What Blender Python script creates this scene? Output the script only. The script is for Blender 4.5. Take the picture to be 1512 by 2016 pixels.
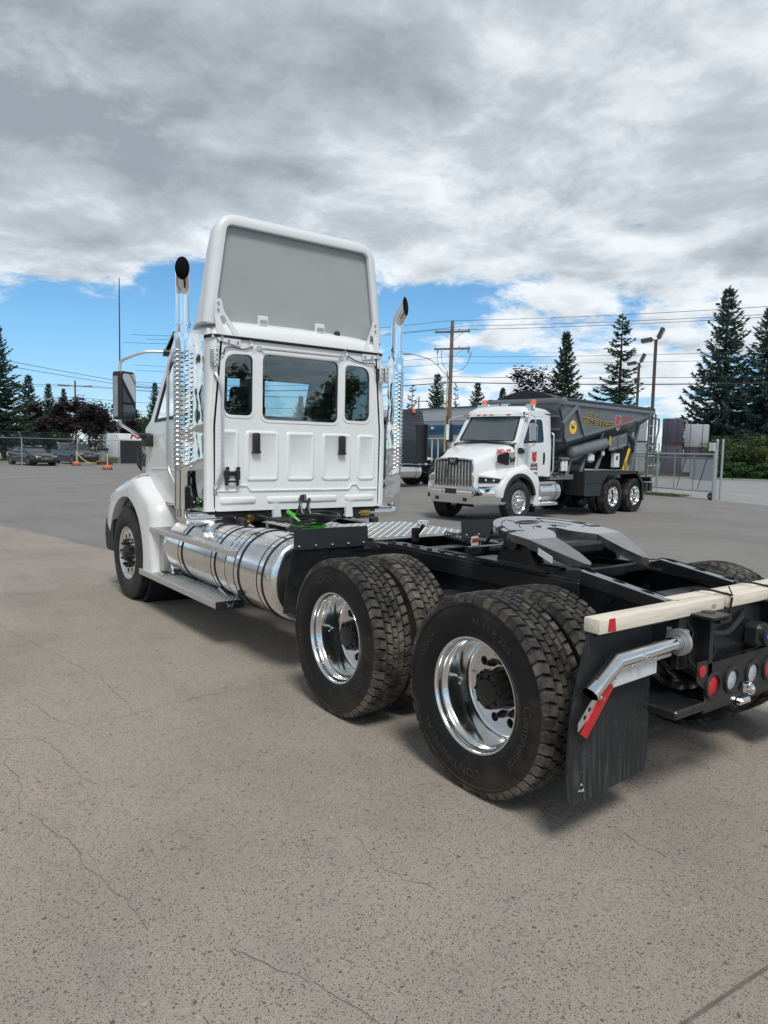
import bpy, bmesh, math, random
from math import sin, cos, pi, radians, sqrt, atan2
from mathutils import Vector, Matrix, noise as mnoise
from mathutils.geometry import tessellate_polygon

for _o in list(bpy.data.objects):
    bpy.data.objects.remove(_o)
scene = bpy.context.scene
COL = scene.collection
random.seed(7)

# ------------------------------------------------------------------ camera
CAM_POS = (-2.639, 3.734, 1.765)
YAW, PITCH, ROLL, FPX = -0.636, -0.086, 0.023, 1433.8
cam_d = bpy.data.cameras.new('camera')
cam = bpy.data.objects.new('camera', cam_d)
COL.objects.link(cam)
_f = Vector((cos(YAW)*cos(PITCH), sin(YAW)*cos(PITCH), sin(PITCH)))
_r = _f.cross(Vector((0, 0, 1))).normalized()
_u = _r.cross(_f)
_r2 = _r*cos(ROLL) + _u*sin(ROLL)
_u2 = _u*cos(ROLL) - _r*sin(ROLL)
_m = Matrix((_r2, _u2, -_f)).transposed().to_4x4()
_m.translation = Vector(CAM_POS)
cam.matrix_world = _m
cam_d.sensor_fit = 'HORIZONTAL'
cam_d.sensor_width = 36.0
cam_d.lens = FPX/1512*36.0
cam_d.clip_start = 0.05
cam_d.clip_end = 3000
scene.camera = cam

# ------------------------------------------------------------------ sky, sun, exposure
SUN_AZ, SUN_EL = radians(156), radians(55)      # direction TOWARDS the sun, azimuth from +x counter-clockwise
scene.view_settings.view_transform = 'Standard'
scene.view_settings.look = 'None'
scene.view_settings.exposure = 0.74
scene.view_settings.gamma = 1.0
scene.view_settings.use_curve_mapping = False
scene.cycles.max_bounces = 8
scene.cycles.use_denoising = True
scene.render.film_transparent = False

sun_d = bpy.data.lights.new('sun', 'SUN')
sun_d.energy = 1.5
sun_d.angle = radians(16)
sun_d.color = (1.0, 0.965, 0.91)
sun = bpy.data.objects.new('sun', sun_d)
COL.objects.link(sun)
_sd = Vector((cos(SUN_AZ)*cos(SUN_EL), sin(SUN_AZ)*cos(SUN_EL), sin(SUN_EL)))
sun.rotation_euler = _sd.to_track_quat('Z', 'Y').to_euler()
sun.location = (0, 0, 30)


class NT:
    """tiny node-tree writer"""
    def __init__(s, tree):
        s.t = tree
        s.n = tree.nodes
        s.l = tree.links
    def node(s, kind, **kw):
        n = s.n.new(kind)
        ins = kw.pop('ins', {})
        for k, v in kw.items():
            setattr(n, k, v)
        for k, v in ins.items():
            s.put(n, k, v)
        return n
    def put(s, n, k, v):
        sock = n.inputs[k]
        if isinstance(v, bpy.types.NodeSocket):
            s.l.new(v, sock)
        elif isinstance(v, bpy.types.Node):
            s.l.new(v.outputs[0], sock)
        else:
            if isinstance(v, (tuple, list)) and len(v) == 3 and sock.type == 'RGBA':
                v = (*v, 1.0)
            sock.default_value = v
    def math(s, op, a, b=None, c=None, clamp=False):
        n = s.n.new('ShaderNodeMath')
        n.operation = op
        n.use_clamp = clamp
        for i, x in enumerate((a, b, c)):
            if x is not None:
                s.put(n, i, x)
        return n.outputs[0]
    def vmath(s, op, a, b=None):
        n = s.n.new('ShaderNodeVectorMath')
        n.operation = op
        s.put(n, 0, a)
        if b is not None:
            if op == 'SCALE':
                s.put(n, 3, b)
            else:
                s.put(n, 1, b)
        return n.outputs[0]
    def noise(s, vec, scale, detail=4, rough=0.55, dist=0.0, color=False):
        n = s.node('ShaderNodeTexNoise', ins={'Scale': scale, 'Detail': detail, 'Roughness': rough, 'Distortion': dist})
        if vec is not None:
            s.put(n, 'Vector', vec)
        return n.outputs[1 if color else 0]
    def ramp(s, fac, stops, interp='LINEAR'):
        n = s.n.new('ShaderNodeValToRGB')
        n.color_ramp.interpolation = interp
        el = n.color_ramp.elements
        while len(el) < len(stops):
            el.new(0.5)
        for e, (p, c) in zip(el, stops):
            e.position = p
            e.color = (c, c, c, 1) if isinstance(c, (int, float)) else (*c[:3], 1)
        s.put(n, 0, fac)
        return n.outputs[0]
    def mix(s, fac, a, b, blend='MIX'):
        n = s.n.new('ShaderNodeMix')
        n.data_type = 'RGBA'
        n.blend_type = blend
        s.put(n, 0, fac)
        s.put(n, 6, a)
        s.put(n, 7, b)
        return n.outputs[2]
    def smooth(s, x, lo, hi):
        n = s.n.new('ShaderNodeMapRange')
        n.interpolation_type = 'SMOOTHSTEP'
        s.put(n, 0, x)
        n.inputs[1].default_value = lo
        n.inputs[2].default_value = hi
        return n.outputs[0]


world = bpy.data.worlds.new('World')
scene.world = world
world.use_nodes = True
w = NT(world.node_tree)
w.n.clear()
tc = w.node('ShaderNodeTexCoord')
dvec = w.vmath('NORMALIZE', tc.outputs['Generated'])
sep = w.node('ShaderNodeSeparateXYZ', ins={0: dvec})
sky = w.node('ShaderNodeTexSky', sky_type='NISHITA', sun_disc=False, sun_elevation=SUN_EL,
             sun_rotation=radians(90)-SUN_AZ, altitude=1000, air_density=1.0, dust_density=0.15, ozone_density=1.6)
el = w.math('MAXIMUM', sep.outputs[2], 0.0)
hgt = w.math('ADD', el, 0.21)
flat = w.node('ShaderNodeCombineXYZ', ins={0: w.math('DIVIDE', sep.outputs[0], hgt), 1: w.math('DIVIDE', sep.outputs[1], hgt), 2: w.math('MULTIPLY', el, 1.2)}).outputs[0]
CLOUD_OFF = (12.4, 5.1, 0.0)
sunv = (0.07*cos(SUN_AZ), 0.07*sin(SUN_AZ), 0.05)
def deck(vec):
    """height of the cloud deck: broad masses, billows on them, torn edges"""
    v = w.vmath('ADD', vec, CLOUD_OFF)
    big = w.noise(v, 0.62, 2, 0.5)
    wob = w.vmath('ADD', v, w.vmath('SCALE', w.noise(v, 1.7, 3, 0.5, color=True), 0.26))
    vo = w.node('ShaderNodeTexVoronoi', feature='F1', ins={'Vector': wob, 'Scale': 3.0, 'Detail': 1.0, 'Roughness': 0.5, 'Lacunarity': 2.3})
    puff = w.math('SUBTRACT', 0.5, vo.outputs[0])
    fib = w.noise(wob, 2.3, 8, 0.66, 0.1)
    s = w.math('ADD', w.math('MULTIPLY', big, 1.15), w.math('MULTIPLY', puff, 0.22))
    return w.math('ADD', s, w.math('MULTIPLY', w.math('SUBTRACT', fib, 0.5), 0.95))
d0 = deck(flat)
d1 = deck(w.vmath('ADD', flat, sunv))
# the deck thins towards the horizon all the way round
lift = w.math('ADD', w.math('MULTIPLY', w.smooth(el, 0.04, 0.30), 0.32), w.math('MULTIPLY', w.smooth(el, 0.25, 0.50), 0.14))
cov = w.math('ADD', d0, lift)
alpha = w.smooth(cov, 0.56, 0.71)
lit = w.math('MULTIPLY', w.math('SUBTRACT', d1, d0), 2.5)
thick = w.math('ADD', w.smooth(cov, 0.58, 1.16), lit, clamp=True)
ccol = w.ramp(thick, [(0.0, (0.55, 0.58, 0.605)), (0.25, (0.455, 0.49, 0.515)), (0.5, (0.335, 0.368, 0.395)), (1.0, (0.205, 0.232, 0.258))])
ccol10 = w.vmath('SCALE', ccol, 10.0)
skyc = w.mix(1.0, sky.outputs[0], w.mix(w.smooth(el, 0.02, 0.16), (0.46, 0.56, 0.72), (0.46, 0.70, 0.80)), 'MULTIPLY')
col = w.mix(w.math('MULTIPLY', alpha, 0.96), skyc, ccol10)
bg = w.node('ShaderNodeBackground', ins={0: col, 1: 0.1})
out = w.node('ShaderNodeOutputWorld', ins={0: bg})

# ------------------------------------------------------------------ materials
MATS = {}
def principled(name):
    m = bpy.data.materials.new(name)
    m.use_nodes = True
    t = NT(m.node_tree)
    b = t.n.get('Principled BSDF')
    MATS[name] = m
    return m, t, b

def mat(name, col, rough=0.5, metal=0.0, var=0.08, vscale=6.0, bump=0.0, bscale=60.0, coat=0.0, dirt=None, dscale=3.0, damt=0.5, rvar=0.12, spec=0.5, trans=0.0, emit=0.0, bdetail=4, bdist=0.01):
    """principled surface with uneven colour, uneven gloss, fine relief and optional grime"""
    m, t, b = principled(name)
    tcn = t.node('ShaderNodeTexCoord')
    P = tcn.outputs['Object']
    n1 = t.noise(P, vscale, 5, 0.6)
    dark = tuple(c*(1-var) for c in col)
    lite = tuple(min(1, c*(1+var)) for c in col)
    c = t.ramp(n1, [(0.3, dark), (0.7, lite)])
    if dirt:
        n2 = t.noise(P, dscale, 8, 0.68)
        c = t.mix(t.math('MULTIPLY', t.smooth(n2, 0.42, 0.72), damt), c, dirt)
    t.put(b, 'Base Color', c)
    n3 = t.noise(P, vscale*1.7, 4, 0.6)
    t.put(b, 'Roughness', t.math('ADD', rough, t.math('MULTIPLY', t.math('SUBTRACT', n3, 0.5), rvar), clamp=True))
    b.inputs['Metallic'].default_value = metal
    b.inputs['Specular IOR Level'].default_value = spec
    if coat:
        b.inputs['Coat Weight'].default_value = coat
        b.inputs['Coat Roughness'].default_value = 0.06
    if trans:
        b.inputs['Transmission Weight'].default_value = trans
    if emit:
        b.inputs['Emission Color'].default_value = (*col, 1)
        b.inputs['Emission Strength'].default_value = emit
    if bump:
        nb = t.noise(P, bscale, bdetail, 0.6)
        bn = t.node('ShaderNodeBump', ins={'Strength': bump, 'Distance': bdist, 'Height': nb})
        t.put(b, 'Normal', bn)
    return m

mat('white_paint', (0.80, 0.81, 0.81), 0.28, var=0.02, vscale=2, coat=0.6, rvar=0.10, bump=0.05, bscale=3, bdetail=1.5, bdist=0.02, dirt=(0.62, 0.61, 0.57), dscale=2.2, damt=0.22)
mat('white_panel', (0.72, 0.74, 0.75), 0.35, var=0.02, vscale=2, coat=0.3, dirt=(0.55, 0.54, 0.5), damt=0.12)
mat('grey_liner', (0.35, 0.375, 0.378), 0.60, var=0.07, vscale=1.1, bump=0.06, bscale=160, dirt=(0.29, 0.305, 0.30), dscale=1.3, damt=0.5)
mat('chrome', (0.86, 0.86, 0.87), 0.035, 1.0, var=0.02, vscale=4, rvar=0.04, bump=0.012, bscale=14)
mat('wavy_chrome', (0.86, 0.87, 0.87), 0.04, 1.0, var=0.02, rvar=0.03, bump=0.30, bscale=4.2, bdetail=0.6, bdist=0.03)
mat('satin_alloy', (0.80, 0.80, 0.79), 0.26, 1.0, var=0.05, vscale=8, rvar=0.1)
mat('polished_alloy', (0.84, 0.84, 0.83), 0.15, 1.0, var=0.04, vscale=8, rvar=0.10, bump=0.015, bscale=25, dirt=(0.45, 0.43, 0.40), dscale=5, damt=0.18)
mat('brushed_alloy', (0.80, 0.80, 0.80), 0.34, 1.0, var=0.08, vscale=14, rvar=0.16, bump=0.04, bscale=150)
mat('deck_plate', (0.56, 0.565, 0.55), 0.42, 1.0, var=0.1, vscale=6, rvar=0.2, dirt=(0.36, 0.33, 0.29), dscale=4, damt=0.4)
mat('galvanised', (0.46, 0.49, 0.50), 0.5, 0.7, var=0.12, vscale=12, rvar=0.15)
mat('black_paint', (0.012, 0.013, 0.015), 0.32, var=0.2, vscale=5, rvar=0.2, dirt=(0.06, 0.055, 0.05), dscale=4, damt=0.35, bump=0.02, bscale=80)
mat('black_plastic', (0.018, 0.019, 0.021), 0.48, var=0.15, vscale=7, rvar=0.14, bump=0.08, bscale=240)
mat('matt_black', (0.010, 0.010, 0.011), 0.75, var=0.2, vscale=5)
mat('greased_steel', (0.030, 0.032, 0.036), 0.16, 0.0, var=0.2, vscale=7, rvar=0.16, coat=0.8, dirt=(0.13, 0.128, 0.125), dscale=5, damt=0.6, bump=0.10, bscale=16)
mat('ramp_steel', (0.040, 0.043, 0.048), 0.20, 0.0, var=0.2, vscale=9, rvar=0.2, coat=0.8, dirt=(0.09, 0.09, 0.092), damt=0.5)
mat('tyre_side', (0.014, 0.0145, 0.017), 0.58, var=0.2, vscale=6, rvar=0.16, dirt=(0.058, 0.049, 0.040), dscale=2.4, damt=0.75, bump=0.1, bscale=130)
m, t, b = principled('drive_side')
P = t.node('ShaderNodeTexCoord').outputs['Object']
sx_ = t.node('ShaderNodeSeparateXYZ', ins={0: P})
rad = t.math('SQRT', t.math('ADD', t.math('POWER', sx_.outputs[0], 2.0), t.math('POWER', sx_.outputs[2], 2.0)))
n1 = t.noise(P, 2.2, 6, 0.65)
n2 = t.noise(P, 14.0, 6, 0.7)
dst = t.math('MULTIPLY', t.smooth(t.math('ADD', rad, t.math('MULTIPLY', t.math('SUBTRACT', n1, 0.5), 0.75)), 0.40, 0.60), t.math('ADD', 0.25, n2), clamp=True)
t.put(b, 'Base Color', t.mix(dst, t.ramp(n2, [(0.3, (0.007, 0.0075, 0.009)), (0.7, (0.013, 0.0135, 0.0155))]), (0.060, 0.049, 0.038)))
b.inputs['Specular IOR Level'].default_value = 0.28
t.put(b, 'Roughness', t.math('ADD', 0.52, t.math('MULTIPLY', dst, 0.35)))
t.put(b, 'Normal', t.node('ShaderNodeBump', ins={'Strength': 0.12, 'Distance': 0.004, 'Height': n2}))
mat('tyre_letters', (0.046, 0.044, 0.042), 0.5, var=0.2, vscale=6)
mat('tread_rubber', (0.022, 0.021, 0.020), 0.78, var=0.25, vscale=10, dirt=(0.24, 0.215, 0.175), dscale=5, damt=0.72, bump=0.3, bscale=90)
mat('steer_rubber', (0.014, 0.014, 0.016), 0.66, var=0.2, vscale=8, dirt=(0.075, 0.068, 0.06), dscale=5, damt=0.6, bump=0.1, bscale=100)
mat('flap_rubber', (0.017, 0.019, 0.021), 0.5, var=0.25, vscale=8, rvar=0.2, dirt=(0.055, 0.055, 0.052), dscale=9, damt=0.6, bump=0.2, bscale=120)
m, t, b = principled('splashed_rubber')
P = t.node('ShaderNodeTexCoord').outputs['Object']
n1 = t.noise(t.vmath('MULTIPLY', P, (1.0, 26.0, 2.2)), 2.0, 6, 0.7)
n2 = t.noise(P, 70.0, 3, 0.6)
n3 = t.noise(P, 2.5, 4, 0.6)
zz_ = t.node('ShaderNodeSeparateXYZ', ins={0: P}).outputs[2]
low = t.math('SUBTRACT', 1.0, t.smooth(zz_, 0.18, 0.62))
spl = t.math('MULTIPLY', t.smooth(t.math('ADD', n1, t.math('MULTIPLY', t.math('SUBTRACT', n3, 0.5), 0.5)), 0.45, 0.75), t.math('ADD', 0.18, t.math('MULTIPLY', low, 0.75)))
c = t.mix(spl, (0.016, 0.018, 0.020), (0.085, 0.088, 0.085))
c = t.mix(t.math('MULTIPLY', t.smooth(n2, 0.66, 0.72), 0.5), c, (0.16, 0.16, 0.15))
t.put(b, 'Base Color', c)
b.inputs['Specular IOR Level'].default_value = 0.3
t.put(b, 'Roughness', t.math('ADD', 0.46, t.math('MULTIPLY', spl, 0.4)))
t.put(b, 'Normal', t.node('ShaderNodeBump', ins={'Strength': 0.15, 'Distance': 0.003, 'Height': n1}))
mat('red_lens', (0.50, 0.008, 0.015), 0.16, var=0.25, vscale=60, coat=0.5, bump=0.35, bscale=160)
mat('clear_lens', (0.62, 0.64, 0.66), 0.14, 0.35, var=0.25, vscale=60, coat=0.7, bump=0.5, bscale=160)
mat('amber_lens', (0.85, 0.16, 0.02), 0.2, var=0.15, vscale=40, coat=0.6, bump=0.1, bscale=120)
mat('red_tape', (0.50, 0.012, 0.02), 0.3, var=0.15, vscale=80, coat=0.3, bump=0.1, bscale=300)
mat('white_tape', (0.66, 0.70, 0.73), 0.3, 0.2, var=0.08, vscale=90, coat=0.3, bump=0.1, bscale=300)
mat('blue_plastic', (0.01, 0.06, 0.48), 0.35, var=0.05)
mat('brass', (0.52, 0.33, 0.10), 0.32, 1.0, var=0.2, vscale=20)
mat('green_hose', (0.05, 0.42, 0.02), 0.35, var=0.12, vscale=20)
mat('black_hose', (0.014, 0.014, 0.016), 0.38, var=0.15, vscale=20)
mat('cushion', (0.032, 0.032, 0.035), 0.8, var=0.2)
mat('dash_grey', (0.07, 0.072, 0.075), 0.6, var=0.1)
mat('light_dash', (0.22, 0.225, 0.23), 0.6, var=0.1)
mat('white_label', (0.75, 0.75, 0.73), 0.5, var=0.04)
mat('red_print', (0.55, 0.02, 0.03), 0.42, var=0.06, vscale=9)
mat('dark_red_print', (0.30, 0.012, 0.02), 0.42, var=0.06, vscale=9)
mat('black_print', (0.012, 0.012, 0.013), 0.42, var=0.06)
mat('yellow_print', (0.90, 0.56, 0.04), 0.42, var=0.06)
mat('blue_print', (0.03, 0.13, 0.45), 0.42, var=0.06)
mat('hopper_grey', (0.112, 0.126, 0.137), 0.40, var=0.10, vscale=2.5, rvar=0.15, coat=0.2, dirt=(0.16, 0.155, 0.145), dscale=2.2, damt=0.35, bump=0.03, bscale=18)
mat('hopper_trim', (0.155, 0.172, 0.185), 0.40, var=0.08, vscale=3, rvar=0.15, dirt=(0.19, 0.18, 0.17), damt=0.3)
mat('tarp', (0.012, 0.014, 0.020), 0.5, var=0.2, vscale=5, bump=0.3, bscale=10)
mat('mirror_glass', (0.70, 0.76, 0.78), 0.02, 1.0, var=0.01, rvar=0.0)
mat('headlight', (0.03, 0.032, 0.035), 0.12, 0.2, var=0.3, vscale=30, coat=1.0)
mat('concrete_block', (0.50, 0.52, 0.54), 0.8, var=0.06, vscale=3, bump=0.2, bscale=40)
mat('fascia_grey', (0.43, 0.46, 0.49), 0.55, var=0.03, vscale=1, dirt=(0.38, 0.40, 0.42), dscale=0.8, damt=0.4)
mat('fascia_blue', (0.018, 0.085, 0.21), 0.45, var=0.06, vscale=2)
mat('fascia_band', (0.27, 0.30, 0.35), 0.5, var=0.05, vscale=2)
mat('roof_trim', (0.05, 0.065, 0.09), 0.5)
mat('blue_glass', (0.012, 0.05, 0.10), 0.08, var=0.2, vscale=1.2, coat=1.0)
mat('dark_glass', (0.012, 0.016, 0.019), 0.05, var=0.2, vscale=2, coat=1.0)
mat('pole_wood', (0.17, 0.115, 0.085), 0.85, var=0.25, vscale=3, bump=0.4, bscale=25)
mat('pole_new_wood', (0.36, 0.28, 0.15), 0.85, var=0.2, vscale=3, bump=0.4, bscale=25)
mat('rust_steel', (0.085, 0.058, 0.055), 0.65, 0.2, var=0.15, vscale=3)
mat('cable', (0.03, 0.032, 0.036), 0.6)
mat('orange_plastic', (0.62, 0.20, 0.08), 0.6, var=0.12, vscale=8, dirt=(0.3, 0.13, 0.07), damt=0.5)
mat('yellow_chain', (0.75, 0.55, 0.05), 0.5)
mat('screen_black', (0.022, 0.024, 0.028), 0.8, var=0.15, vscale=6, bump=0.3, bscale=8)
mat('purple_wrap', (0.06, 0.052, 0.085), 0.4, var=0.2, vscale=2, bump=0.7, bscale=5)
mat('white_wrap', (0.40, 0.40, 0.42), 0.4, var=0.1, vscale=2, bump=0.7, bscale=5)
mat('grey_bin', (0.22, 0.25, 0.27), 0.5, var=0.1)
mat('brown_board', (0.10, 0.045, 0.03), 0.8, var=0.2)
mat('bark', (0.045, 0.034, 0.027), 0.95, var=0.3, vscale=8, bump=0.8, bscale=20)
mat('house_wall', (0.42, 0.40, 0.37), 0.8, var=0.05, vscale=1)
mat('house_roof', (0.07, 0.068, 0.07), 0.85, var=0.15, vscale=2, bump=0.3, bscale=8)
mat('sign_white', (0.66, 0.68, 0.70), 0.45, 0.1, var=0.04)
mat('car_black', (0.016, 0.022, 0.026), 0.22, 0.3, var=0.05, coat=0.8)
mat('car_graphite', (0.020, 0.027, 0.034), 0.22, 0.35, var=0.05, coat=0.8)
mat('car_white', (0.76, 0.77, 0.78), 0.25, var=0.02, coat=0.8)
mat('car_silver', (0.62, 0.62, 0.60), 0.28, 0.2, var=0.03, coat=0.7)
mat('truck_navy', (0.018, 0.022, 0.028), 0.28, var=0.05, coat=0.6)
mat('wire_mesh', (0.26, 0.285, 0.30), 0.5, 0.6, var=0.1)
mat('crack_dark', (0.14, 0.125, 0.11), 0.95, var=0.3, vscale=20)
mat('foliage_floor', (0.05, 0.07, 0.025), 0.9, var=0.3)

def glass(name, tint=(0.55, 0.80, 0.84), rough=0.0):
    m, t, b = principled(name)
    t.n.remove(b)
    o = [n for n in t.n if n.type == 'OUTPUT_MATERIAL'][0]
    tr = t.node('ShaderNodeBsdfTransparent', ins={0: tint})
    gl = t.node('ShaderNodeBsdfGlossy', ins={0: (0.9, 0.95, 0.95), 1: 0.015})
    fr = t.node('ShaderNodeFresnel', ins={0: 1.52})
    P = t.node('ShaderNodeTexCoord').outputs['Object']
    nb = t.node('ShaderNodeBump', ins={'Strength': 0.02, 'Distance': 0.02, 'Height': t.noise(P, 3, 2)})
    t.put(gl, 'Normal', nb)
    mx = t.node('ShaderNodeMixShader', ins={0: t.math('MULTIPLY', fr, 1.6, clamp=True), 1: tr, 2: gl})
    t.put(o, 0, mx)
    return m
glass('cab_glass', (0.92, 0.985, 0.99))
def sheen_glass(name):
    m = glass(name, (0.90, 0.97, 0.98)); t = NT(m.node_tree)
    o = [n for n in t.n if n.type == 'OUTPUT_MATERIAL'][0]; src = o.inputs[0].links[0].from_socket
    sky_sheen = t.node('ShaderNodeBsdfDiffuse', ins={0: (0.50, 0.55, 0.56)})  # pale layer mixed into the glass in place of sky reflection, brightens it
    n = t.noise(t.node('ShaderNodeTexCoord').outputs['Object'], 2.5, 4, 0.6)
    t.put(o, 0, t.node('ShaderNodeMixShader', ins={0: t.math('ADD', 0.09, t.math('MULTIPLY', n, 0.10)), 1: src, 2: sky_sheen}))
sheen_glass('sheen_glass')
glass('smoked_glass', (0.10, 0.13, 0.14))

# timber with grain
m, t, b = principled('timber')
P = t.node('ShaderNodeTexCoord').outputs['Object']
st = t.vmath('MULTIPLY', P, (22.0, 0.9, 22.0))
g1 = t.noise(st, 2.2, 6, 0.62, 1.2)
g2 = t.noise(P, 7.0, 5, 0.6)
cw = t.ramp(g1, [(0.30, (0.56, 0.47, 0.37)), (0.52, (0.74, 0.67, 0.57)), (0.75, (0.80, 0.75, 0.66))])
vor = t.node('ShaderNodeTexVoronoi', ins={'Vector': t.vmath('MULTIPLY', P, (9.0, 5.0, 9.0)), 'Scale': 1.0})
kn = t.math('SUBTRACT', 1.0, t.smooth(vor.outputs[0], 0.06, 0.17))
cw = t.mix(t.math('MULTIPLY', kn, 0.7), cw, (0.22, 0.12, 0.06))
t.put(b, 'Base Color', t.mix(t.math('MULTIPLY', t.smooth(g2, 0.5, 0.8), 0.3), cw, (0.46, 0.40, 0.33)))
b.inputs['Roughness'].default_value = 0.75
t.put(b, 'Normal', t.node('ShaderNodeBump', ins={'Strength': 0.25, 'Distance': 0.004, 'Height': g1}))

def ground_mat(name, base, stone_lo, stone_hi, scale, dense, blot=0.3, bump=0.5, green=0.25):
    m, t, b = principled(name)
    P = t.node('ShaderNodeTexCoord').outputs['Object']
    warp = t.vmath('ADD', P, t.vmath('SCALE', t.noise(P, scale*0.9, 2, 0.5, color=True), 0.55/scale))
    nf = t.noise(P, scale*2.6, 4, 0.7)
    ng = t.noise(warp, scale*0.9, 3, 0.65)
    c = t.ramp(nf, [(0.20, tuple(x*0.48 for x in base)), (0.5, base), (0.80, tuple(min(0.9, x*1.5) for x in base))])
    c = t.mix(t.math('MULTIPLY', t.smooth(ng, 0.52, 0.72), 0.5), c, tuple(x*0.66 for x in base))
    hgt = t.math('MULTIPLY', nf, 0.7)
    # exposed aggregate: stones of three sizes, each with its own colour and reach
    for k, (sc, dn, st) in enumerate(((scale*2.0, dense*2.0, 0.85), (scale*1.25, dense*1.3, 0.80), (scale*0.60, dense*0.16, 0.75))):
        v = t.node('ShaderNodeTexVoronoi', ins={'Vector': t.vmath('MULTIPLY', t.vmath('ADD', warp, (1.7*k, 3.3*k, 0)), (1.0, 1.0, 0.3)), 'Scale': sc, 'Randomness': 1.0})
        cc = t.node('ShaderNodeSeparateColor', ins={0: v.outputs['Color']})
        reach = t.math('ADD', 0.12, t.math('MULTIPLY', cc.outputs[1], 0.30))
        s = t.math('MULTIPLY', t.math('SUBTRACT', 1.0, t.smooth(t.math('SUBTRACT', v.outputs['Distance'], reach), -0.02, 0.05)), t.math('LESS_THAN', cc.outputs[0], dn))
        sc1 = t.ramp(cc.outputs[2], [(0.0, stone_lo), (0.40, tuple(x*1.5 for x in stone_lo)), (0.62, tuple(x*0.62 for x in base)), (0.82, (base[0]*0.66, base[1]*0.60, base[2]*0.54)), (1.0, stone_hi)])
        c = t.mix(t.math('MULTIPLY', s, st), c, sc1)
        hgt = t.math('ADD', hgt, t.math('MULTIPLY', s, 0.3))
    tr_ = t.noise(t.vmath('MULTIPLY', P, (0.22, 1.5, 1.0)), 1.0, 5, 0.6, 0.5)
    c = t.mix(t.math('MULTIPLY', t.smooth(tr_, 0.50, 0.72), 0.32), c, t.mix(1.0, c, (0.70, 0.70, 0.71), 'MULTIPLY'))
    nw = t.noise(P, 0.28, 4, 0.6)
    c = t.mix(t.math('MULTIPLY', t.smooth(nw, 0.46, 0.66), 0.45), c, t.mix(1.0, c, (1.20, 1.17, 1.12), 'MULTIPLY'))
    nz = t.noise(P, 0.55, 6, 0.62)
    nm = t.noise(P, 2.2, 6, 0.65)
    c = t.mix(t.math('MULTIPLY', t.smooth(nz, 0.38, 0.70), blot), c, t.mix(1.0, c, (0.62, 0.62, 0.63), 'MULTIPLY'))
    c = t.mix(t.math('MULTIPLY', t.smooth(nm, 0.50, 0.78), green), c, t.mix(1.0, c, (0.86, 0.97, 0.97), 'MULTIPLY'))
    c = t.mix(t.math('MULTIPLY', t.smooth(t.noise(P, 1.1, 5, 0.6, 0.4), 0.55, 0.8), green), c, t.mix(1.0, c, (1.16, 1.08, 1.04), 'MULTIPLY'))
    vs = t.node('ShaderNodeTexVoronoi', ins={'Vector': t.vmath('ADD', P, t.vmath('SCALE', t.noise(P, 3.0, 3, 0.6, color=True), 0.5)), 'Scale': 0.55, 'Randomness': 1.0})
    sp = t.node('ShaderNodeSeparateColor', ins={0: vs.outputs['Color']}).outputs[1]
    stain = t.math('MULTIPLY', t.math('SUBTRACT', 1.0, t.smooth(vs.outputs['Distance'], 0.03, 0.20)), t.math('LESS_THAN', sp, 0.35))
    c = t.mix(t.math('MULTIPLY', stain, 0.45), c, tuple(x*0.45 for x in base))
    t.put(b, 'Base Color', c)
    b.inputs['Roughness'].default_value = 0.88
    b.inputs['Specular IOR Level'].default_value = 0.3
    t.put(b, 'Normal', t.node('ShaderNodeBump', ins={'Strength': bump, 'Distance': 0.006, 'Height': hgt}))
    return m
ground_mat('pavement_near', (0.372, 0.329, 0.283), (0.088, 0.064, 0.062), (0.52, 0.48, 0.43), 78, 0.36, blot=0.55, bump=0.7, green=0.6)
ground_mat('asphalt_far', (0.240, 0.231, 0.222), (0.10, 0.092, 0.09), (0.32, 0.31, 0.30), 75, 0.3, blot=0.45, bump=0.4, green=0.35)
ground_mat('road_grey', (0.31, 0.31, 0.31), (0.15, 0.15, 0.15), (0.4, 0.4, 0.4), 60, 0.2, blot=0.2, bump=0.3)
ground_mat('kerb_grey', (0.30, 0.29, 0.27), (0.16, 0.16, 0.15), (0.36, 0.36, 0.35), 60, 0.15, blot=0.2, bump=0.3)

m, t, b = principled('grass')
P = t.node('ShaderNodeTexCoord').outputs['Object']
n1 = t.noise(P, 0.35, 6, 0.65)
n2 = t.noise(P, 9.0, 5, 0.7)
c = t.ramp(n1, [(0.3, (0.055, 0.085, 0.022)), (0.55, (0.085, 0.125, 0.034)), (0.75, (0.14, 0.15, 0.055))])
t.put(b, 'Base Color', t.mix(t.smooth(n2, 0.35, 0.8), c, (0.04, 0.065, 0.018)))
b.inputs['Roughness'].default_value = 0.9
b.inputs['Specular IOR Level'].default_value = 0.2
t.put(b, 'Normal', t.node('ShaderNodeBump', ins={'Strength': 0.8, 'Distance': 0.05, 'Height': n2}))

def leaf_mat(name, a, c, d, tl=0.25):
    m, t, b = principled(name)
    inf = t.node('ShaderNodeObjectInfo')
    geo = t.node('ShaderNodeNewGeometry')
    n = t.noise(t.node('ShaderNodeTexCoord').outputs['Object'], 1.3, 3, 0.6)
    x = t.math('ADD', t.math('MULTIPLY', geo.outputs['Random Per Island'], 0.65), t.math('MULTIPLY', n, 0.4))
    t.put(b, 'Base Color', t.ramp(x, [(0.15, a), (0.55, c), (0.95, d)]))
    b.inputs['Roughness'].default_value = 0.6
    b.inputs['Specular IOR Level'].default_value = 0.3
    b.inputs['Subsurface Weight'].default_value = 0.0
    o = [q for q in t.n if q.type == 'OUTPUT_MATERIAL'][0]
    tr = t.node('ShaderNodeBsdfTranslucent', ins={0: c})
    t.put(o, 0, t.node('ShaderNodeMixShader', ins={0: tl, 1: b.outputs[0], 2: tr}))
    return m
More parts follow.
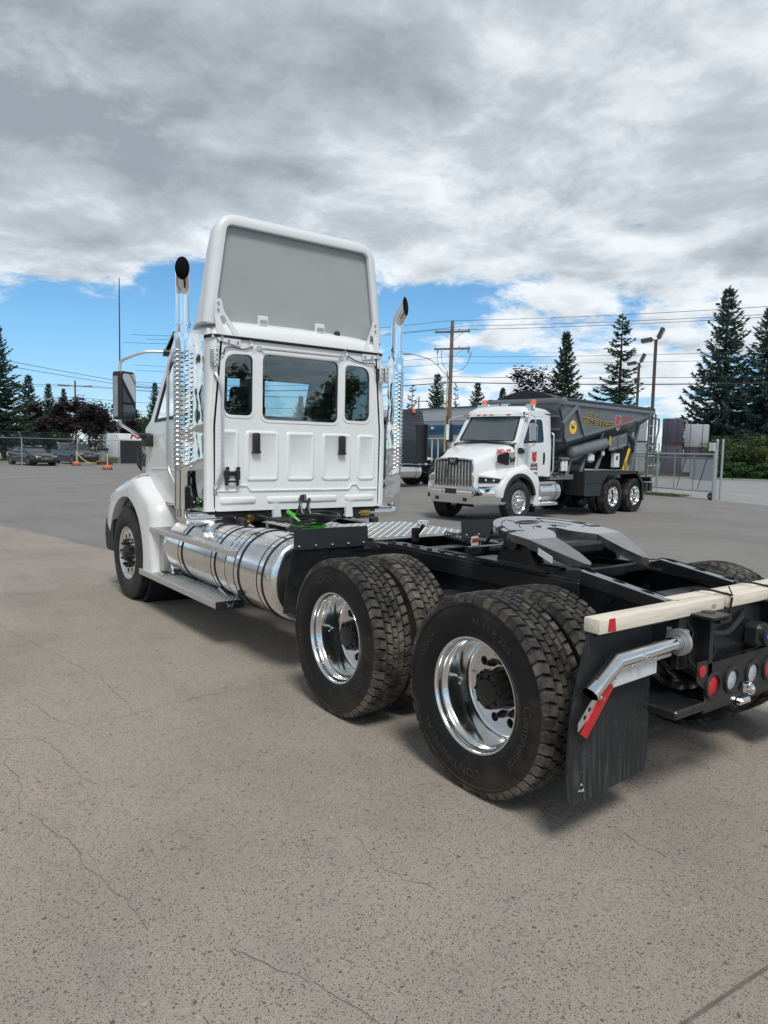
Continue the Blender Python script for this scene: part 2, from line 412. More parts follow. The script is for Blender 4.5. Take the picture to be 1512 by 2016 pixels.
leaf_mat('spruce_needles', (0.032, 0.060, 0.042), (0.060, 0.104, 0.074), (0.105, 0.155, 0.115))
leaf_mat('spruce_blue', (0.042, 0.076, 0.068), (0.078, 0.128, 0.114), (0.14, 0.195, 0.172))
leaf_mat('purple_leaves', (0.016, 0.013, 0.017), (0.030, 0.022, 0.028), (0.055, 0.040, 0.045))
leaf_mat('green_leaves', (0.045, 0.075, 0.026), (0.082, 0.125, 0.044), (0.135, 0.175, 0.065))
leaf_mat('dark_leaves', (0.020, 0.040, 0.016), (0.036, 0.066, 0.026), (0.06, 0.10, 0.036))
leaf_mat('juniper_leaves', (0.022, 0.055, 0.018), (0.04, 0.088, 0.028), (0.07, 0.125, 0.04))

# ------------------------------------------------------------------ geometry helpers
V3 = Vector
def frame_from(t):
    t = t.normalized()
    a = V3((0, 0, 1)) if abs(t.z) < 0.92 else V3((1, 0, 0))
    x = a.cross(t).normalized()
    return x, t.cross(x)

def rrect(x0, x1, y0, y1, r, n=5):
    """rounded rectangle, counter-clockwise; r may be one radius or four (bl, br, tr, tl)"""
    rs = r if isinstance(r, (tuple, list)) else (r,)*4
    pts = []
    for (cx, cy, a0, rr) in ((x0+rs[0], y0+rs[0], pi, rs[0]), (x1-rs[1], y0+rs[1], 1.5*pi, rs[1]), (x1-rs[2], y1-rs[2], 0, rs[2]), (x0+rs[3], y1-rs[3], 0.5*pi, rs[3])):
        for i in range(n+1):
            a = a0 + 0.5*pi*i/n
            pts.append((cx+rr*cos(a), cy+rr*sin(a)))
    return pts

def roundpoly(pts, r, n=4):
    """round every corner of a polygon; r one value or a list"""
    o = []
    k = len(pts)
    for i in range(k):
        p = V3((*pts[i], 0)); a = V3((*pts[i-1], 0)); c = V3((*pts[(i+1) % k], 0))
        rr = r[i] if isinstance(r, (list, tuple)) else r
        d1, d2 = (a-p), (c-p)
        l = min(rr, d1.length*0.48, d2.length*0.48)
        if l < 1e-4:
            o.append((p.x, p.y)); continue
        s, e = p+d1.normalized()*l, p+d2.normalized()*l
        for j in range(n+1):
            u = j/n
            q = s*(1-u)**2 + p*2*u*(1-u) + e*u*u
            o.append((q.x, q.y))
    return o

def circle2(cx, cy, r, n=20):
    return [(cx+r*cos(2*pi*i/n), cy+r*sin(2*pi*i/n)) for i in range(n)]

def offset_poly(pts, d):
    """shrink (d>0) a counter-clockwise polygon"""
    k = len(pts); o = []
    for i in range(k):
        a, p, c = pts[i-1], pts[i], pts[(i+1) % k]
        e1 = V3((p[0]-a[0], p[1]-a[1], 0)); e2 = V3((c[0]-p[0], c[1]-p[1], 0))
        if e1.length < 1e-7: e1 = e2
        if e2.length < 1e-7: e2 = e1
        n1 = V3((-e1.y, e1.x, 0)).normalized(); n2 = V3((-e2.y, e2.x, 0)).normalized()
        b = (n1+n2)
        if b.length < 1e-5: b = n1.copy()
        b.normalize()
        b *= d/max(0.4, b.dot(n1))
        o.append((p[0]+b.x, p[1]+b.y))
    return o

XZ = lambda y: (lambda u, v, w: (u, y+w, v))      # sheet facing +y or -y
YZ = lambda x: (lambda u, v, w: (x+w, u, v))
XY = lambda z: (lambda u, v, w: (u, v, z+w))

class MB:
    def __init__(s):
        s.v = []; s.f = []
    def add(s, vs, fs):
        b = len(s.v)
        s.v += [tuple(x) for x in vs]
        s.f += [tuple(i+b for i in q) for q in fs]
        return s
    def xf(s, M, start=0):
        s.v[start:] = [tuple(M @ V3(p)) for p in s.v[start:]]
        return s
    def mark(s):
        return len(s.v)
    def obox(s, c, size, R=None, b=0.0, seg=1):
        h = [x/2 for x in size]
        if b > 0:
            bm = bmesh.new()
            bmesh.ops.create_cube(bm, size=1.0)
            for v in bm.verts:
                v.co = V3((v.co.x*size[0], v.co.y*size[1], v.co.z*size[2]))
            bmesh.ops.bevel(bm, geom=list(bm.edges), offset=min(b, min(size)*0.45), segments=seg, affect='EDGES', profile=0.5)
            bm.verts.index_update()
            vs = [v.co.copy() for v in bm.verts]
            fs = [[v.index for v in f.verts] for f in bm.faces]
            bm.free()
        else:
            vs = [V3((a*h[0], bb*h[1], cc*h[2])) for a in (-1, 1) for bb in (-1, 1) for cc in (-1, 1)]
            fs = [(0, 1, 3, 2), (4, 6, 7, 5), (0, 4, 5, 1), (2, 3, 7, 6), (0, 2, 6, 4), (1, 5, 7, 3)]
        if R is not None:
            vs = [R @ v for v in vs]
        c = V3(c)
        return s.add([v+c for v in vs], fs)
    def box(s, x0, x1, y0, y1, z0, z1, b=0.0, seg=1):
        return s.obox(((x0+x1)/2, (y0+y1)/2, (z0+z1)/2), (abs(x1-x0), abs(y1-y0), abs(z1-z0)), None, b, seg)
    def beam(s, a, c, wd, ht, b=0.0, up=None):
        """rectangular bar from a to c"""
        a = V3(a); c = V3(c); t = (c-a)
        L = t.length; t.normalize()
        u = V3(up) if up else (V3((0, 0, 1)) if abs(t.z) < 0.95 else V3((1, 0, 0)))
        x = u.cross(t).normalized(); z = t.cross(x)
        R = Matrix((t, x, z)).transposed()
        return s.obox((a+c)/2, (L, wd, ht), R, b)
    def tube(s, path, r, n=8, cap=True, closed=False):
        P = [V3(p) for p in path]; k = len(P)
        rs = r if isinstance(r, (list, tuple)) else [r]*k
        T = []
        for i in range(k):
            if closed:
                t = (P[(i+1) % k]-P[i-1])
            elif i == 0:
                t = P[1]-P[0]
            elif i == k-1:
                t = P[-1]-P[-2]
            else:
                t = (P[i+1]-P[i]).normalized()+(P[i]-P[i-1]).normalized()
            T.append(t.normalized() if t.length > 1e-9 else V3((0, 0, 1)))
        x, y = frame_from(T[0])
        vs = []; fs = []
        for i in range(k):
            if i:
                x = (x - T[i]*x.dot(T[i]))
                x = x.normalized() if x.length > 1e-6 else frame_from(T[i])[0]
                y = T[i].cross(x)
            m = 1.0
            if 0 < i < k-1 and not closed:
                d = (P[i+1]-P[i]).normalized().dot(T[i]); m = 1.0/max(0.7, d)
            for j in range(n):
                a = 2*pi*j/n
                vs.append(P[i] + (x*cos(a)+y*sin(a))*rs[i]*m)
        lim = k if closed else k-1
        for i in range(lim):
            i2 = (i+1) % k
            for j in range(n):
                j2 = (j+1) % n
                fs.append((i*n+j, i*n+j2, i2*n+j2, i2*n+j))
        if cap and not closed:
            fs.append(tuple(range(n-1, -1, -1)))
            fs.append(tuple((k-1)*n+j for j in range(n)))
        return s.add(vs, fs)
    def cyl(s, a, c, r, n=16, r2=None, cap=True):
        return s.tube([a, c], [r, r if r2 is None else r2], n, cap)
    def lathe(s, prof, o=(0, 0, 0), axis=(0, 1, 0), n=32, a0=0.0, a1=2*pi, closed_prof=False):
        """prof = [(radius, along axis)...]"""
        o = V3(o); t = V3(axis).normalized()
        x, y = frame_from(t)
        full = abs((a1-a0)-2*pi) < 1e-6
        m = n if full else n+1
        vs = []; fs = []; k = len(prof)
        for (r, h) in prof:
            for j in range(m):
                a = a0+(a1-a0)*j/n
                vs.append(o+t*h+(x*cos(a)+y*sin(a))*r)
        rows = k if closed_prof else k-1
        for i in range(rows):
            i2 = (i+1) % k
            for j in range(n):
                j2 = (j+1) % m
                fs.append((i*m+j, i*m+j2, i2*m+j2, i2*m+j))
        return s.add(vs, fs)
    def sphere(s, c, r, n=12, sz=1.0):
        k = max(4, n//2)
        return s.lathe([(max(1e-4, r*sin(pi*i/k)), -r*sz*cos(pi*i/k)) for i in range(k+1)], c, (0, 0, 1), n)
    def prism(s, outline, fn, w0=0.0, w1=0.01, holes=(), ch=0.0):
        """extrude a 2-D outline (with holes) between depths w0 and w1; fn(u,v,w)->xyz; ch chamfers the w1 side"""
        loops = [list(outline)]+[list(h) for h in holes]
        flat = [p for lp in loops for p in lp]
        tris = tessellate_polygon([[V3((p[0], p[1], 0)) for p in lp] for lp in loops])
        top = flat; N = len(flat)
        vs = [fn(p[0], p[1], w0) for p in flat]
        fs = [tuple(reversed(t)) for t in tris]
        if ch > 0:
            oo = []
            for i, lp in enumerate(loops):
                def area(l): return sum(l[k-1][0]*l[k][1]-l[k][0]*l[k-1][1] for k in range(len(l)))
                sg = 1 if area(lp) > 0 else -1
                if i > 0: sg = -sg
                oo += offset_poly(lp, ch*sg)
            sgn = 1 if w1 > w0 else -1
            vs += [fn(p[0], p[1], w1-sgn*ch) for p in flat]
            vs += [fn(p[0], p[1], w1) for p in oo]
            layers = [(0, N), (N, 2*N)]
            fs += [tuple(i+2*N for i in t) for t in tris]
        else:
            vs += [fn(p[0], p[1], w1) for p in flat]
            layers = [(0, N)]
            fs += [tuple(i+N for i in t) for t in tris]
        for lo, hi in layers:
            base = 0
            for lp in loops:
                k = len(lp)
                for i in range(k):
                    j = (i+1) % k
                    fs.append((lo+base+i, lo+base+j, hi+base+j, hi+base+i))
                base += k
        return s.add(vs, fs)
    def loft(s, rings, closed=True, caps=True):
        n = len(rings[0]); vs = [p for r in rings for p in r]; fs = []
        for i in range(len(rings)-1):
            for j in range(n if closed else n-1):
                j2 = (j+1) % n
                fs.append((i*n+j, i*n+j2, (i+1)*n+j2, (i+1)*n+j))
        if caps and closed:
            fs.append(tuple(range(n-1, -1, -1)))
            fs.append(tuple((len(rings)-1)*n+j for j in range(n)))
        return s.add(vs, fs)
    def build(s, name, material, parent=None, angle=32, loc=None, sharp=True, kind=None, recalc=True):
        me = bpy.data.meshes.new(name)
        me.from_pydata(s.v, [], s.f)
        if recalc:
            bm = bmesh.new(); bm.from_mesh(me)
            bmesh.ops.recalc_face_normals(bm, faces=bm.faces)
            ca = radians(angle)
            for e in bm.edges:
                e.smooth = not (len(e.link_faces) != 2 or e.calc_face_angle(0) > ca)
            for f in bm.faces:
                f.smooth = True
            bm.to_mesh(me); bm.free()
        me.materials.append(MATS[material])
        o = bpy.data.objects.new(name, me)
        COL.objects.link(o)
        if parent is not None:
            o.parent = parent
        if loc is not None:
            o.location = loc
        if kind:
            o['kind'] = kind
        return o

def mesh_obj(name, me, parent=None, loc=None, rot=None):
    o = bpy.data.objects.new(name, me)
    COL.objects.link(o)
    if parent is not None: o.parent = parent
    if loc is not None: o.location = loc
    if rot is not None: o.rotation_euler = rot
    return o

def thing(name, label, cat, loc=(0, 0, 0), rz=0.0, group=None):
    o = bpy.data.objects.new(name, None)
    o.empty_display_size = 0.3
    COL.objects.link(o)
    o.location = loc
    o.rotation_euler = (0, 0, rz)
    o['label'] = label; o['category'] = cat
    if group: o['group'] = group
    return o

def tag(o, label, cat, group=None):
    o['label'] = label; o['category'] = cat
    if group: o['group'] = group
    return o

def copytree(o, parent=None, loc=None, rot=None):
    c = o.copy(); COL.objects.link(c)
    c.parent = parent
    if loc is not None: c.location = loc
    if rot is not None: c.rotation_euler = rot
    for ch in o.children:
        copytree(ch, c)
    return c

_font_cache = {}
def text_geo(s, size=1.0):
    """outline letters as filled flat polygons, centred on the origin"""
    if s not in _font_cache:
        cu = bpy.data.curves.new('t', 'FONT')
        cu.body = s; cu.size = 1.0; cu.resolution_u = 3
        cu.align_x = 'CENTER'; cu.align_y = 'CENTER'
        ob = bpy.data.objects.new('t', cu)
        COL.objects.link(ob)
        me = bpy.data.meshes.new_from_object(ob.evaluated_get(bpy.context.evaluated_depsgraph_get()))
        vs = [(v.co.x, v.co.y) for v in me.vertices]
        fs = [tuple(p.vertices) for p in me.polygons]
        bpy.data.objects.remove(ob); bpy.data.curves.remove(cu); bpy.data.meshes.remove(me)
        _font_cache[s] = (vs, fs)
    vs, fs = _font_cache[s]
    return [(x*size, y*size) for x, y in vs], fs
def text_mb(mb, s, size, fn, sx=1.0, bold=0.0):
    """fn(u,v)->xyz; bold fattens by stacking shifted copies"""
    vs, fs = text_geo(s, size)
    for k, (du, dv) in enumerate([(0, 0)] if not bold else [(-bold, 0), (bold, 0), (0, bold), (0, -bold)]):
        mb.add([V3(fn(u*sx+du, v+dv, k*0.0004)) for u, v in vs], fs)
    return mb

def arc(cx, cy, r, a0, a1, n):
    return [(cx+r*cos(radians(a0+(a1-a0)*i/n)), cy+r*sin(radians(a0+(a1-a0)*i/n))) for i in range(n+1)]

def bez(p0, p1, p2, n=8):
    p0, p1, p2 = V3(p0), V3(p1), V3(p2)
    return [p0*(1-u)**2+p1*2*u*(1-u)+p2*u*u for u in [i/n for i in range(n+1)]]
def polyround(pts, r, n=5):
    """3-D path with rounded bends"""
    P = [V3(p) for p in pts]; o = [P[0]]
    for i in range(1, len(P)-1):
        d1 = P[i-1]-P[i]; d2 = P[i+1]-P[i]
        l = min(r, d1.length*0.49, d2.length*0.49)
        o += bez(P[i]+d1.normalized()*l, P[i], P[i]+d2.normalized()*l, n)
    o.append(P[-1])
    return o

# ================================================================== SETTING
def sheet(name, pts, z, material, kind='structure'):
    mb = MB()
    tr = tessellate_polygon([[V3((p[0], p[1], 0)) for p in pts]])
    mb.add([(p[0], p[1], z) for p in pts], tr)
    o = mb.build(name, material, recalc=True)
    for p in o.data.polygons:
        if p.normal.z < 0: p.flip()
    o['kind'] = kind
    return o

S = 700
sheet('ground', [(-S, -S), (S, -S), (S, S), (-S, S)], 0.0, 'asphalt_far')
# older exposed-aggregate pavement round the parked tractor; its edge wanders
edge = [(-60, -13.6), (-25, -6.6), (-8, -3.2), (-3, -2.25), (0, -1.68), (3, -1.02), (6.2, -0.38), (9.55, 0.27), (11.8, 0.74), (14.25, 1.2), (19, 2.2), (26, 3.6), (40, 6.4)]
fine_edge = []
for i in range(len(edge)-1):
    a, c = edge[i], edge[i+1]
    k = max(2, int(math.hypot(c[0]-a[0], c[1]-a[1])/0.35)); k = min(k, 30)
    for j in range(k):
        u = j/k
        x, y = a[0]+(c[0]-a[0])*u, a[1]+(c[1]-a[1])*u
        fine_edge.append((x, y+0.10*(mnoise.noise(V3((x*0.9, 3.1, 0)))+0.5*mnoise.noise(V3((x*3.3, 7.1, 0))))))
fine_edge.append(edge[-1])
sheet('pavement', fine_edge+[(40, 60), (-60, 60)], 0.004, 'pavement_near')
# saw-cut joint in that pavement
mb = MB()
for i in range(30):
    y0, y1 = -2.0+i*0.4, -2.0+(i+1)*0.4
    w0 = 0.006+0.003*mnoise.noise(V3((y0*2, 0, 0))); w1 = 0.006+0.003*mnoise.noise(V3((y1*2, 0, 0)))
    x0, x1 = -1.60+0.055*y0, -1.60+0.055*y1
    mb.add([(x0-w0, y0, 0.0075), (x0+w0, y0, 0.0075), (x1+w1, y1, 0.0075), (x1-w1, y1, 0.0075)], [(0, 1, 2, 3)])
o = mb.build('pavement_joint', 'crack_dark'); o['kind'] = 'structure'

CRACKS = [
[ (4.14, 2.96), (4.18, 2.73), (4.21, 2.41), (4.19, 2.07), (4.26, 1.73), (4.26, 1.44), (4.08, 0.85) ],
[ (6.39, 2.60), (6.43, 2.39), (6.52, 1.73), (6.52, 1.06) ],
[ (2.04, 3.22), (2.03, 3.06), (1.98, 2.88), (2.01, 2.64), (2.03, 2.24), (2.11, 1.81), (2.10, 1.38), (2.05, 0.98) ],
[ (2.74, 2.83), (2.52, 2.76), (2.25, 2.73), (2.01, 2.64) ],
[ (1.75, 3.09), (1.36, 3.06), (1.23, 3.11), (1.08, 3.12), (0.67, 3.00), (0.51, 2.98), (0.11, 2.93), (-0.12, 2.91) ],
[ (5.24, 2.66), (4.14, 2.46), (3.53, 2.35), (2.94, 2.27), (2.28, 2.26), (1.84, 2.25) ],
[ (15.68, 0.98), (13.52, 0.76), (11.35, 0.48), (9.13, 0.34) ],
[ (-0.69, 0.86), (-0.80, 0.88), (-0.93, 0.89) ],
[ (-1.21, 0.86), (-1.28, 0.86), (-1.40, 0.83) ],
[ (-0.42, 2.70), (-0.55, 2.63), (-0.72, 2.57), (-0.87, 2.49), (-0.99, 2.47) ],
[ (1.96, 2.88), (1.77, 2.81), (1.46, 2.82), (1.15, 2.75) ],
[ (-1.52, 1.29), (-1.61, 1.27) ],
[ (-0.03, 1.92), (-0.25, 1.97), (-0.43, 1.95), (-0.54, 1.88) ],
]
rnd = random.Random(2)
for ln in CRACKS:
    mb = MB(); P_ = []
    for i in range(len(ln)-1):
        n = max(3, int(math.hypot(ln[i+1][0]-ln[i][0], ln[i+1][1]-ln[i][1])/0.035)); n = min(n, 60)
        for j in range(n):
            u = j/n; x = ln[i][0]+(ln[i+1][0]-ln[i][0])*u; y = ln[i][1]+(ln[i+1][1]-ln[i][1])*u
            P_.append((x+0.03*mnoise.noise(V3((x*6, y*6, 1)))+0.008*rnd.uniform(-1, 1), y+0.03*mnoise.noise(V3((x*6, y*6, 9)))+0.008*rnd.uniform(-1, 1)))
    P_.append(ln[-1])
    for i in range(len(P_)-1):
        (x0, y0), (x1, y1) = P_[i], P_[i+1]
        l = math.hypot(x1-x0, y1-y0) or 1; nx, ny = -(y1-y0)/l, (x1-x0)/l
        far = 1.0 if x0 < 7 else 2.0
        w0 = max(0.0008, 0.0017*far*(0.6+mnoise.noise(V3((x0*4, y0*4, 3))))); w1 = max(0.0008, 0.0017*far*(0.6+mnoise.noise(V3((x1*4, y1*4, 3)))))
        mb.add([(x0-nx*w0, y0-ny*w0, 0.0072), (x0+nx*w0, y0+ny*w0, 0.0072), (x1+nx*w1, y1+ny*w1, 0.0072), (x1-nx*w1, y1-ny*w1, 0.0072)], [(0, 1, 2, 3)])
    o = mb.build('pavement_crack', 'crack_dark', recalc=False); o['kind'] = 'structure'

def band(name, d0, d1, l0, l1, material, z, ang=radians(-12)):
    u = V3((cos(ang), sin(ang), 0)); p = V3((-sin(ang), cos(ang), 0)); c = V3((-2.64, 3.73, 0))
    n = 10
    pts = [c+u*d0+p*(l0+(l1-l0)*i/n) for i in range(n+1)]+[c+u*d1+p*(l1+(l0-l1)*i/n) for i in range(n+1)]
    return sheet(name, [(q.x, q.y) for q in pts], z, material)
band('lawn', 70, 101, -13, 70, 'grass', 0.012)
band('path', 101, 112, -17, 70, 'kerb_grey', 0.008)
band('lawn', 112, 190, -22, 120, 'grass', 0.012)
# road past the sliding gate, its kerb and the verge with planting
gdir = V3((0.95, -0.31, 0)).normalized()
gp = V3((13.35, -24.6, 0))
kd = V3((0.88, 0.47, 0)).normalized()
kp = V3((26.5, -50.9, 0))
q = [gp-gdir*60, gp+gdir*3, gp+gdir*7.5+V3((0, -1, 0)), kp+kd*14, kp-kd*70]
sheet('road', [(v.x, v.y) for v in q], 0.005, 'road_grey')
kn = V3((kd.y, -kd.x, 0))
mb = MB()
for i in range(-18, 5):
    mb.beam(kp+kd*(i*4)+V3((0, 0, 0.06)), kp+kd*(i*4+3.985)+V3((0, 0, 0.06)), 0.3, 0.14, 0.02)
o = mb.build('kerb', 'kerb_grey'); o['kind'] = 'structure'
q = [kp-kd*70+kn*0.16, kp+kd*18+kn*0.16, kp+kd*18+kn*60, kp-kd*70+kn*60]
sheet('verge', [(v.x, v.y) for v in q], 0.10, 'grass')
a = gp+gdir*1.4
sheet('grass_strip', [(a.x, a.y-0.45), (a.x+0.6, a.y+0.1), (a.x+2.5, a.y-0.1), (a.x+5.5, a.y+0.3), (a.x+7, a.y-1.2), (a.x+4.5, a.y-2.2), (a.x+1.6, a.y-1.2)], 0.012, 'grass')

def blades(name, fn, n, hmin, hmax, mname):
    mb = MB()
    for i in range(n):
        x, y, z = fn()
        a = random.uniform(0, 2*pi); h = random.uniform(hmin, hmax); wd = h*0.16; l = h*0.45
        b = random.uniform(0, 2*pi)
        mb.add([(x-wd*cos(a), y-wd*sin(a), z), (x+wd*cos(a), y+wd*sin(a), z), (x+l*cos(b), y+l*sin(b), z+h)], [(0, 1, 2)])
    o = mb.build(name, mname, recalc=False); o['kind'] = 'stuff'
    return o
def on_verge():
    p = kp+kd*random.uniform(-22, 16)+kn*(0.2+7*random.random()**1.6)
    return p.x, p.y, 0.10
blades('verge_grass', on_verge, 9000, 0.05, 0.13, 'green_leaves')
def on_strip():
    return a.x+random.uniform(0.6, 5.6), a.y+random.uniform(-1.5, 0.15), 0.012
blades('strip_grass', on_strip, 4000, 0.04, 0.10, 'green_leaves')

# ------------------------------------------------------------------ low commercial building
YB = -48.5
bld = thing('commercial_building', 'long low grey building with a dark blue stripe band behind the parked trucks', 'building', (56, YB, 0))
def BX(x): return x-56
mb = MB(); mb.box(BX(42), BX(74), -14, -0.30, 0, 6.28); mb.build('wall_core', 'fascia_grey', bld)
# block wall courses below, openings between the blocks
openings = [(71.2, 72.8, 1.0, 3.2), (66.6, 68.2, 1.0, 3.2), (62.6, 63.5, 0.05, 2.9), (57.5, 60.6, 0.15, 3.12), (52.4, 54.8, 0.9, 3.1), (46, 48.5, 0.9, 3.1)]
blk = MB(); bl, bh = 1.6, 0.56
row = 0; z = 0.02
blockmesh = None
def solid(x0, x1, z0, z1):
    segs = [(x0, x1)]
    for (a0, a1, b0, b1) in openings:
        if z1 <= b0+0.02 or z0 >= b1-0.02: continue
        ns = []
        for (s0, s1) in segs:
            if a1 <= s0 or a0 >= s1: ns.append((s0, s1)); continue
            if a0 > s0: ns.append((s0, a0))
            if a1 < s1: ns.append((a1, s1))
        segs = ns
    return [q for q in segs if q[1]-q[0] > 0.05]
nb = 0
for row in range(6):
    z0, z1 = 0.02+row*0.58, 0.02+row*0.58+0.57
    x = 41.6-(row % 2)*0.8
    while x < 74:
        for (s0, s1) in solid(max(42, x), min(74, x+1.585), z0, z1):
            if nb < 260 and 50 < s0 < 72:
                q = MB(); q.box(BX(s0)+0.006, BX(s1)-0.006, -0.30, -0.004*random.random(), z0, z1-0.008)
                q.build('block', 'concrete_block', bld, angle=80); nb += 1
            else:
                blk.box(BX(s0)+0.006, BX(s1)-0.006, -0.30, -0.003, z0, z1-0.008)
        x += 1.6
blk.build('block_courses', 'concrete_block', bld, kind='stuff')
for i in range(12):
    x0 = 42+i*32/12; q = MB(); q.box(BX(x0)+0.008, BX(x0+32/12)-0.008, -0.30, 0.06, 4.96, 6.28); q.build('fascia_panel', 'fascia_grey', bld)
mb = MB(); mb.box(BX(42), BX(74), -0.3, 0.14, 6.285, 6.42); mb.box(BX(41.9), BX(74.1), -14, -0.3, 6.29, 6.36); mb.build('roof_edge', 'roof_trim', bld)
mb = MB(); mb.box(BX(42), BX(74), -0.3, 0.05, 4.50, 4.92); mb.build('fascia_band', 'fascia_band', bld)
for k in range(3):
    mb = MB(); mb.box(BX(42), BX(74), -0.3, 0.09+0.0*k, 3.56+k*0.315, 3.56+k*0.315+0.285); mb.build('blue_stripe', 'fascia_blue', bld)
for (a0, a1, b0, b1) in openings:
    f = MB()
    nx = 3 if a1-a0 > 2.8 else 2
    for i in range(nx+1):
        x = a0+(a1-a0)*i/nx; f.box(BX(x)-0.05, BX(x)+0.05, -0.22, -0.06, b0, b1)
    for zz in (b0+0.04, b1-0.04): f.box(BX(a0), BX(a1), -0.215, -0.065, zz-0.05, zz+0.05)
    fo = f.build('window', 'white_panel', bld)
    for i in range(nx):
        p = MB(); p.box(BX(a0+(a1-a0)*i/nx)+0.05, BX(a0+(a1-a0)*(i+1)/nx)-0.05, -0.18, -0.14, b0+0.08, b1-0.08); p.build('pane', 'blue_glass', fo)
for x in (61.8, 59.2, 51.0):
    mb = MB(); zz = 5.35 if x > 60 else 4.18
    mb.obox((BX(x), 0.22, zz), (0.34, 0.26, 0.26), Matrix.Rotation(0.5, 3, 'X'), 0.03); mb.build('wall_light', 'clear_lens' if x < 60 else 'black_plastic', bld)
mb = MB(); mb.box(BX(50), BX(66), 1.2, 1.5, 0, 0.62); mb.build('planter_wall', 'concrete_block', bld)

# houses beyond the left-hand lawn
def house(x, y, rz, wd, dp, h, rh, wallm, label):
    t = thing('house', label, 'house', (x, y, 0), rz)
    mb = MB(); mb.box(-wd/2, wd/2, -dp/2, dp/2, 0, h); wl = mb.build('wall', wallm, t)
    mb = MB(); e = 0.5
    mb.prism([(-dp/2-e, h-0.02), (dp/2+e, h-0.02), (0, h+rh)], lambda u, v, w_: (w_, u, v), -wd/2-e, wd/2+e)
    mb.build('roof', 'house_roof', t)
    for sx in (-0.28, 0.22):
        mb = MB(); mb.box(wd*sx-0.6, wd*sx+0.6, -dp/2-0.05, -dp/2+0.02, h*0.45, h*0.78); f = mb.build('window', 'white_panel', t)
        mb = MB(); mb.box(wd*sx-0.5, wd*sx+0.5, -dp/2-0.07, -dp/2-0.04, h*0.48, h*0.75); mb.build('pane', 'dark_glass', f)
        mb = MB(); mb.box(-wd/2-0.05, -wd/2+0.02, dp*sx-0.6, dp*sx+0.6, h*0.45, h*0.78); f = mb.build('window', 'white_panel', t)
        mb = MB(); mb.box(-wd/2-0.07, -wd/2-0.04, dp*sx-0.5, dp*sx+0.5, h*0.48, h*0.75); mb.build('pane', 'dark_glass', f)
    mb = MB(); mb.box(wd*0.2, wd*0.2+0.7, 0.2, 0.9, h+rh*0.4, h+rh+0.5); mb.build('chimney', 'house_wall', t)
    return t
house(114, -35.5, radians(20), 12, 9, 3.9, 1.9, 'house_wall', 'house with a dark shingled roof partly hidden behind the tractor mirror')
house(205, -34, radians(-8), 16, 9, 3.2, 2.2, 'white_panel', 'far white bungalow beyond the lawn behind the graphite suv')
house(212, -8, radians(-3), 14, 9, 3.0, 2.1, 'house_wall', 'far bungalow beyond the lawn behind the black sedan')
house(208, 22, radians(4), 15, 9, 3.2, 2.2, 'white_panel', 'far pale bungalow at the end of the lawn behind the tall spruce')

# ------------------------------------------------------------------ poles and wires
def utility_pole(x, y, h, label, arms, rz, lamp=False, r=0.17):
    t = thing('utility_pole', label, 'utility pole', (x, y, 0), rz, 'wooden utility poles')
    mb = MB(); mb.tube([(0, 0, 0), (0, 0, h*0.5), (0.03, 0, h)], [r, r*0.85, r*0.68], 12); mb.build('post', 'pole_wood', t)
    for (z, ln) in arms:
        mb = MB(); mb.box(-ln/2, ln/2, 0.15, 0.26, z-0.07, z+0.07, 0.01); ca = mb.build('crossarm', 'pole_wood', t)
        mb = MB()
        for sx in (-1, 1):
            mb.beam((0, 0.2, z-0.75), (sx*ln*0.32, 0.2, z-0.06), 0.03, 0.03)
        mb.build('brace', 'galvanised', ca)
        for u in (-0.46, 0.2, 0.46):
            q = MB(); q.lathe([(0.001, 0.0), (0.035, 0.01), (0.05, 0.06), (0.03, 0.09), (0.055, 0.13), (0.03, 0.17), (0.001, 0.19)], (u*ln, 0.2, z+0.07), (0, 0, 1), 8); q.build('insulator', 'galvanised', ca)
    return t
PX, PY = 42.4, -35.9
t = utility_pole(PX, PY, 12.2, 'tall brown utility pole with two crossarms and a street lamp arm', [(11.35, 2.9), (10.0, 3.0)], radians(215), r=0.20)
mb = MB(); mb.tube(polyround([(0, 0.05, 6.9), (-0.1, 0.1, 7.6), (-1.5, 0.1, 9.1), (-3.1, 0.1, 9.6), (-3.5, 0.1, 9.62)], 0.6), 0.05, 8); la = mb.build('lamp_arm', 'galvanised', t)
mb = MB(); mb.obox((-3.75, 0.1, 9.66), (0.75, 0.28, 0.15), None, 0.05, 2); mb.build('lamp_head', 'galvanised', la)
mb = MB(); mb.box(-0.31, -0.2, -0.25, 0.1, 0, 4.6); mb.tube([(-0.25, 0.0, 0.0), (-0.25, 0, 8.2)], 0.045, 8); mb.build('stub_post', 'pole_new_wood', t)
for (u, z) in ((-1.25, 9.6), (1.3, 9.62), (1.5, 9.4)):
    mb = MB(); mb.lathe([(0.001, 0), (0.06, 0.02), (0.07, 0.2), (0.05, 0.34), (0.001, 0.36)], (u, 0.32, z), (0.2, 0, 1), 8); mb.build('fuse_cutout', 'galvanised', t)
mb = MB()
mb.tube(bez((-1.25, 0.32, 9.6), (-1.3, 0.3, 8.4), (-0.3, 0.25, 8.0), 8), 0.02, 5)
mb.tube(bez((-0.9, 0.32, 9.9), (-0.9, 0.3, 8.7), (-0.3, 0.25, 8.2), 8), 0.02, 5)
mb.tube(bez((1.5, 0.32, 9.4), (1.2, 0.3, 8.1), (0.1, 0.25, 8.2), 8), 0.02, 5)
mb.build('drop_wire', 'cable', t)
mb = MB(); mb.obox((-0.75, 0.3, 7.3), (0.6, 0.18, 0.26), None, 0.03); mb.build('splice_box', 'white_panel', t)
t = utility_pole(109.2, -23.1, 10.6, 'brown utility pole with one crossarm rising behind the purple-leaved trees', [(9.8, 4.6)], radians(70))
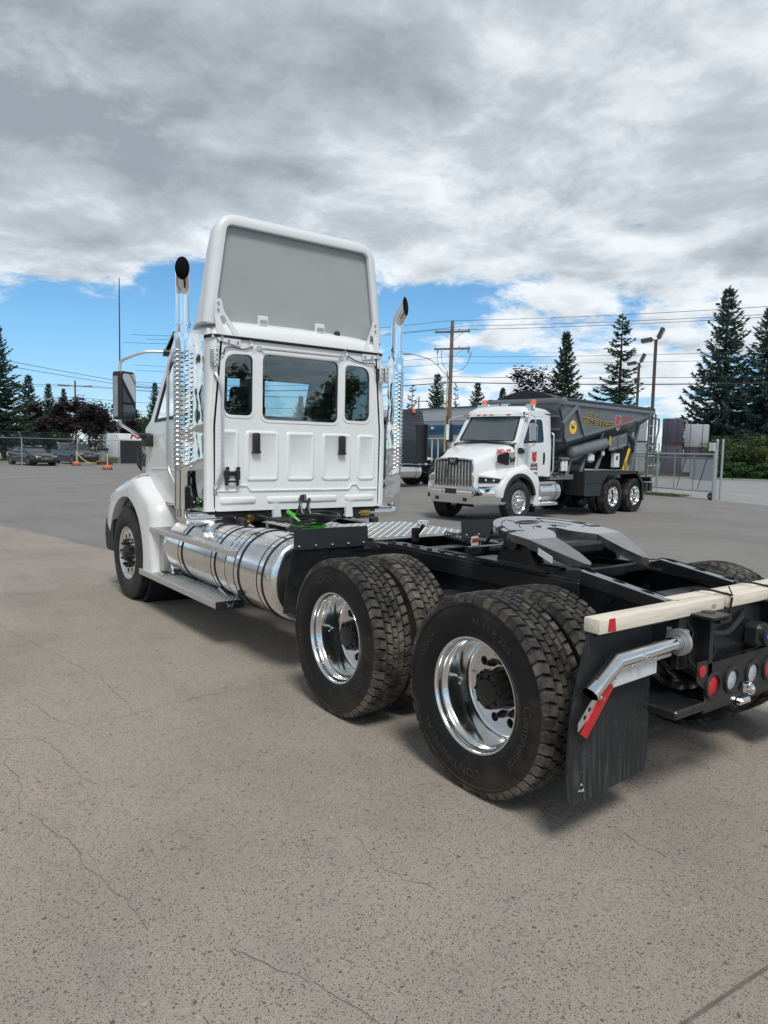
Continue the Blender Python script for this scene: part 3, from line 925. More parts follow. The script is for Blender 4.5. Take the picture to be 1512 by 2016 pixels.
mb = MB(); mb.tube(polyround([(0, 0, 6.0), (1.5, 1.2, 7.0), (3.2, 2.4, 7.6)], 0.5), 0.05, 6); la = mb.build('lamp_arm', 'galvanised', t)
mb = MB(); mb.obox((3.4, 2.55, 7.63), (0.8, 0.3, 0.16), Matrix.Rotation(0.64, 3, 'Z'), 0.05); mb.build('lamp_head', 'galvanised', la)
utility_pole(106.2, -84.3, 11.8, 'thin distant utility pole above the roof of the grey building', [(11.0, 3.4)], radians(30))

wire_n = 0
def wire(pts, r, label, sag=0.5):
    mb = MB(); path = []
    for i in range(len(pts)-1):
        a, c = V3(pts[i]), V3(pts[i+1])
        for j in range(12):
            u = j/12; p = a.lerp(c, u); p.z -= sag*4*u*(1-u); path.append(p)
    path.append(V3(pts[-1]))
    mb.tube(path, r, 4)
    o = mb.build('power_line', 'cable', angle=90)
    tag(o, label, 'power line', 'overhead power and telephone lines'); return o
du = V3((cos(radians(35)), sin(radians(35)), 0))
def wp(u, z, far=False):
    base = V3((PX, PY, 0))
    L = base+V3((56.0, -31.2, 0))-V3((42.4, -35.9, 0))  # previous pole towards the left
    R = V3((-1.8, -54.5, 0))
    return [L+V3((4, 6, 0))+du*u*1.0+V3((14*0.6, 14*0.46, z-0.1)), base+du*u+V3((0, 0, z)), R+du*u+V3((0, 0, z-0.25))]
for (u, z, lb, r) in ((-1.3, 11.75, 'topmost thin power line over the spruces, on the outer end of the upper crossarm', 0.016), (0.4, 12.2, 'power line leaving the very tip of the tall brown pole', 0.016), (1.35, 11.5, 'lowest of the three power lines on the upper crossarm of the tall brown pole', 0.016),
                   (0.2, 9.35, 'bare line below the lower crossarm, above the street lamp arm joint', 0.014), (0.0, 8.85, 'second bare line below the lower crossarm of the tall brown pole', 0.014),
                   (0.1, 7.75, 'thin telephone cable with slack loops near the white splice box', 0.018), (-0.1, 7.3, 'thickest black telephone cable crossing the middle of the tall brown pole', 0.035)):
    wire(wp(u, z), r, lb, 0.55)
PL = V3((109.2, -23.1, 0))
for k, (z, dy) in enumerate(((9.95, 2.2), (9.95, -2.2), (8.2, 0), (6.9, 0), (6.5, 0.1))):
    lb = ['line on the far end of the crossarm of the pole behind the purple trees', 'line on the near end of the crossarm of the pole behind the purple trees', 'single line midway up the pole behind the purple trees', 'slack cable low on the pole behind the purple trees', 'lowest slack cable on the pole behind the purple trees'][k]
    wire([PL+V3((-8, 42, z-0.8)), PL+V3((0.3*dy, dy, z)), PL+V3((-18, -46, z+0.6))], 0.025, lb, 0.9)
for k in range(2):
    wire([(62, 8+k, 10.6-k*0.45), (69.5, -8, 8.75-k*0.45), (90, -42-k, 8.2-k*0.3)], 0.022, ['upper of two sagging lines over the black sedan', 'lower of two sagging lines over the black sedan'][k], 0.3)

def lot_light(x, y, h, label, rz):
    t = thing('lamp_post', label, 'lamp post', (x, y, 0), rz, 'square rust-brown lot lights')
    mb = MB(); mb.box(-0.085, 0.085, -0.085, 0.085, 0.5, h, 0.012); mb.build('post', 'rust_steel', t)
    mb = MB(); mb.cyl((0, 0, 0), (0, 0, 0.5), 0.28, 20); mb.build('concrete_base', 'concrete_block', t)
    for sx, tilt in ((-1, -0.16), (1, -1.15)):
        mb = MB(); mb.obox((sx*0.50 if sx < 0 else 0.24, 0, h-0.02 if sx < 0 else h+0.36), (0.62, 0.44, 0.22), Matrix.Rotation(tilt, 3, 'Y'), 0.03)
        mb.beam((0, 0, h-0.05), (sx*0.3, 0, h+0.05+(0.12 if sx > 0 else 0)), 0.06, 0.06)
        hd = mb.build('lamp_head', 'rust_steel', t)
        mb = MB(); R = Matrix.Rotation(tilt, 3, 'Y'); c = V3((sx*0.50 if sx < 0 else 0.24, 0, h-0.02 if sx < 0 else h+0.36))+R @ V3((0, 0, -0.115)); mb.obox(c, (0.5, 0.36, 0.02), R); mb.build('lens', 'clear_lens', hd)
lot_light(22.3, -33.7, 8.35, 'taller-looking nearer rust-brown lamp post with one upturned head, behind the hopper ladder', radians(208))
lot_light(29.3, -42.3, 8.35, 'farther rust-brown lamp post with twin heads beside the sparse spruce', radians(208))

# ------------------------------------------------------------------ trees
def spruce_meshes(seed, H, Rb, whorls, per, fill=1.0, droop=0.0):
    rnd = random.Random(seed)
    tr = MB()
    tr.tube([(0, 0, -0.1), (0.05*rnd.uniform(-1, 1), 0, H*0.4), (0, 0.04, H*0.75), (0, 0, H*0.995)], [H*0.016, H*0.012, H*0.006, H*0.001], 7)
    cr = MB(); vs = cr.v; fs = cr.f
    def spray(p, d, l, wd):
        d = d.normalized()
        s = d.cross(V3((rnd.uniform(-1, 1), rnd.uniform(-1, 1), rnd.uniform(-1, 1))))
        if s.length < 1e-3: return
        s = s.normalized()*wd
        b = len(vs); m = p+d*l*0.45
        vs.extend([tuple(p), tuple(m+s), tuple(p+d*l), tuple(m-s)])
        fs.append((b, b+1, b+2, b+3))
    for i in range(whorls):
        u = (i+0.5)/whorls
        z = H*(0.05+0.945*u**0.92)
        taper = (1-u)**0.86
        nb = max(4, int(per*(0.6+0.4*(1-u))))
        a0 = rnd.uniform(0, 2*pi)
        for j in range(nb):
            if rnd.random() > 0.93*fill+0.07: continue
            a = a0+2*pi*j/nb+rnd.uniform(-0.28, 0.28)
            L = Rb*(taper+0.02)*rnd.uniform(0.55, 1.2)+0.12
            rise = 0.62*u-0.20+rnd.uniform(-0.12, 0.12)-droop
            d0 = V3((cos(a), sin(a), rise)).normalized()
            side = V3((-sin(a), cos(a), 0))
            p0 = V3((0, 0, z+rnd.uniform(-0.12, 0.12)*H/whorls*3))
            k = max(3, int(L/(H*0.021)))
            pts = []
            for q in range(k+1):
                s = q/k
                p = p0+d0*(L*s)+V3((0, 0, -0.16*L*sin(pi*s*0.9)+0.10*L*s*s))
                pts.append(p)
            tr.tube(pts[:max(2, k-1)], [H*0.0018*(1-0.8*s/k)+0.004 for s in range(max(2, k-1))], 3, cap=False)
            for q in range(1, k+1):
                s = q/k
                if s < 0.12 and u < 0.75: continue
                p = pts[q]; t = (pts[q]-pts[q-1])
                sz = H*0.036*(0.75+0.5*rnd.random())*(0.6+0.4*taper)
                for g in range(13 if fill > 0.8 else 10):
                    sd = rnd.choice((-1, 1))
                    d = t.normalized()*rnd.uniform(0.35, 1.0)+side*sd*rnd.uniform(0.2, 0.95)*(1.0-0.4*s)+V3((0, 0, rnd.uniform(-0.55, 0.22)))
                    spray(p+t*rnd.uniform(-0.9, 0.1), d, sz*rnd.uniform(0.7, 1.5)*(1.15-0.35*s), sz*rnd.uniform(0.10, 0.20))
    for g in range(14):
        spray(V3((0, 0, H*(0.95+0.05*rnd.random()))), V3((rnd.uniform(-.5, .5), rnd.uniform(-.5, .5), 0.8)), H*0.02, H*0.004)
    return tr, cr
def meshes_of(tr, cr, m):
    a = tr.build('trunk', 'bark'); c = cr.build('crown', m, recalc=False)
    ma, mc = a.data, c.data
    bpy.data.objects.remove(a); bpy.data.objects.remove(c)
    return ma, mc
SP = [meshes_of(*spruce_meshes(3, 16, 4.3, 36, 9), 'spruce_blue'), meshes_of(*spruce_meshes(5, 16, 3.3, 34, 10, 1.0), 'spruce_needles'),
      meshes_of(*spruce_meshes(8, 16, 3.5, 27, 9, 0.80, 0.10), 'spruce_needles'), meshes_of(*spruce_meshes(12, 16, 4.0, 30, 10), 'spruce_needles'),
      meshes_of(*spruce_meshes(21, 16, 2.6, 16, 5, 0.5), 'spruce_needles')]
def spruce(x, y, h, kind, label, spread=1.0, rz=0.0, group='spruces around the yard'):
    t = thing('spruce_tree', label, 'tree', (x, y, 0), rz, group)
    for nm, me in zip(('trunk', 'crown'), SP[kind]):
        o = mesh_obj(nm, me, t); s = h/16; o.scale = (s*spread, s*spread, s)
spruce(34.2, -62.7, 17.4, 0, 'big dense blue spruce behind the olive hedge by the sliding gate', 0.90, 0.4)
spruce(30.6, -63.4, 15.2, 0, 'blue spruce cut off by the edge of the view, beside the biggest spruce', 1.05, 2.2)
spruce(33.6, -69.5, 9.2, 3, 'shorter spruce filling the gap low between the two big blue spruces', 1.25, 1.1)
spruce(47.4, -65.0, 16.9, 2, 'sparse spruce with long open branches beside the farther lamp post', 1.12, 0.9)
spruce(55.2, -65.2, 16.0, 1, 'narrow spruce standing just right of the purple tree over the hopper', 0.95, 2.0)
spruce(81.1, -67.5, 13.1, 3, 'spruce rising over the grey building just left of the tall brown pole', 1.0, 0.2)
spruce(83.1, -72.9, 12.2, 4, 'slim thin spruce over the grey building just right of the tall brown pole', 0.75, 1.4)
spruce(77.2, -71.9, 11.9, 3, 'small dark spruce over the building, left above the white truck cab', 1.0, 3.0)
spruce(81.6, -81.7, 12.0, 1, 'smallest spruce tip over the building, at the end of the tarp bulge', 1.05, 4.0)
spruce(95.3, -74.0, 12.7, 4, 'bare ragged spruce nearest the exhaust stack, over the building roof', 1.2, 5.0)
spruce(71.5, -7.3, 12.2, 3, 'tall dark spruce at the far left behind the white vehicle', 1.1, 1.0)
spruce(142.2, -23.0, 13.6, 3, 'broad dark spruce behind the black sedan', 1.15, 2.0)
spruce(141.6, -26.2, 12.2, 1, 'slimmer spruce close beside the broad dark spruce behind the black sedan', 1.0, 0.3)
spruce(156.1, -32.1, 12.5, 1, 'slender spruce next to the pole behind the purple-leaved trees', 0.85, 3.6)
spruce(77.9, -23.9, 8.5, 3, 'spruce standing between the tractor mirror and its cab, by the house', 0.8, 4.4)
spruce(101, -24.5, 7.4, 4, 'small thin spruce touching the pole behind the purple trees', 0.9, 2.7)
spruce(62, -84, 9.0, 1, 'low spruce tip behind the white wrapped pallet', 0.8, 0.7)

spruce(75.5, -41.0, 8.0, 3, 'small spruce seen through the back window of the white tractor', 0.9, 1.9)
spruce(86.0, -36.0, 7.2, 1, 'spruce behind the white tractor, left of the one in its back window', 1.0, 0.9)
rnd = random.Random(55)
mb = MB()
for k in range(420):
    az = radians(rnd.uniform(-112, 42)); R_ = rnd.uniform(205, 265)
    cx, cy = -2.6+R_*cos(az), 3.7+R_*sin(az)
    hh = rnd.uniform(2.6, 5.4) if az > radians(-47) else rnd.uniform(2.0, 3.6)
    for q in range(46):
        a_ = rnd.uniform(0, 2*pi); rr = hh*0.75*sqrt(rnd.random()); z = 0.2+hh*rnd.random()**0.8*(1-0.35*(rr/(hh*0.75))**2)
        p = V3((cx+rr*cos(a_), cy+rr*sin(a_), z)); n_ = V3((rnd.uniform(-1, 1), rnd.uniform(-1, 1), rnd.uniform(-0.3, 1))).normalized(); x_, y_ = frame_from(n_); l = rnd.uniform(0.35, 0.75)
        mb.add([p-x_*l, p+y_*l*0.6, p+x_*l, p-y_*l*0.6], [(0, 1, 2, 3)])
o = mb.build('treeline', 'dark_leaves', recalc=False); o['kind'] = 'stuff'

def leafy_meshes(seed, H, R, trunk, n, leaf, mname, squash=0.8, blobs=16, z0=0.25, limbs=True):
    rnd = random.Random(seed)
    tr = MB()
    if trunk > 0:
        tr.tube([(0, 0, -0.1), (0.05, 0.03, H*0.3), (0.0, 0.0, H*0.62)], [trunk, trunk*0.8, trunk*0.35], 7)
    C = []
    for i in range(blobs):
        a = rnd.uniform(0, 2*pi); u = rnd.random(); rr = R*(0.2+0.75*sqrt(rnd.random()))*sqrt(max(0.08, 1-(2*u-1)**2*0.85))
        c = V3((rr*cos(a), rr*sin(a), H*(z0+(0.97-z0)*u)))
        C.append((c, R*rnd.uniform(0.22, 0.42)))
        if limbs:
            b = V3((0, 0, H*(0.12+0.4*u)))
            tr.tube(bez(b, b.lerp(c, 0.5)+V3((0, 0, -0.1*R)), c, 4), [trunk*0.4+0.01, trunk*0.3+0.008, trunk*0.22+0.006, trunk*0.15+0.004, 0.004], 4, cap=False)
    cr = MB(); vs = cr.v; fs = cr.f
    for i in range(n):
        c, r = rnd.choice(C)
        d = V3((rnd.gauss(0, 1), rnd.gauss(0, 1), rnd.gauss(0, 1))).normalized()
        p = c+V3((d.x, d.y, d.z*squash))*r*(rnd.random()**0.45)*rnd.choice((1, 1, 1, 1.25))
        if p.z < 0.05: p.z = 0.05+0.1*rnd.random()
        nrm = (d+V3((rnd.uniform(-1, 1), rnd.uniform(-1, 1), rnd.uniform(-0.4, 1.2)))).normalized()
        x, y = frame_from(nrm); l = leaf*rnd.uniform(0.6, 1.3)
        b = len(vs)
        vs.extend([tuple(p-x*l), tuple(p+y*l*0.5), tuple(p+x*l), tuple(p-y*l*0.5)])
        fs.append((b, b+1, b+2, b+3))
    if not tr.v: tr.tube([(0, 0, 0), (0, 0, 0.3)], 0.02, 4)
    return meshes_of(tr, cr, mname)
LT = {'purple': leafy_meshes(31, 5.6, 2.3, 0.11, 3600, 0.15, 'purple_leaves', z0=0.50), 'purple2': leafy_meshes(33, 5.2, 2.2, 0.10, 3300, 0.15, 'purple_leaves', z0=0.50),
      'tallpurple': leafy_meshes(35, 12.0, 4.2, 0.2, 3600, 0.22, 'purple_leaves', blobs=26), 'green': leafy_meshes(36, 5.0, 2.4, 0.12, 3000, 0.17, 'green_leaves'),
      'hedge': leafy_meshes(37, 3.3, 2.1, 0.06, 6500, 0.10, 'green_leaves', 0.9, 34, 0.10), 'juniper': leafy_meshes(39, 1.25, 1.7, 0.04, 4200, 0.10, 'juniper_leaves', 0.5, 26, 0.1)}
def leafy(name, kind, x, y, s, label, cat='tree', group=None, rz=0.0, sz=1.0):
    t = thing(name, label, cat, (x, y, 0.0), rz, group)
    for nm, me in zip(('trunk', 'crown'), LT[kind]):
        o = mesh_obj(nm, me, t); o.scale = (s, s, s*sz)
P_ = 'purple-leaved trees behind the chain-link fence'
leafy('purple_tree', 'purple', 75.1, -14.9, 1.06, 'purple-leaved tree directly behind the graphite suv roof', group=P_)
leafy('purple_tree', 'purple2', 72.9, -16.2, 1.02, 'purple-leaved tree behind the grey rubbish bin', group=P_, rz=2)
leafy('purple_tree', 'purple', 71.5, -18.2, 0.98, 'purple-leaved tree nearest the tractor mirror', group=P_, rz=4)
leafy('purple_tree', 'purple2', 77.5, -12.4, 1.05, 'purple-leaved tree in the gap between the sedan and the suv', group=P_, rz=1)
leafy('purple_tree', 'purple', 80.5, -17.6, 1.0, 'purple-leaved tree at the foot of the distant pole', group=P_, rz=5)
leafy('purple_tree', 'tallpurple', 61.8, -66.0, 1.02, 'tall loose purple-leaved tree rising over the hopper tarp')
leafy('green_tree', 'green', 82, -24.6, 0.9, 'low bright green tree under the tractor mirror')
leafy('green_tree', 'green', 98, -6.5, 1.0, 'rounded green tree under the tall spruce at the far left', rz=3)
leafy('green_tree', 'green', 41, -75, 1.25, 'pale green tree glimpsed between the blue spruce branches', rz=2)
H_ = 'olive hedge shrubs behind the sliding gate'
leafy('hedge_shrub', 'hedge', 30.2, -56.2, 1.0, 'olive hedge shrub nearest the gate post', 'shrub', H_)
leafy('hedge_shrub', 'hedge', 27.6, -57.4, 1.06, 'middle olive hedge shrub in front of the biggest spruce', 'shrub', H_, 2)
leafy('hedge_shrub', 'hedge', 24.9, -58.6, 1.02, 'olive hedge shrub at the edge of the view', 'shrub', H_, 4)
J_ = 'spreading junipers along the kerb'
leafy('juniper_shrub', 'juniper', 30.3, -53.6, 1.0, 'low spreading juniper closest to the sliding gate', 'shrub', J_)
leafy('juniper_shrub', 'juniper', 28.1, -54.3, 1.04, 'low juniper under the olive hedge shrub nearest the gate', 'shrub', J_, 1)
leafy('juniper_shrub', 'juniper', 26.0, -55.2, 1.0, 'low juniper in front of the middle olive hedge shrub', 'shrub', J_, 3)
leafy('juniper_shrub', 'juniper', 23.8, -56.2, 1.0, 'low juniper at the edge of the view', 'shrub', J_, 5)

# ------------------------------------------------------------------ fences and gate
def mesh_panel(mb, a, c, z0, z1, pitch, r):
    """woven diamonds: two families of slanting wires clipped to the panel"""
    a = V3(a); c = V3(c); L = (c-a).length; d = (c-a).normalized(); h = z1-z0; n = d.cross(V3((0, 0, 1)))
    for fam in (1, -1):
        s = -h
        while s < L:
            u0, u1 = max(s, 0), min(s+h, L)
            if u1-u0 > 0.02:
                if fam == 1: v0, v1 = u0-s, u1-s
                else: v0, v1 = h-(u0-s), h-(u1-s)
                off = n*(0.003*fam)
                mb.tube([a+d*u0+V3((0, 0, z0+v0))+off, a+d*u1+V3((0, 0, z0+v1))+off], r, 3, cap=False)
            s += pitch
    return mb
fpts = [(48.5, 5.2), (51.2, 0.4), (53.2, -2.6), (55.0, -6.4), (57.1, -10.7), (59.0, -13.4), (60.3, -14.75)]
fence = thing('chainlink_fence', 'galvanised chain-link fence with slanted barbed-wire arms in front of the cars', 'fence', (55, -6.4, 0))
def FL(p, z=0.0): return (p[0]-55.0, p[1]+6.4, z)
for i, p in enumerate(fpts):
    x, y, z = FL(p); mb = MB(); h = 2.0
    mb.tube([(x, y, 0), (x, y, h), (x-0.25, y+0.0, h+0.02), ][:2], 0.036, 8)
    mb.tube([(x, y, h), (x-0.12, y+0.22, h+0.42)], 0.024, 6); mb.build('post', 'galvanised', fence)
mb = MB(); mb.tube([FL(p, 1.98) for p in fpts], 0.024, 6); mb.build('top_rail', 'galvanised', fence)
mb = MB()
for i in range(len(fpts)-1): mesh_panel(mb, FL(fpts[i]), FL(fpts[i+1]), 0.05, 1.96, 0.085, 0.0014)
mb.build('wire_mesh', 'wire_mesh', fence, recalc=False, kind='stuff')
for k in range(3):
    mb = MB(); f = 0.25+0.37*k
    mb.tube([(FL(p)[0]-0.12*f, FL(p)[1]+0.22*f, 2.0+0.42*f) for p in fpts], 0.005, 4); mb.build('barbed_wire', 'wire_mesh', fence)

g0 = gp-gdir*0.10; GL = 6.6
gate = thing('sliding_gate', 'sliding galvanised chain-link gate with two pale signs and a small wheel', 'gate', tuple(g0), atan2(gdir.y, gdir.x))
mb = MB()
for z in (0.34, 1.86, 1.70): mb.tube([(0, 0, z), (GL, 0, z)], 0.032 if z != 1.70 else 0.022, 8)
for x in (0.0, GL): mb.tube([(x, 0, 0.34), (x, 0, 1.86)], 0.035, 8)
mb.build('gate_frame', 'galvanised', gate)
for x in (1.15, 2.3, 3.45, 4.7):
    mb = MB(); mb.tube([(x, 0.0, 0.36), (x, 0, 1.84)], 0.024, 6); mb.build('upright', 'galvanised', gate)
for x in (0.75, 2.0): 
    mb = MB(); mb.tube([(x+0.15, -0.03, 0.40), (x-0.35, -0.03, 1.82)], 0.016, 6); mb.build('brace_rod', 'rust_steel', gate)
mb = MB(); mesh_panel(mb, (0, 0.02, 0), (GL, 0.02, 0), 0.36, 1.84, 0.075, 0.0034); mb.build('wire_mesh', 'wire_mesh', gate, recalc=False, kind='stuff')
mb = MB(); mb.prism(rrect(0.12, 1.42, 0.78, 1.66, 0.03), XZ(-0.06), -0.004, 0.004); mb.build('large_sign', 'sign_white', gate)
mb = MB(); mb.prism(rrect(1.46, 1.95, 1.08, 1.66, 0.03), XZ(-0.06), -0.004, 0.004); mb.build('small_sign', 'sign_white', gate)
mb = MB(); mb.lathe([(0.05, -0.035), (0.13, -0.035), (0.15, -0.02), (0.15, 0.02), (0.13, 0.035), (0.05, 0.035)], (0.1, 0, 0.151), (0, 1, 0), 18, closed_prof=True); wh = mb.build('wheel', 'tyre_side', gate)
mb = MB(); mb.cyl((0.1, -0.03, 0.151), (0.1, 0.03, 0.151), 0.05, 12); mb.build('hub', 'galvanised', wh)
for k, (dx, dy, h, r) in enumerate(((0.10, -0.20, 2.42, 0.055), (-0.10, -0.30, 2.42, 0.045), (-0.22, 0.16, 2.0, 0.04))):
    t = thing('gate_post', ['thickest round steel post carrying the gate roller and white box', 'steel guide post just behind the thick gate post', 'shorter steel post at the free end of the gate'][k], 'post', tuple(g0+gdir*dx+V3((-gdir.y, gdir.x, 0))*dy), atan2(gdir.y, gdir.x), 'steel posts at the end of the sliding gate')
    mb = MB(); mb.tube([(0, 0, 0), (0, 0, h)], r, 12); mb.build('post', 'galvanised', t)
    mb = MB(); mb.lathe([(r*1.08, 0), (r*1.08, 0.03), (r*0.8, 0.07), (0.001, 0.09)], (0, 0, h-0.02), (0, 0, 1), 12); mb.build('cap', 'galvanised', t)
    if k == 0:
        mb = MB(); mb.box(0.06, 0.36, -0.02, 0.1, 1.98, 2.33, 0.012); mb.build('control_box', 'white_panel', t)
        mb = MB(); mb.cyl((0.16, 0.0, 1.92), (0.16, 0.12, 1.92), 0.09, 14); mb.build('roller', 'black_plastic', t)
t = thing('chainlink_fence', 'chain-link fence with barbed wire running behind the sliding gate past the pallets', 'fence', (18, -27.2, 0))
fp = [(-0.5, 0.0), (3, -1.1), (6.5, -2.3), (10, -3.4), (13.5, -4.6)]
for p in fp:
    mb = MB(); mb.tube([(p[0], p[1], 0), (p[0], p[1], 2.35)], 0.03, 8); mb.build('post', 'galvanised', t)
mb = MB(); mb.tube([(p[0], p[1], 1.85) for p in fp], 0.022, 6); mb.build('top_rail', 'galvanised', t)
mb = MB()
for i in range(4): mesh_panel(mb, (*fp[i], 0), (*fp[i+1], 0), 0.05, 1.84, 0.085, 0.0016)
mb.build('wire_mesh', 'wire_mesh', t, recalc=False, kind='stuff')
for k in range(3):
    mb = MB(); mb.tube([(p[0], p[1], 2.0+0.14*k) for p in fp], 0.004, 4); mb.build('barbed_wire', 'wire_mesh', t)

# wrapped pallets
def pallet(x, y, z, sx, sy, h, m, label, rz):
    t = thing('wrapped_pallet', label, 'pallet', (x, y, z), rz, 'plastic-wrapped pallet loads stacked beyond the gate')
    mb = MB(); mb.obox((0, 0, 0.14+(h-0.14)/2), (sx, sy, h-0.14), None, 0.07, 2)
    mb.build('wrapped_load', m, t)
    for k in range(3):
        mb = MB(); mb.box(-sx/2, sx/2, -sy/2+k*(sy-0.1)/2, -sy/2+k*(sy-0.1)/2+0.1, 0.0, 0.14); mb.build('runner', 'brown_board', t)
    mb = MB()
    for u in (-0.25, 0.25): mb.box(sx*u-0.02, sx*u+0.02, -sy/2-0.012, sy/2+0.012, 0.1, h+0.012)
    mb.build('strap', 'black_plastic', t)
rz = radians(28)
pallet(33.6, -53.9, 0.1, 1.7, 1.6, 2.5, 'purple_wrap', 'lower dark purple wrapped load beside the hopper ladder', rz)
pallet(33.6, -53.9, 2.6, 1.65, 1.55, 2.35, 'purple_wrap', 'upper dark purple wrapped load on top of its stack', rz)
pallet(32.4, -55.6, 0.1, 1.9, 1.6, 2.3, 'purple_wrap', 'dark purple wrapped load under the white one', rz)
pallet(32.4, -55.6, 2.4, 1.9, 1.6, 2.1, 'white_wrap', 'white plastic wrapped load half hidden by spruce branches', rz)
pallet(30.6, -57.0, 0.1, 1.8, 1.6, 2.2, 'purple_wrap', 'dark wrapped load in the shade of the big spruce', rz)

# ------------------------------------------------------------------ small yard things on the left
def barrier_stand(x, y, label):
    t = thing('barrier_weight', label, 'barrier weight', (x, y, 0), 0, 'weathered orange barrier bases')
    mb = MB(); mb.prism(roundpoly([(0.30*cos(2*pi*k/8), 0.30*sin(2*pi*k/8)) for k in range(8)], 0.06, 2), XY(0.08), 0, 0.22, ch=0.06); mb.build('base', 'orange_plastic', t)
    mb = MB(); mb.lathe([(0.33, 0), (0.33, 0.08), (0.30, 0.09), (0.001, 0.09)], (0, 0, 0), (0, 0, 1), 18); mb.build('rubber_foot', 'brown_board', t)
    mb = MB(); mb.tube([(0, 0, 0.3), (0, 0, 1.05)], 0.022, 8); mb.build('post', 'white_panel', t)
barrier_stand(55.4, -10.2, 'weathered orange barrier base in front of the graphite suv')
barrier_stand(46.9, -10.1, 'nearer weathered orange barrier base standing alone by the tractor fender')
mb = MB(); mb.tube(bez((55.4, -10.2, 1.02), (51.2, -10.15, -0.35), (46.9, -10.1, 1.02), 16), 0.03, 5)
tag(mb.build('barrier_chain', 'yellow_chain'), 'sagging yellow chain between the two orange barrier bases', 'chain')
t = thing('rubbish_bin', 'grey rubbish bin with a dark lid standing on a brown board', 'bin', (58.6, -13.0, 0.28))
mb = MB(); mb.lathe([(0.001, 0), (0.33, 0.0), (0.40, 0.9), (0.42, 0.92)], (0, 0, 0), (0, 0, 1), 20); mb.build('body', 'grey_bin', t)
mb = MB(); mb.lathe([(0.46, 0.88), (0.47, 1.0), (0.30, 1.1), (0.001, 1.12)], (0, 0, 0), (0, 0, 1), 20); mb.build('lid', 'black_plastic', t)
mb = MB(); mb.box(58.2, 59.6, -13.7, -12.3, 0, 0.28, 0.02)
tag(mb.build('wooden_platform', 'brown_board'), 'low brown board platform under the grey rubbish bin', 'platform')
for k, (x, y) in enumerate(((53.4, -3.6), (55.6, -8.1), (57.0, -11.2))):
    mb = MB(); mb.obox((0, 0, 0.065), (1.85, 0.16, 0.13), None, 0.03)
    o = mb.build('parking_kerb', 'kerb_grey', loc=(x-0.5, y, 0)); o.rotation_euler = (0, 0, radians(-64))
    tag(o, ['concrete parking kerb under the white vehicle at the fence', 'concrete parking kerb in front of the black sedan', 'concrete parking kerb in front of the graphite suv'][k], 'kerb', 'parking kerbs along the fence')
t = thing('privacy_screen', 'black fabric privacy screen panel on a steel frame beside the tractor hood', 'screen', (60.4, -14.9, 0), radians(-79))
mb = MB(); mb.box(0.03, 3.0, -0.02, 0.02, 0.06, 2.0, 0.01); mb.build('fabric', 'screen_black', t)
mb = MB()
for x in (0, 3.03): mb.tube([(x, 0, 0), (x, 0, 2.08)], 0.035, 8)
mb.tube([(0, 0, 2.05), (3.03, 0, 2.05)], 0.025, 8); mb.build('frame', 'galvanised', t)
mb = MB(); mb.tube([(0, 0, 2.05), (-0.12, 0.18, 2.45)], 0.022, 6); mb.build('barb_arm', 'galvanised', t)
t = thing('cargo_trailer', 'white box trailer with a faded red and blue emblem above the black screen', 'trailer', (63.6, -17.6, 0), radians(-79))
mb = MB(); mb.box(-2.2, 2.4, -0.2, 1.9, 0.5, 2.62, 0.06, 2); mb.build('box_body', 'car_white', t)
mb = MB(); text_mb(mb, 'N', 0.55, lambda u, v, w_=0: (-0.55+u+0.25*v, -0.205-w_, 2.36+v), 2.3, 0.03); mb.build('emblem', 'red_print', t, recalc=False)
mb = MB(); mb.prism([(-0.95, 2.48), (0.1, 2.48), (0.2, 2.56), (-0.85, 2.56)], XZ(-0.206), 0, 0.003); mb.build('emblem_bar', 'blue_print', t)
for sx in (-0.9, 0.5):
    mb = MB(); mb.lathe([(0.12, -0.1), (0.33, -0.1), (0.36, 0), (0.33, 0.1), (0.12, 0.1)], (sx, -0.05, 0.36), (0, 1, 0), 18, closed_prof=True); mb.build('wheel', 'tyre_side', t)

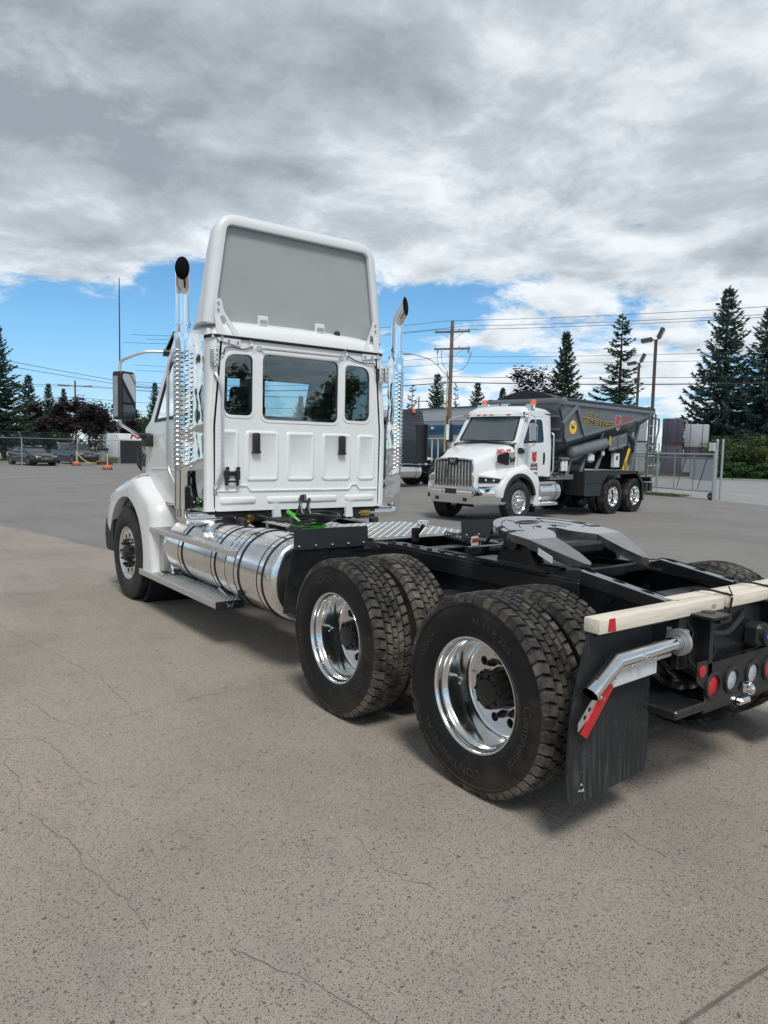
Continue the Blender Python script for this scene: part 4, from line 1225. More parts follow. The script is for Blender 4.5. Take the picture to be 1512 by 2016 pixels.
# ------------------------------------------------------------------ cars
def car(name, label, x, y, rz, L, W, Hh, paint, roofline, group=None, hoodz=0.62, sedan=True):
    """front towards +x; roofline = (x, z) of cowl, windscreen top, roof end, rear glass base, tail"""
    t = thing(name, label, 'car', (x, y, 0), rz, group)
    hw = W/2; zb = 0.2
    xf, xr = L/2, -L/2
    (cx, cz), (wx, wz), (rx, rz_), (gx, gz), tz = roofline
    # lower body: stations along x with rounded cross sections
    def ring(x_, wd, z0, z1):
        return [(x_, -wd*0.90, z0), (x_, -wd, z0+0.12), (x_, -wd, z0+(z1-z0)*0.62), (x_, -wd*0.93, z1-0.04), (x_, -wd*0.80, z1), (x_, 0, z1+0.025), (x_, wd*0.80, z1), (x_, wd*0.93, z1-0.04), (x_, wd, z0+(z1-z0)*0.62), (x_, wd, z0+0.12), (x_, wd*0.90, z0)]
    ax1, ax2 = L*0.305, -L*0.29; wr = 0.34 if sedan else 0.38
    mb = MB()
    st = [(xr, hw*0.78, 0.42, tz-0.10), (xr+0.06, hw*0.90, 0.33, tz-0.02), (xr+0.35, hw*0.97, 0.26, tz), (gx, hw, zb, gz), (rx*0.5, hw, zb, cz+0.02), (cx, hw, zb, cz), (cx+(xf-cx)*0.5, hw*0.98, zb, cz-(cz-hoodz)*0.30), (xf-0.34, hw*0.95, 0.22, hoodz+0.05), (xf-0.08, hw*0.84, 0.26, hoodz-0.04), (xf, hw*0.70, 0.34, hoodz-0.14)]
    mb.loft([ring(*s) for s in st]); mb.build('body', paint, t, 40)
    # greenhouse: dark glass volume with painted roof and pillars
    def gring(x_, wd, z0, z1): return [(x_, -wd, z0), (x_, -wd*0.86, z1), (x_, 0, z1+0.02), (x_, wd*0.86, z1), (x_, wd, z0)]
    mb = MB(); mb.loft([gring(gx+0.02, hw*0.90, gz-0.06, gz), gring(rx, hw*0.93, gz-0.03, rz_-0.03), gring(wx, hw*0.93, cz-0.03, wz-0.03), gring(cx-0.02, hw*0.90, cz-0.06, cz)]); mb.build('windows', 'dark_glass', t, 30)
    mb = MB()
    rf = [[(x_, -hw*0.83, z_-0.045), (x_, -hw*0.70, z_), (x_, 0, z_+0.03), (x_, hw*0.70, z_), (x_, hw*0.83, z_-0.045), (x_, 0, z_-0.03)] for x_, z_ in ((rx-0.04, rz_-0.01), ((rx+wx)/2, max(rz_, wz)+0.012), (wx+0.04, wz-0.01))]
    mb.loft(rf); mb.build('roof', paint, t, 40)
    for s in (-1, 1):
        mb = MB()
        mb.tube([(cx, s*hw*0.905, cz-0.02), (wx+0.02, s*hw*0.815, wz-0.03)], 0.032, 6)
        mb.tube([(gx, s*hw*0.905, gz-0.03), (rx, s*hw*0.815, rz_-0.03)], 0.045, 6)
        mb.tube([((wx+rx)/2, s*hw*0.935, cz-0.03), ((wx+rx)/2, s*hw*0.815, wz-0.02)], 0.03, 6)
        mb.build('pillar', paint, t)
        mb = MB(); mb.obox((cx-0.28, s*(hw+0.10), cz+0.08), (0.12, 0.22, 0.14), None, 0.04, 2); mb.build('wing_mirror', paint, t)
        mb = MB(); mb.prism(roundpoly([(hw*0.42, hoodz-0.10), (hw*0.86, hoodz-0.05), (hw*0.90, hoodz+0.03), (hw*0.50, hoodz-0.02)], 0.02), lambda u, v, w_, s=s: (xf-0.02-0.20*max(0, u/hw-0.42)+w_, u*s, v), 0, 0.03); mb.build('headlight', 'clear_lens', t)
        for xx in (ax1, ax2):
            mb = MB(); mb.cyl((xx, s*(hw-0.24), wr), (xx, s*(hw+0.004), wr), wr*1.14, 24); mb.build('wheel_arch', 'matt_black', t)
            mb = MB(); mb.lathe([(wr*0.62, -0.10), (wr*0.93, -0.11), (wr, -0.07), (wr, 0.07), (wr*0.93, 0.10), (wr*0.66, 0.10)], (xx, s*(hw-0.08), wr), (0, s, 0), 28, closed_prof=True); wl = mb.build('wheel', 'tyre_side', t)
            mb = MB(); mb.lathe([(wr*0.66, 0.09), (wr*0.62, 0.05), (wr*0.2, 0.06), (0.001, 0.08)], (xx, s*(hw-0.08), wr), (0, s, 0), 20)
            for k in range(5):
                a = 2*pi*k/5; mb.beam((xx, s*(hw-0.005), wr), (xx+wr*0.6*cos(a), s*(hw-0.0), wr+wr*0.6*sin(a)), 0.05, 0.02)
            mb.build('rim', 'galvanised', wl)
    mb = MB(); mb.prism(roundpoly([(-hw*0.45, hoodz-0.30), (hw*0.45, hoodz-0.30), (hw*0.50, hoodz-0.10), (-hw*0.50, hoodz-0.10)], 0.03), lambda u, v, w_: (xf-0.015-0.05*(abs(u)/hw)**2+w_, u, v), 0, 0.03); gr = mb.build('grille', 'black_plastic', t)
    mb = MB()
    for k in range(3): mb.box(xf-0.02, xf+0.025, -hw*0.46, hw*0.46, hoodz-0.27+k*0.065, hoodz-0.25+k*0.065)
    mb.obox((xf+0.02, 0, hoodz-0.17), (0.03, 0.2, 0.07), None, 0.02); mb.build('grille_bar', 'chrome', gr)
    mb = MB(); mb.box(xf-0.05, xf+0.005, -hw*0.62, hw*0.62, 0.25, 0.36, 0.02); mb.build('lower_intake', 'matt_black', t)
    return t
car('parked_car', 'black sedan behind the chain-link fence', 56.4, -7.3, radians(194), 4.75, 1.85, 1.42, 'car_black', ((1.0, 0.92), (0.28, 1.36), (-0.75, 1.39), (-1.75, 1.05), 0.98), 'cars parked behind the chain-link fence', 0.72)
car('parked_car', 'graphite suv behind the chain-link fence beside the rubbish bin', 60.0, -11.2, radians(193), 4.75, 1.93, 1.74, 'car_graphite', ((1.15, 1.10), (0.45, 1.64), (-1.4, 1.68), (-2.15, 1.22), 1.15), 'cars parked behind the chain-link fence', 0.92, False)
car('parked_car', 'white car mostly cut off at the left edge, beyond the black sedan', 62.0, -3.6, radians(275), 4.9, 1.85, 1.5, 'car_silver', ((1.1, 1.0), (0.4, 1.45), (-0.7, 1.48), (-1.6, 1.1), 1.05), 'cars parked behind the chain-link fence', 0.8)
car('parked_car', 'white suv in front of the blue-glazed building, half hidden by the dark tractor', 57.8, -44.6, radians(182), 4.6, 1.9, 1.72, 'car_white', ((1.1, 1.08), (0.4, 1.62), (-1.2, 1.66), (-2.0, 1.2), 1.12), None, 0.92, False)

def dry_van(x, y, L_, label, rz=0.0, stripe=True):
    t = thing('box_trailer', label, 'trailer', (x, y, 0), rz, 'white box trailers along the yard side')
    mb = MB(); mb.box(-L_/2, L_/2, -1.28, 1.28, 1.15, 4.05, 0.05, 2); mb.build('box_body', 'white_panel', t)
    mb = MB(); mb.box(-L_/2, L_/2, -1.29, 1.29, 1.02, 1.15); mb.box(-L_/2, L_/2, -1.29, 1.29, 4.0, 4.1); bt = mb.build('bottom_rail', 'brushed_alloy', t)
    for k in range(int(L_/0.6)):
        for s in (-1, 1):
            q = MB(); q.box(-L_/2+k*0.6, -L_/2+k*0.6+0.28, s*1.29, s*1.296, 1.04, 1.13); q.build('reflector', 'red_tape' if k % 2 else 'white_tape', bt)
    for x0 in (-L_/2+1.2, -L_/2+2.5):
        for s in (-1, 1):
            q = MB(); q.lathe([(0.28, -0.26), (0.48, -0.27), (0.52, -0.2), (0.52, 0.2), (0.48, 0.27), (0.28, 0.26)], (x0, s*1.0, 0.52), (0, s, 0), 28, closed_prof=True); q.build('wheel', 'tyre_side', t)
    for s in (-1, 1):
        q = MB(); q.box(L_/2-2.6, L_/2-2.45, s*0.9, s*1.0, 0.15, 1.1); q.build('landing_leg', 'black_paint', t)
    return t
dry_van(3.5, 11.5, 14.5, 'white box trailer parked abreast of the tractor, outside the view')
dry_van(20.5, 12.5, 14.5, 'white box trailer parked farther forward, outside the view', 0.03)
B_ = 'leafy trees along the yard edge behind the camera'
for k, (x, y, s, kd_) in enumerate(((-70, -92, 2.3, 'green'), (-88, -62, 2.6, 'green'), (-96, -30, 2.3, 'green'), (-100, 4, 2.6, 'green'), (-97, 38, 2.4, 'green'), (-88, 72, 2.6, 'green'), (-72, 98, 2.4, 'green'), (-104, -12, 2.8, 'green'), (-99, 22, 2.5, 'green'), (-92, -46, 2.5, 'green'), (-84, 86, 2.5, 'green'), (-93, 55, 2.5, 'green'))):
    leafy('green_tree', kd_, x, y, s, 'leafy green tree behind the camera, %s' % ('far to its left', 'second from its left', 'third from its left', 'straight behind it', 'third from its right', 'second from its right', 'far to its right', 'in the back rank, left of centre', 'in the back rank, right of centre', 'in the back rank at the left', 'in the back rank at the right', 'in the back rank, right of the middle')[k], group=B_, rz=k*1.3)

# ================================================================== TRUCK COMPONENTS
def mesh_from(mb, m, angle=32, recalc=True):
    o = mb.build('tmp', m, angle=angle, recalc=recalc); me = o.data; bpy.data.objects.remove(o); return me
R_T = 0.522
# --- tyres (axis along y, outer face towards +y)
mb = MB(); mb.lathe([(0.288, 0.102), (0.300, 0.118), (0.335, 0.134), (0.385, 0.142), (0.43, 0.140), (0.462, 0.134), (0.466, 0.138), (0.474, 0.137), (0.488, 0.130), (0.503, 0.117), (0.5035, 0.062), (0.500, 0.06), (0.500, -0.06), (0.5035, -0.062), (0.503, -0.117), (0.488, -0.130), (0.462, -0.136), (0.385, -0.142), (0.335, -0.134), (0.300, -0.118), (0.288, -0.102)], n=72)
ME_DTYRE = mesh_from(mb, 'drive_side', 30)
mb = MB(); rnd = random.Random(4)
NB = 50
for row, (y0, y1, ph, fr) in enumerate(((-0.125, -0.073, 0.5, 0.82), (-0.062, -0.0225, 0.0, 0.90), (-0.019, 0.019, 0.5, 0.90), (0.0225, 0.062, 0.0, 0.90), (0.073, 0.125, 0.5, 0.82))):
    for k in range(NB):
        a0 = 2*pi*(k+ph)/NB; a1 = a0+2*pi/NB*fr
        tw = 0.012*(1 if row < 2 else -1 if row > 2 else 0)
        rt = R_T-0.0006*rnd.random(); rb = 0.494
        vs = []
        sh = row in (0, 4)
        s = -1 if y1 < 0 else 1
        for (r, iy, ia) in ((rb, 0, 0), (rt, 0.004, 0.006)):
            for (yy, aa, sk) in ((y0+iy, a0+ia, -tw), (y1-iy, a0+ia, tw), (y1-iy, a1-ia, tw), (y0+iy, a1-ia, -tw)):
                r_ = r
                if sh and r > 0.5 and abs(yy) > 0.1: r_ = r-0.006
                vs.append((r_*cos(aa+sk), yy, r_*sin(aa+sk)))
        if sh:   # shoulder lug runs down the sidewall
            e = y0 if s < 0 else y1
            for aa in (a0+0.004, a1-0.004): vs.append((0.478*cos(aa), s*0.1365, 0.478*sin(aa)))
        f = [(4, 5, 6, 7), (0, 4, 7, 3), (1, 2, 6, 5), (0, 1, 5, 4), (3, 7, 6, 2)]
        if sh:
            if s > 0: f += [(5, 8, 9, 6)]; f[2] = (1, 5, 8) ; f.append((2, 9, 6))
            else: f += [(4, 7, 9, 8)]; f[1] = (0, 8, 4); f.append((3, 7, 9))
        mb.add(vs, f)
ME_TREAD = mesh_from(mb, 'tread_rubber', 20)
pr = [(0.288, 0.102), (0.300, 0.118), (0.335, 0.134), (0.385, 0.142), (0.43, 0.140), (0.462, 0.134), (0.490, 0.128), (0.510, 0.118)]
grv = [-0.078, -0.027, 0.027, 0.078]
tr = [(0.518, 0.112)]
for g in reversed(grv): tr += [(0.521, g+0.008), (0.507, g+0.006), (0.507, g-0.006), (0.521, g-0.008)]
tr += [(0.518, -0.112)]
mb = MB(); mb.lathe(pr+tr+[(r, -y) for r, y in reversed(pr)], n=64)
ME_STYRE = mesh_from(mb, 'steer_rubber', 40)
def letters(txts, r):
    """raised sidewall lettering: (text, centre angle deg, size, stretch)"""
    res = []
    for (s, ang, size, st) in txts:
        vs, fs = text_geo(s, size)
        o = []
        for (u, v) in vs:
            a = radians(ang)+u*st/r
            o.append(((r+v)*cos(a), 0.1435 if r+v < 0.42 else 0.1412, (r+v)*sin(a)))
        mb = MB(); mb.add(o, fs); res.append(mesh_from(mb, 'tyre_letters', 30, False))
    return res
# seen from outside (+y looking towards -y) +x is to the LEFT on the left-hand side of the truck
ME_LET1 = letters([('CONTINENTAL', 236, 0.066, 1.05), ('HDR2+', 74, 0.064, 1.15), ('HDR2+', 172, 0.040, 1.1), ('CONTINENTAL', 330, 0.05, 1.1)], 0.392)
ME_LET2 = letters([('N. 11 R 22.5', 112, 0.05, 1.15), ('CONTINENTAL', 292, 0.066, 1.1), ('Continental', 197, 0.070, 1.1), ('HDR2+', 30, 0.05, 1.1)], 0.392)

def disc_with_holes(r_in, r_out, n_h, r_h, R_h, y0, y1):
    mb = MB()
    holes = [circle2(0, 0, r_in, 30)]+[circle2(R_h*cos(2*pi*k/n_h), R_h*sin(2*pi*k/n_h), r_h, 14) for k in range(n_h)]
    mb.prism(circle2(0, 0, r_out, 60), lambda u, v, w_: (u, w_, v), y0, y1, holes)
    return mb
# --- deep-dish drive rim
mb = MB(); mb.lathe([(0.302, 0.1175), (0.2995, 0.1225), (0.294, 0.1225), (0.2875, 0.116), (0.2855, 0.098), (0.2835, 0.082), (0.277, 0.070), (0.268, 0.062), (0.2645, 0.050), (0.263, -0.045), (0.262, -0.075), (0.259, -0.088), (0.250, -0.098), (0.235, -0.103), (0.215, -0.1045)], n=72)
ME_DDISC = mesh_from(disc_with_holes(0.112, 0.218, 10, 0.0255, 0.186, -0.118, -0.1035), 'satin_alloy', 30)
mb.lathe([(0.262, -0.08), (0.268, -0.11), (0.29, -0.118)], n=48)
ME_DRIM = mesh_from(mb, 'polished_alloy', 40)
def hub_mesh(chrome_cap=False):
    mb = MB()
    mb.lathe([(0.214, -0.130), (0.16, -0.130), (0.118, -0.11), (0.108, -0.10), (0.102, -0.06), (0.098, -0.02), (0.094, 0.0), (0.094, 0.014), (0.072, 0.016), (0.066, 0.028), (0.030, 0.032), (0.001, 0.032)], n=36)
    for k in range(8):
        a = 2*pi*k/8; mb.cyl((0.082*cos(a), 0.010, 0.082*sin(a)), (0.082*cos(a), 0.026, 0.082*sin(a)), 0.010, 6)
    return mb
ME_DHUB = mesh_from(hub_mesh(), 'black_paint', 30)
def nuts_mesh(R, y0, ln, n=10, r=0.019, stud=True):
    mb = MB()
    for k in range(n):
        a = 2*pi*(k)/n; c = (R*cos(a), R*sin(a))
        mb.lathe([(r*1.25, 0), (r*1.25, 0.006), (r, 0.008), (r, ln), (r*0.7, ln+0.003), (0.010, ln+0.003), (0.010, ln+0.018), (0.001, ln+0.018)], (c[0], y0, c[1]), (0, 1, 0), 6)
    return mb
def nut_mesh(y0, ln, r, m):
    return mesh_from(nuts_mesh(0.1425, y0, ln, 1, r), m, 25)
ME_DNUTS = nut_mesh(-0.105, 0.03, 0.019, 'black_paint')
mb = MB(); mb.tube(polyround([(0.262, -0.02, 0.0), (0.235, -0.03, 0.0), (0.21, 0.02, 0.0), (0.195, 0.035, 0)], 0.02), 0.005, 6); mb.cyl((0.195, 0.035, 0), (0.18, 0.045, 0), 0.007, 6)
ME_VALVE = mesh_from(mb, 'chrome')
# --- front rim (outset)
mb = MB(); mb.lathe([(0.302, 0.1175), (0.2995, 0.1225), (0.294, 0.1225), (0.2875, 0.114), (0.281, 0.098), (0.268, 0.088), (0.258, 0.088), (0.245, 0.098)], n=64)
mb2 = disc_with_holes(0.11, 0.247, 10, 0.027, 0.203, 0.088, 0.100); mb.add(mb2.v, mb2.f)
mb.lathe([(0.27, 0.07), (0.265, -0.08), (0.29, -0.118)], n=40)
ME_SRIM = mesh_from(mb, 'polished_alloy', 40)
mb = MB(); mb.lathe([(0.235, 0.06), (0.16, 0.085), (0.108, 0.098), (0.098, 0.115), (0.085, 0.145), (0.070, 0.16), (0.04, 0.168), (0.001, 0.169)], n=32)
ME_SHUB = mesh_from(mb, 'black_paint', 30)
ME_SHUB_C = mesh_from(mb, 'chrome', 30)
ME_SNUTS = nut_mesh(0.101, 0.04, 0.02, 'black_paint')
ME_SNUTS_C = nut_mesh(0.101, 0.05, 0.021, 'chrome')
mb = MB(); mb.lathe([(0.214, -0.130), (0.13, -0.125), (0.125, -0.10), (0.110, -0.06), (0.10, 0.02), (0.085, 0.05), (0.05, 0.065), (0.001, 0.068)], n=28)
ME_DHUB_C = mesh_from(mb, 'chrome', 30)
# inner dual: rim turned round, mostly hidden
mb = MB(); mb.lathe([(0.302, 0.1175), (0.297, 0.1225), (0.285, 0.112), (0.268, 0.09), (0.263, 0.0), (0.262, -0.1), (0.29, -0.118)], n=40)
ME_IRIM = mesh_from(mb, 'polished_alloy', 40)

def wheel(parent, kind, x, y, z=R_T, spin=0.0, let=None, chrome=False):
    wobj = bpy.data.objects.new('wheel', None); wobj.empty_display_size = 0.2; COL.objects.link(wobj)
    wobj.parent = parent; wobj.location = (x, y, z)
    wobj.rotation_euler = (0, spin, 0 if y > 0 else pi)
    P = [('tyre', ME_DTYRE if kind != 'steer' else ME_STYRE)]
    if kind != 'steer': P.append(('tread_blocks', ME_TREAD))
    if kind == 'dual_outer':
        P += [('rim', ME_DRIM), ('rim_disc', ME_DDISC), ('hub', ME_DHUB_C if chrome else ME_DHUB), ('wheel_nuts', ME_DNUTS), ('valve_stem', ME_VALVE)]
    elif kind == 'dual_inner': P += [('rim', ME_IRIM)]
    else: P += [('rim', ME_SRIM), ('hub', ME_SHUB_C if chrome else ME_SHUB), ('wheel_nuts', ME_SNUTS_C if chrome else ME_SNUTS)]
    if let: P += [('sidewall_lettering', q) for q in let]
    for nm, me in P:
        if nm == 'wheel_nuts':
            for k in range(10): mesh_obj('wheel_nut', me, wobj, rot=(0, 2*pi*(k+0.5)/10, 0))
            continue
        o = mesh_obj(nm, me, wobj)
        if nm == 'tread_blocks': o['kind'] = 'stuff'
    return wobj

def sy(z): return 1.05-max(0.0, z-1.95)*0.085
def rear_wall(T, ox, m):
    """pressed back wall with three windows, its corner posts, ribs and glass"""
    out_ = roundpoly([(-0.955, 1.14), (0.955, 1.14), (0.965, 1.95), (0.915, 2.80), (-0.915, 2.80), (-0.965, 1.95)], [0.05, 0.05, 0.05, 0.06, 0.06, 0.05])
    wins = [roundpoly([(0.56, 2.05), (0.865, 2.05), (0.855, 2.63), (0.56, 2.64)], [0.07, 0.09, 0.12, 0.07], 6), roundpoly([(-0.415, 2.02), (0.465, 2.02), (0.465, 2.66), (-0.415, 2.66)], 0.075, 6), roundpoly([(-0.82, 2.05), (-0.49, 2.05), (-0.49, 2.64), (-0.81, 2.63)], [0.09, 0.07, 0.07, 0.12], 6)]
    mb = MB(); mb.prism(out_, lambda u, v, w_: (ox-w_, u, v), -0.035, 0.0, wins, ch=0.0); rw = mb.build('rear_wall', m, T)
    for wi in wins:
        mb = MB(); mb.prism(offset_poly(wi, -0.022), lambda u, v, w_: (ox-w_, u, v), -0.001, 0.006, [offset_poly(wi, 0.006)], ch=0.002); mb.build('window_flange', m, rw)
        mb = MB(); mb.prism(offset_poly(wi, -0.004), lambda u, v, w_: (ox-w_, u, v), -0.026, -0.020, [offset_poly(wi, 0.042)]); mb.build('window_seal', 'black_plastic', rw)
        mb = MB(); mb.prism(offset_poly(wi, 0.0), lambda u, v, w_: (ox-w_, u, v), -0.018, -0.0135); mb.build('rear_window', 'cab_glass', rw)
    pads = [rrect(0.27, 0.64, 1.42, 1.92, 0.05), rrect(-0.14, 0.195, 1.42, 1.92, 0.05), rrect(-0.59, -0.22, 1.42, 1.92, 0.05),
            rrect(0.70, 0.90, 1.46, 1.92, 0.05), rrect(-0.90, -0.66, 1.42, 1.92, 0.05)]
    low = [rrect(0.52, 0.90, 1.205, 1.275, 0.028), rrect(-0.42, 0.40, 1.205, 1.275, 0.028), rrect(-0.90, -0.52, 1.205, 1.275, 0.028)]
    for pd in low:
        mb = MB(); mb.prism(pd, lambda u, v, w_: (ox-w_, u, v), -0.0005, 0.014, ch=0.012); mb.build('pressed_rib', m, rw, angle=60)
    for pd in pads:
        mb = MB(); r0 = [(ox+0.001, u, v) for u, v in pd]; r1 = [(ox-0.003, u, v) for u, v in offset_poly(pd, 0.006)]; r2 = [(ox-0.011, u, v) for u, v in offset_poly(pd, 0.016)]; r3 = [(ox-0.0135, u, v) for u, v in offset_poly(pd, 0.026)]; r4 = [(ox-0.011, u, v) for u, v in offset_poly(pd, 0.038)]; r5 = [(ox-0.0045, u, v) for u, v in offset_poly(pd, 0.048)]; mb.loft([r0, r1, r2, r3, r4, r5]); mb.build('pressed_rib', m, rw, angle=60)
    # joggle across the lower wall
    path = [(0.93, 1.335), (0.74, 1.335), (0.70, 1.385), (0.62, 1.385), (0.58, 1.335), (-0.56, 1.335), (-0.60, 1.385), (-0.66, 1.385), (-0.70, 1.335), (-0.93, 1.335)]
    mb = MB(); mb.tube([(ox-0.001, u, v) for u, v in path], 0.012, 8); mb.build('pressed_seam', m, rw)
    for s in (-1, 1):   # rounded corner posts with a flute
        mb = MB(); rings = []
        for z in (1.14, 1.5, 1.95, 2.3, 2.6, 2.74, 2.80):
            y = sy(z)
            prof = [(0.0, -0.105), (0.0, -0.085), (0.012, -0.08), (0.012, -0.06), (0.0, -0.055), (0.006, -0.03), (0.022, -0.012), (0.045, -0.002), (0.08, 0.0), (0.13, 0.0), (0.13, -0.03), (0.03, -0.105)]
            rings.append([(ox+px, s*(y+py), z) for px, py in prof])
        mb.loft(rings); mb.build('corner_post', m, T, angle=28)
    mb = MB()
    for k in range(16):
        for u in (0.915, -0.915):
            mb.sphere((ox-0.001, u, 1.30+k*0.04 if k < 8 else 1.32+k*0.04), 0.006, 6)
    mb.build('rivets', m, rw)
    return rw

def cab_shell(T, ox, m, doorm=None, light=False):
    """cab body: floor, sides with doors and windows, windscreen, roof, seats. ox = x of the back wall"""
    doorm = doorm or m
    for s in (-1, 1):
        F = lambda u, v, w_, s=s: (ox+u, s*(sy(v)+w_), v)
        side = [(0.12, 1.14), (1.62, 1.14), (1.66, 1.50), (1.66, 1.93), (1.50, 2.02), (1.06, 2.74), (0.98, 2.86), (0.12, 2.86)]
        # break long edges so that the tumblehome follows
        sd = []
        for i in range(len(side)):
            a, c = side[i], side[(i+1) % len(side)]
            for k in range(3): sd.append((a[0]+(c[0]-a[0])*k/3, a[1]+(c[1]-a[1])*k/3))
        win = roundpoly([(0.40, 2.03), (1.36, 1.985), (1.00, 2.62), (0.46, 2.64)], [0.10, 0.05, 0.08, 0.10], 5)
        mb = MB(); mb.prism(sd, F, -0.03, 0.0, [win]); mb.build('side_panel', m, T, angle=25)
        door = roundpoly([(0.26, 1.16), (1.50, 1.16), (1.55, 1.50), (1.55, 1.90), (1.42, 2.04), (1.05, 2.70), (0.34, 2.70), (0.28, 2.2)], [0.10, 0.10, 0.1, 0.08, 0.06, 0.07, 0.10, 0.1], 5)
        dw = offset_poly(win, 0.012)
        mb = MB(); mb.prism(door, F, 0.001, 0.016, [dw], ch=0.006); d = mb.build('door', doorm, T, angle=25)
        mb = MB(); mb.prism(offset_poly(door, -0.007), F, 0.0004, 0.004, [offset_poly(door, 0.004)]); mb.build('door_seal', 'matt_black', d)
        mb = MB(); mb.prism(offset_poly(dw, -0.006), F, 0.002, 0.0185, [offset_poly(dw, 0.030)]); mb.build('window_frame', 'black_plastic', d)
        mb = MB(); mb.prism(offset_poly(dw, 0.01), F, 0.004, 0.009); mb.build('door_window', 'cab_glass', d)
        mb = MB(); mb.prism(rrect(0.36, 0.43, 1.46, 1.78, 0.034), F, 0.015, 0.024); mb.build('handle_recess', 'matt_black', d)
        mb = MB(); mb.tube([F(0.395, 1.50, 0.02), F(0.395, 1.55, 0.04), F(0.395, 1.70, 0.04), F(0.395, 1.75, 0.02)], 0.013, 8); mb.build('door_handle', 'black_plastic', d)
        mb = MB(); mb.tube([F(1.42, 1.50, 0.018), F(0.9, 1.52, 0.018), F(0.34, 1.46, 0.018)], 0.006, 6); mb.build('door_crease', doorm, d)
    # windscreen frame, slightly bowed
    def W(u, v, w_):     # u across, v 0..1 up the slope
        return (ox+1.52-0.455*v+0.10*(1-(u/1.0)**2)+w_, u*(1.0-0.055*v), 2.0+0.76*v)
    fr = [(-1.0+2.0*k/10, 0.0) for k in range(11)]+[(1.0, 0.5)]+[(1.0-2.0*k/10, 1.0) for k in range(11)]+[(-1.0, 0.5)]
    hole = roundpoly([(-0.90, 0.06), (-0.45, 0.05), (0.0, 0.05), (0.45, 0.05), (0.90, 0.06), (0.87, 0.5), (0.84, 0.93), (0.42, 0.94), (0, 0.94), (-0.42, 0.94), (-0.84, 0.93), (-0.87, 0.5)], [0.08, 0, 0, 0, 0.08, 0, 0.08, 0, 0, 0, 0.08, 0], 4)
    mb = MB(); mb.prism(fr, W, -0.03, 0.0, [hole]); mb.build('windscreen_frame', m, T, angle=25)
    mb = MB(); mb.prism(offset_poly(hole, -0.012), W, 0.0, 0.006, [offset_poly(hole, 0.035)]); mb.build('windscreen_seal', 'black_plastic', T)
    mb = MB(); mb.prism(hole, W, -0.014, -0.009); mb.build('windscreen', 'sheen_glass' if light else 'cab_glass', T)
    for u0, u1 in ((-0.1, -0.72), (0.12, 0.62)):
        mb = MB(); mb.tube([W(u0, 0.06, 0.012), W((u0+u1)/2, 0.085, 0.02), W(u1, 0.075, 0.012)], 0.011, 6); mb.build('wiper', 'black_plastic', T)
    # roof
    mb = MB(); rings = []
    for (x, zt, wd) in ((-0.006, 2.79, 0.972), (0.006, 2.86, 0.966), (0.045, 2.925, 0.95), (0.14, 2.962, 0.935), (0.6, 2.99, 0.92), (0.95, 2.97, 0.90), (1.10, 2.90, 0.87), (1.19, 2.80, 0.86)):
        z0 = 2.765; h = zt-z0
        ring = [(ox+x, -wd*1.018, z0), (ox+x, -wd, z0+h*0.42), (ox+x, -wd*0.93, z0+h*0.76), (ox+x, -wd*0.78, z0+h*0.94), (ox+x, -wd*0.4, zt), (ox+x, 0, zt+0.006), (ox+x, wd*0.4, zt), (ox+x, wd*0.78, z0+h*0.94), (ox+x, wd*0.93, z0+h*0.76), (ox+x, wd, z0+h*0.42), (ox+x, wd*1.018, z0)]
        rings.append(ring)
    mb.loft(rings); rf = mb.build('roof', m, T, angle=50)
    mb = MB(); mb.tube([(ox+1.15, 0.885, 2.79), (ox+0.14, 0.985, 2.785), (ox+0.03, 0.988, 2.78), (ox-0.010, 0.94, 2.78), (ox-0.013, 0, 2.78), (ox-0.010, -0.94, 2.78), (ox+0.03, -0.988, 2.78), (ox+0.14, -0.988, 2.785), (ox+1.15, -0.885, 2.79)], 0.014, 8); mb.build('roof_gasket', 'matt_black', rf)
    # sun visor over the windscreen
    # floor, firewall, interior
    mb = MB(); mb.box(ox+0.03, ox+1.62, -1.0, 1.0, 1.10, 1.16, 0.01); mb.box(ox+1.57, ox+1.63, -0.98, 0.98, 1.14, 1.96); mb.build('cab_floor', 'matt_black', T)
    mb = MB(); mb.prism(roundpoly([(1.10, 1.2), (1.58, 1.2), (1.58, 2.0), (1.36, 2.03), (1.14, 1.85)], 0.05), lambda u, v, w_: (ox+u, w_, v), -0.95, 0.95); mb.build('dashboard', 'light_dash' if light else 'dash_grey', T)
    mb = MB(); mb.box(ox+0.06, ox+1.08, -0.90, 0.90, 2.70, 2.78); mb.box(ox+0.80, ox+1.06, -0.88, 0.88, 2.50, 2.71, 0.04); mb.build('headliner', 'grey_liner' if light else 'black_plastic', T)
    for s in (-0.52, 0.52):
        mb = MB(); mb.obox((ox+0.62, s, 1.50), (0.52, 0.52, 0.16), None, 0.06, 2)
        mb.obox((ox+0.36, s, 1.86), (0.14, 0.50, 0.70), Matrix.Rotation(-0.14, 3, 'Y'), 0.06, 2)
        mb.obox((ox+0.29, s, 2.25), (0.10, 0.30, 0.20), Matrix.Rotation(-0.14, 3, 'Y'), 0.05, 2)
        mb.box(ox+0.5, ox+0.75, s-0.15, s+0.15, 1.16, 1.44); mb.build('seat', 'light_dash' if light else 'cushion', T)
    mb = MB()
    mb.lathe([(0.215+0.015*cos(2*pi*k/8), 0.015*sin(2*pi*k/8)) for k in range(8)], (ox+1.02, 0.52, 1.93), (-0.8, 0, 0.6), 28, closed_prof=True); mb.beam((ox+1.02, 0.52, 1.93), (ox+1.3, 0.52, 1.7), 0.05, 0.05)
    mb.build('steering_wheel', 'black_plastic', T)
    return rf

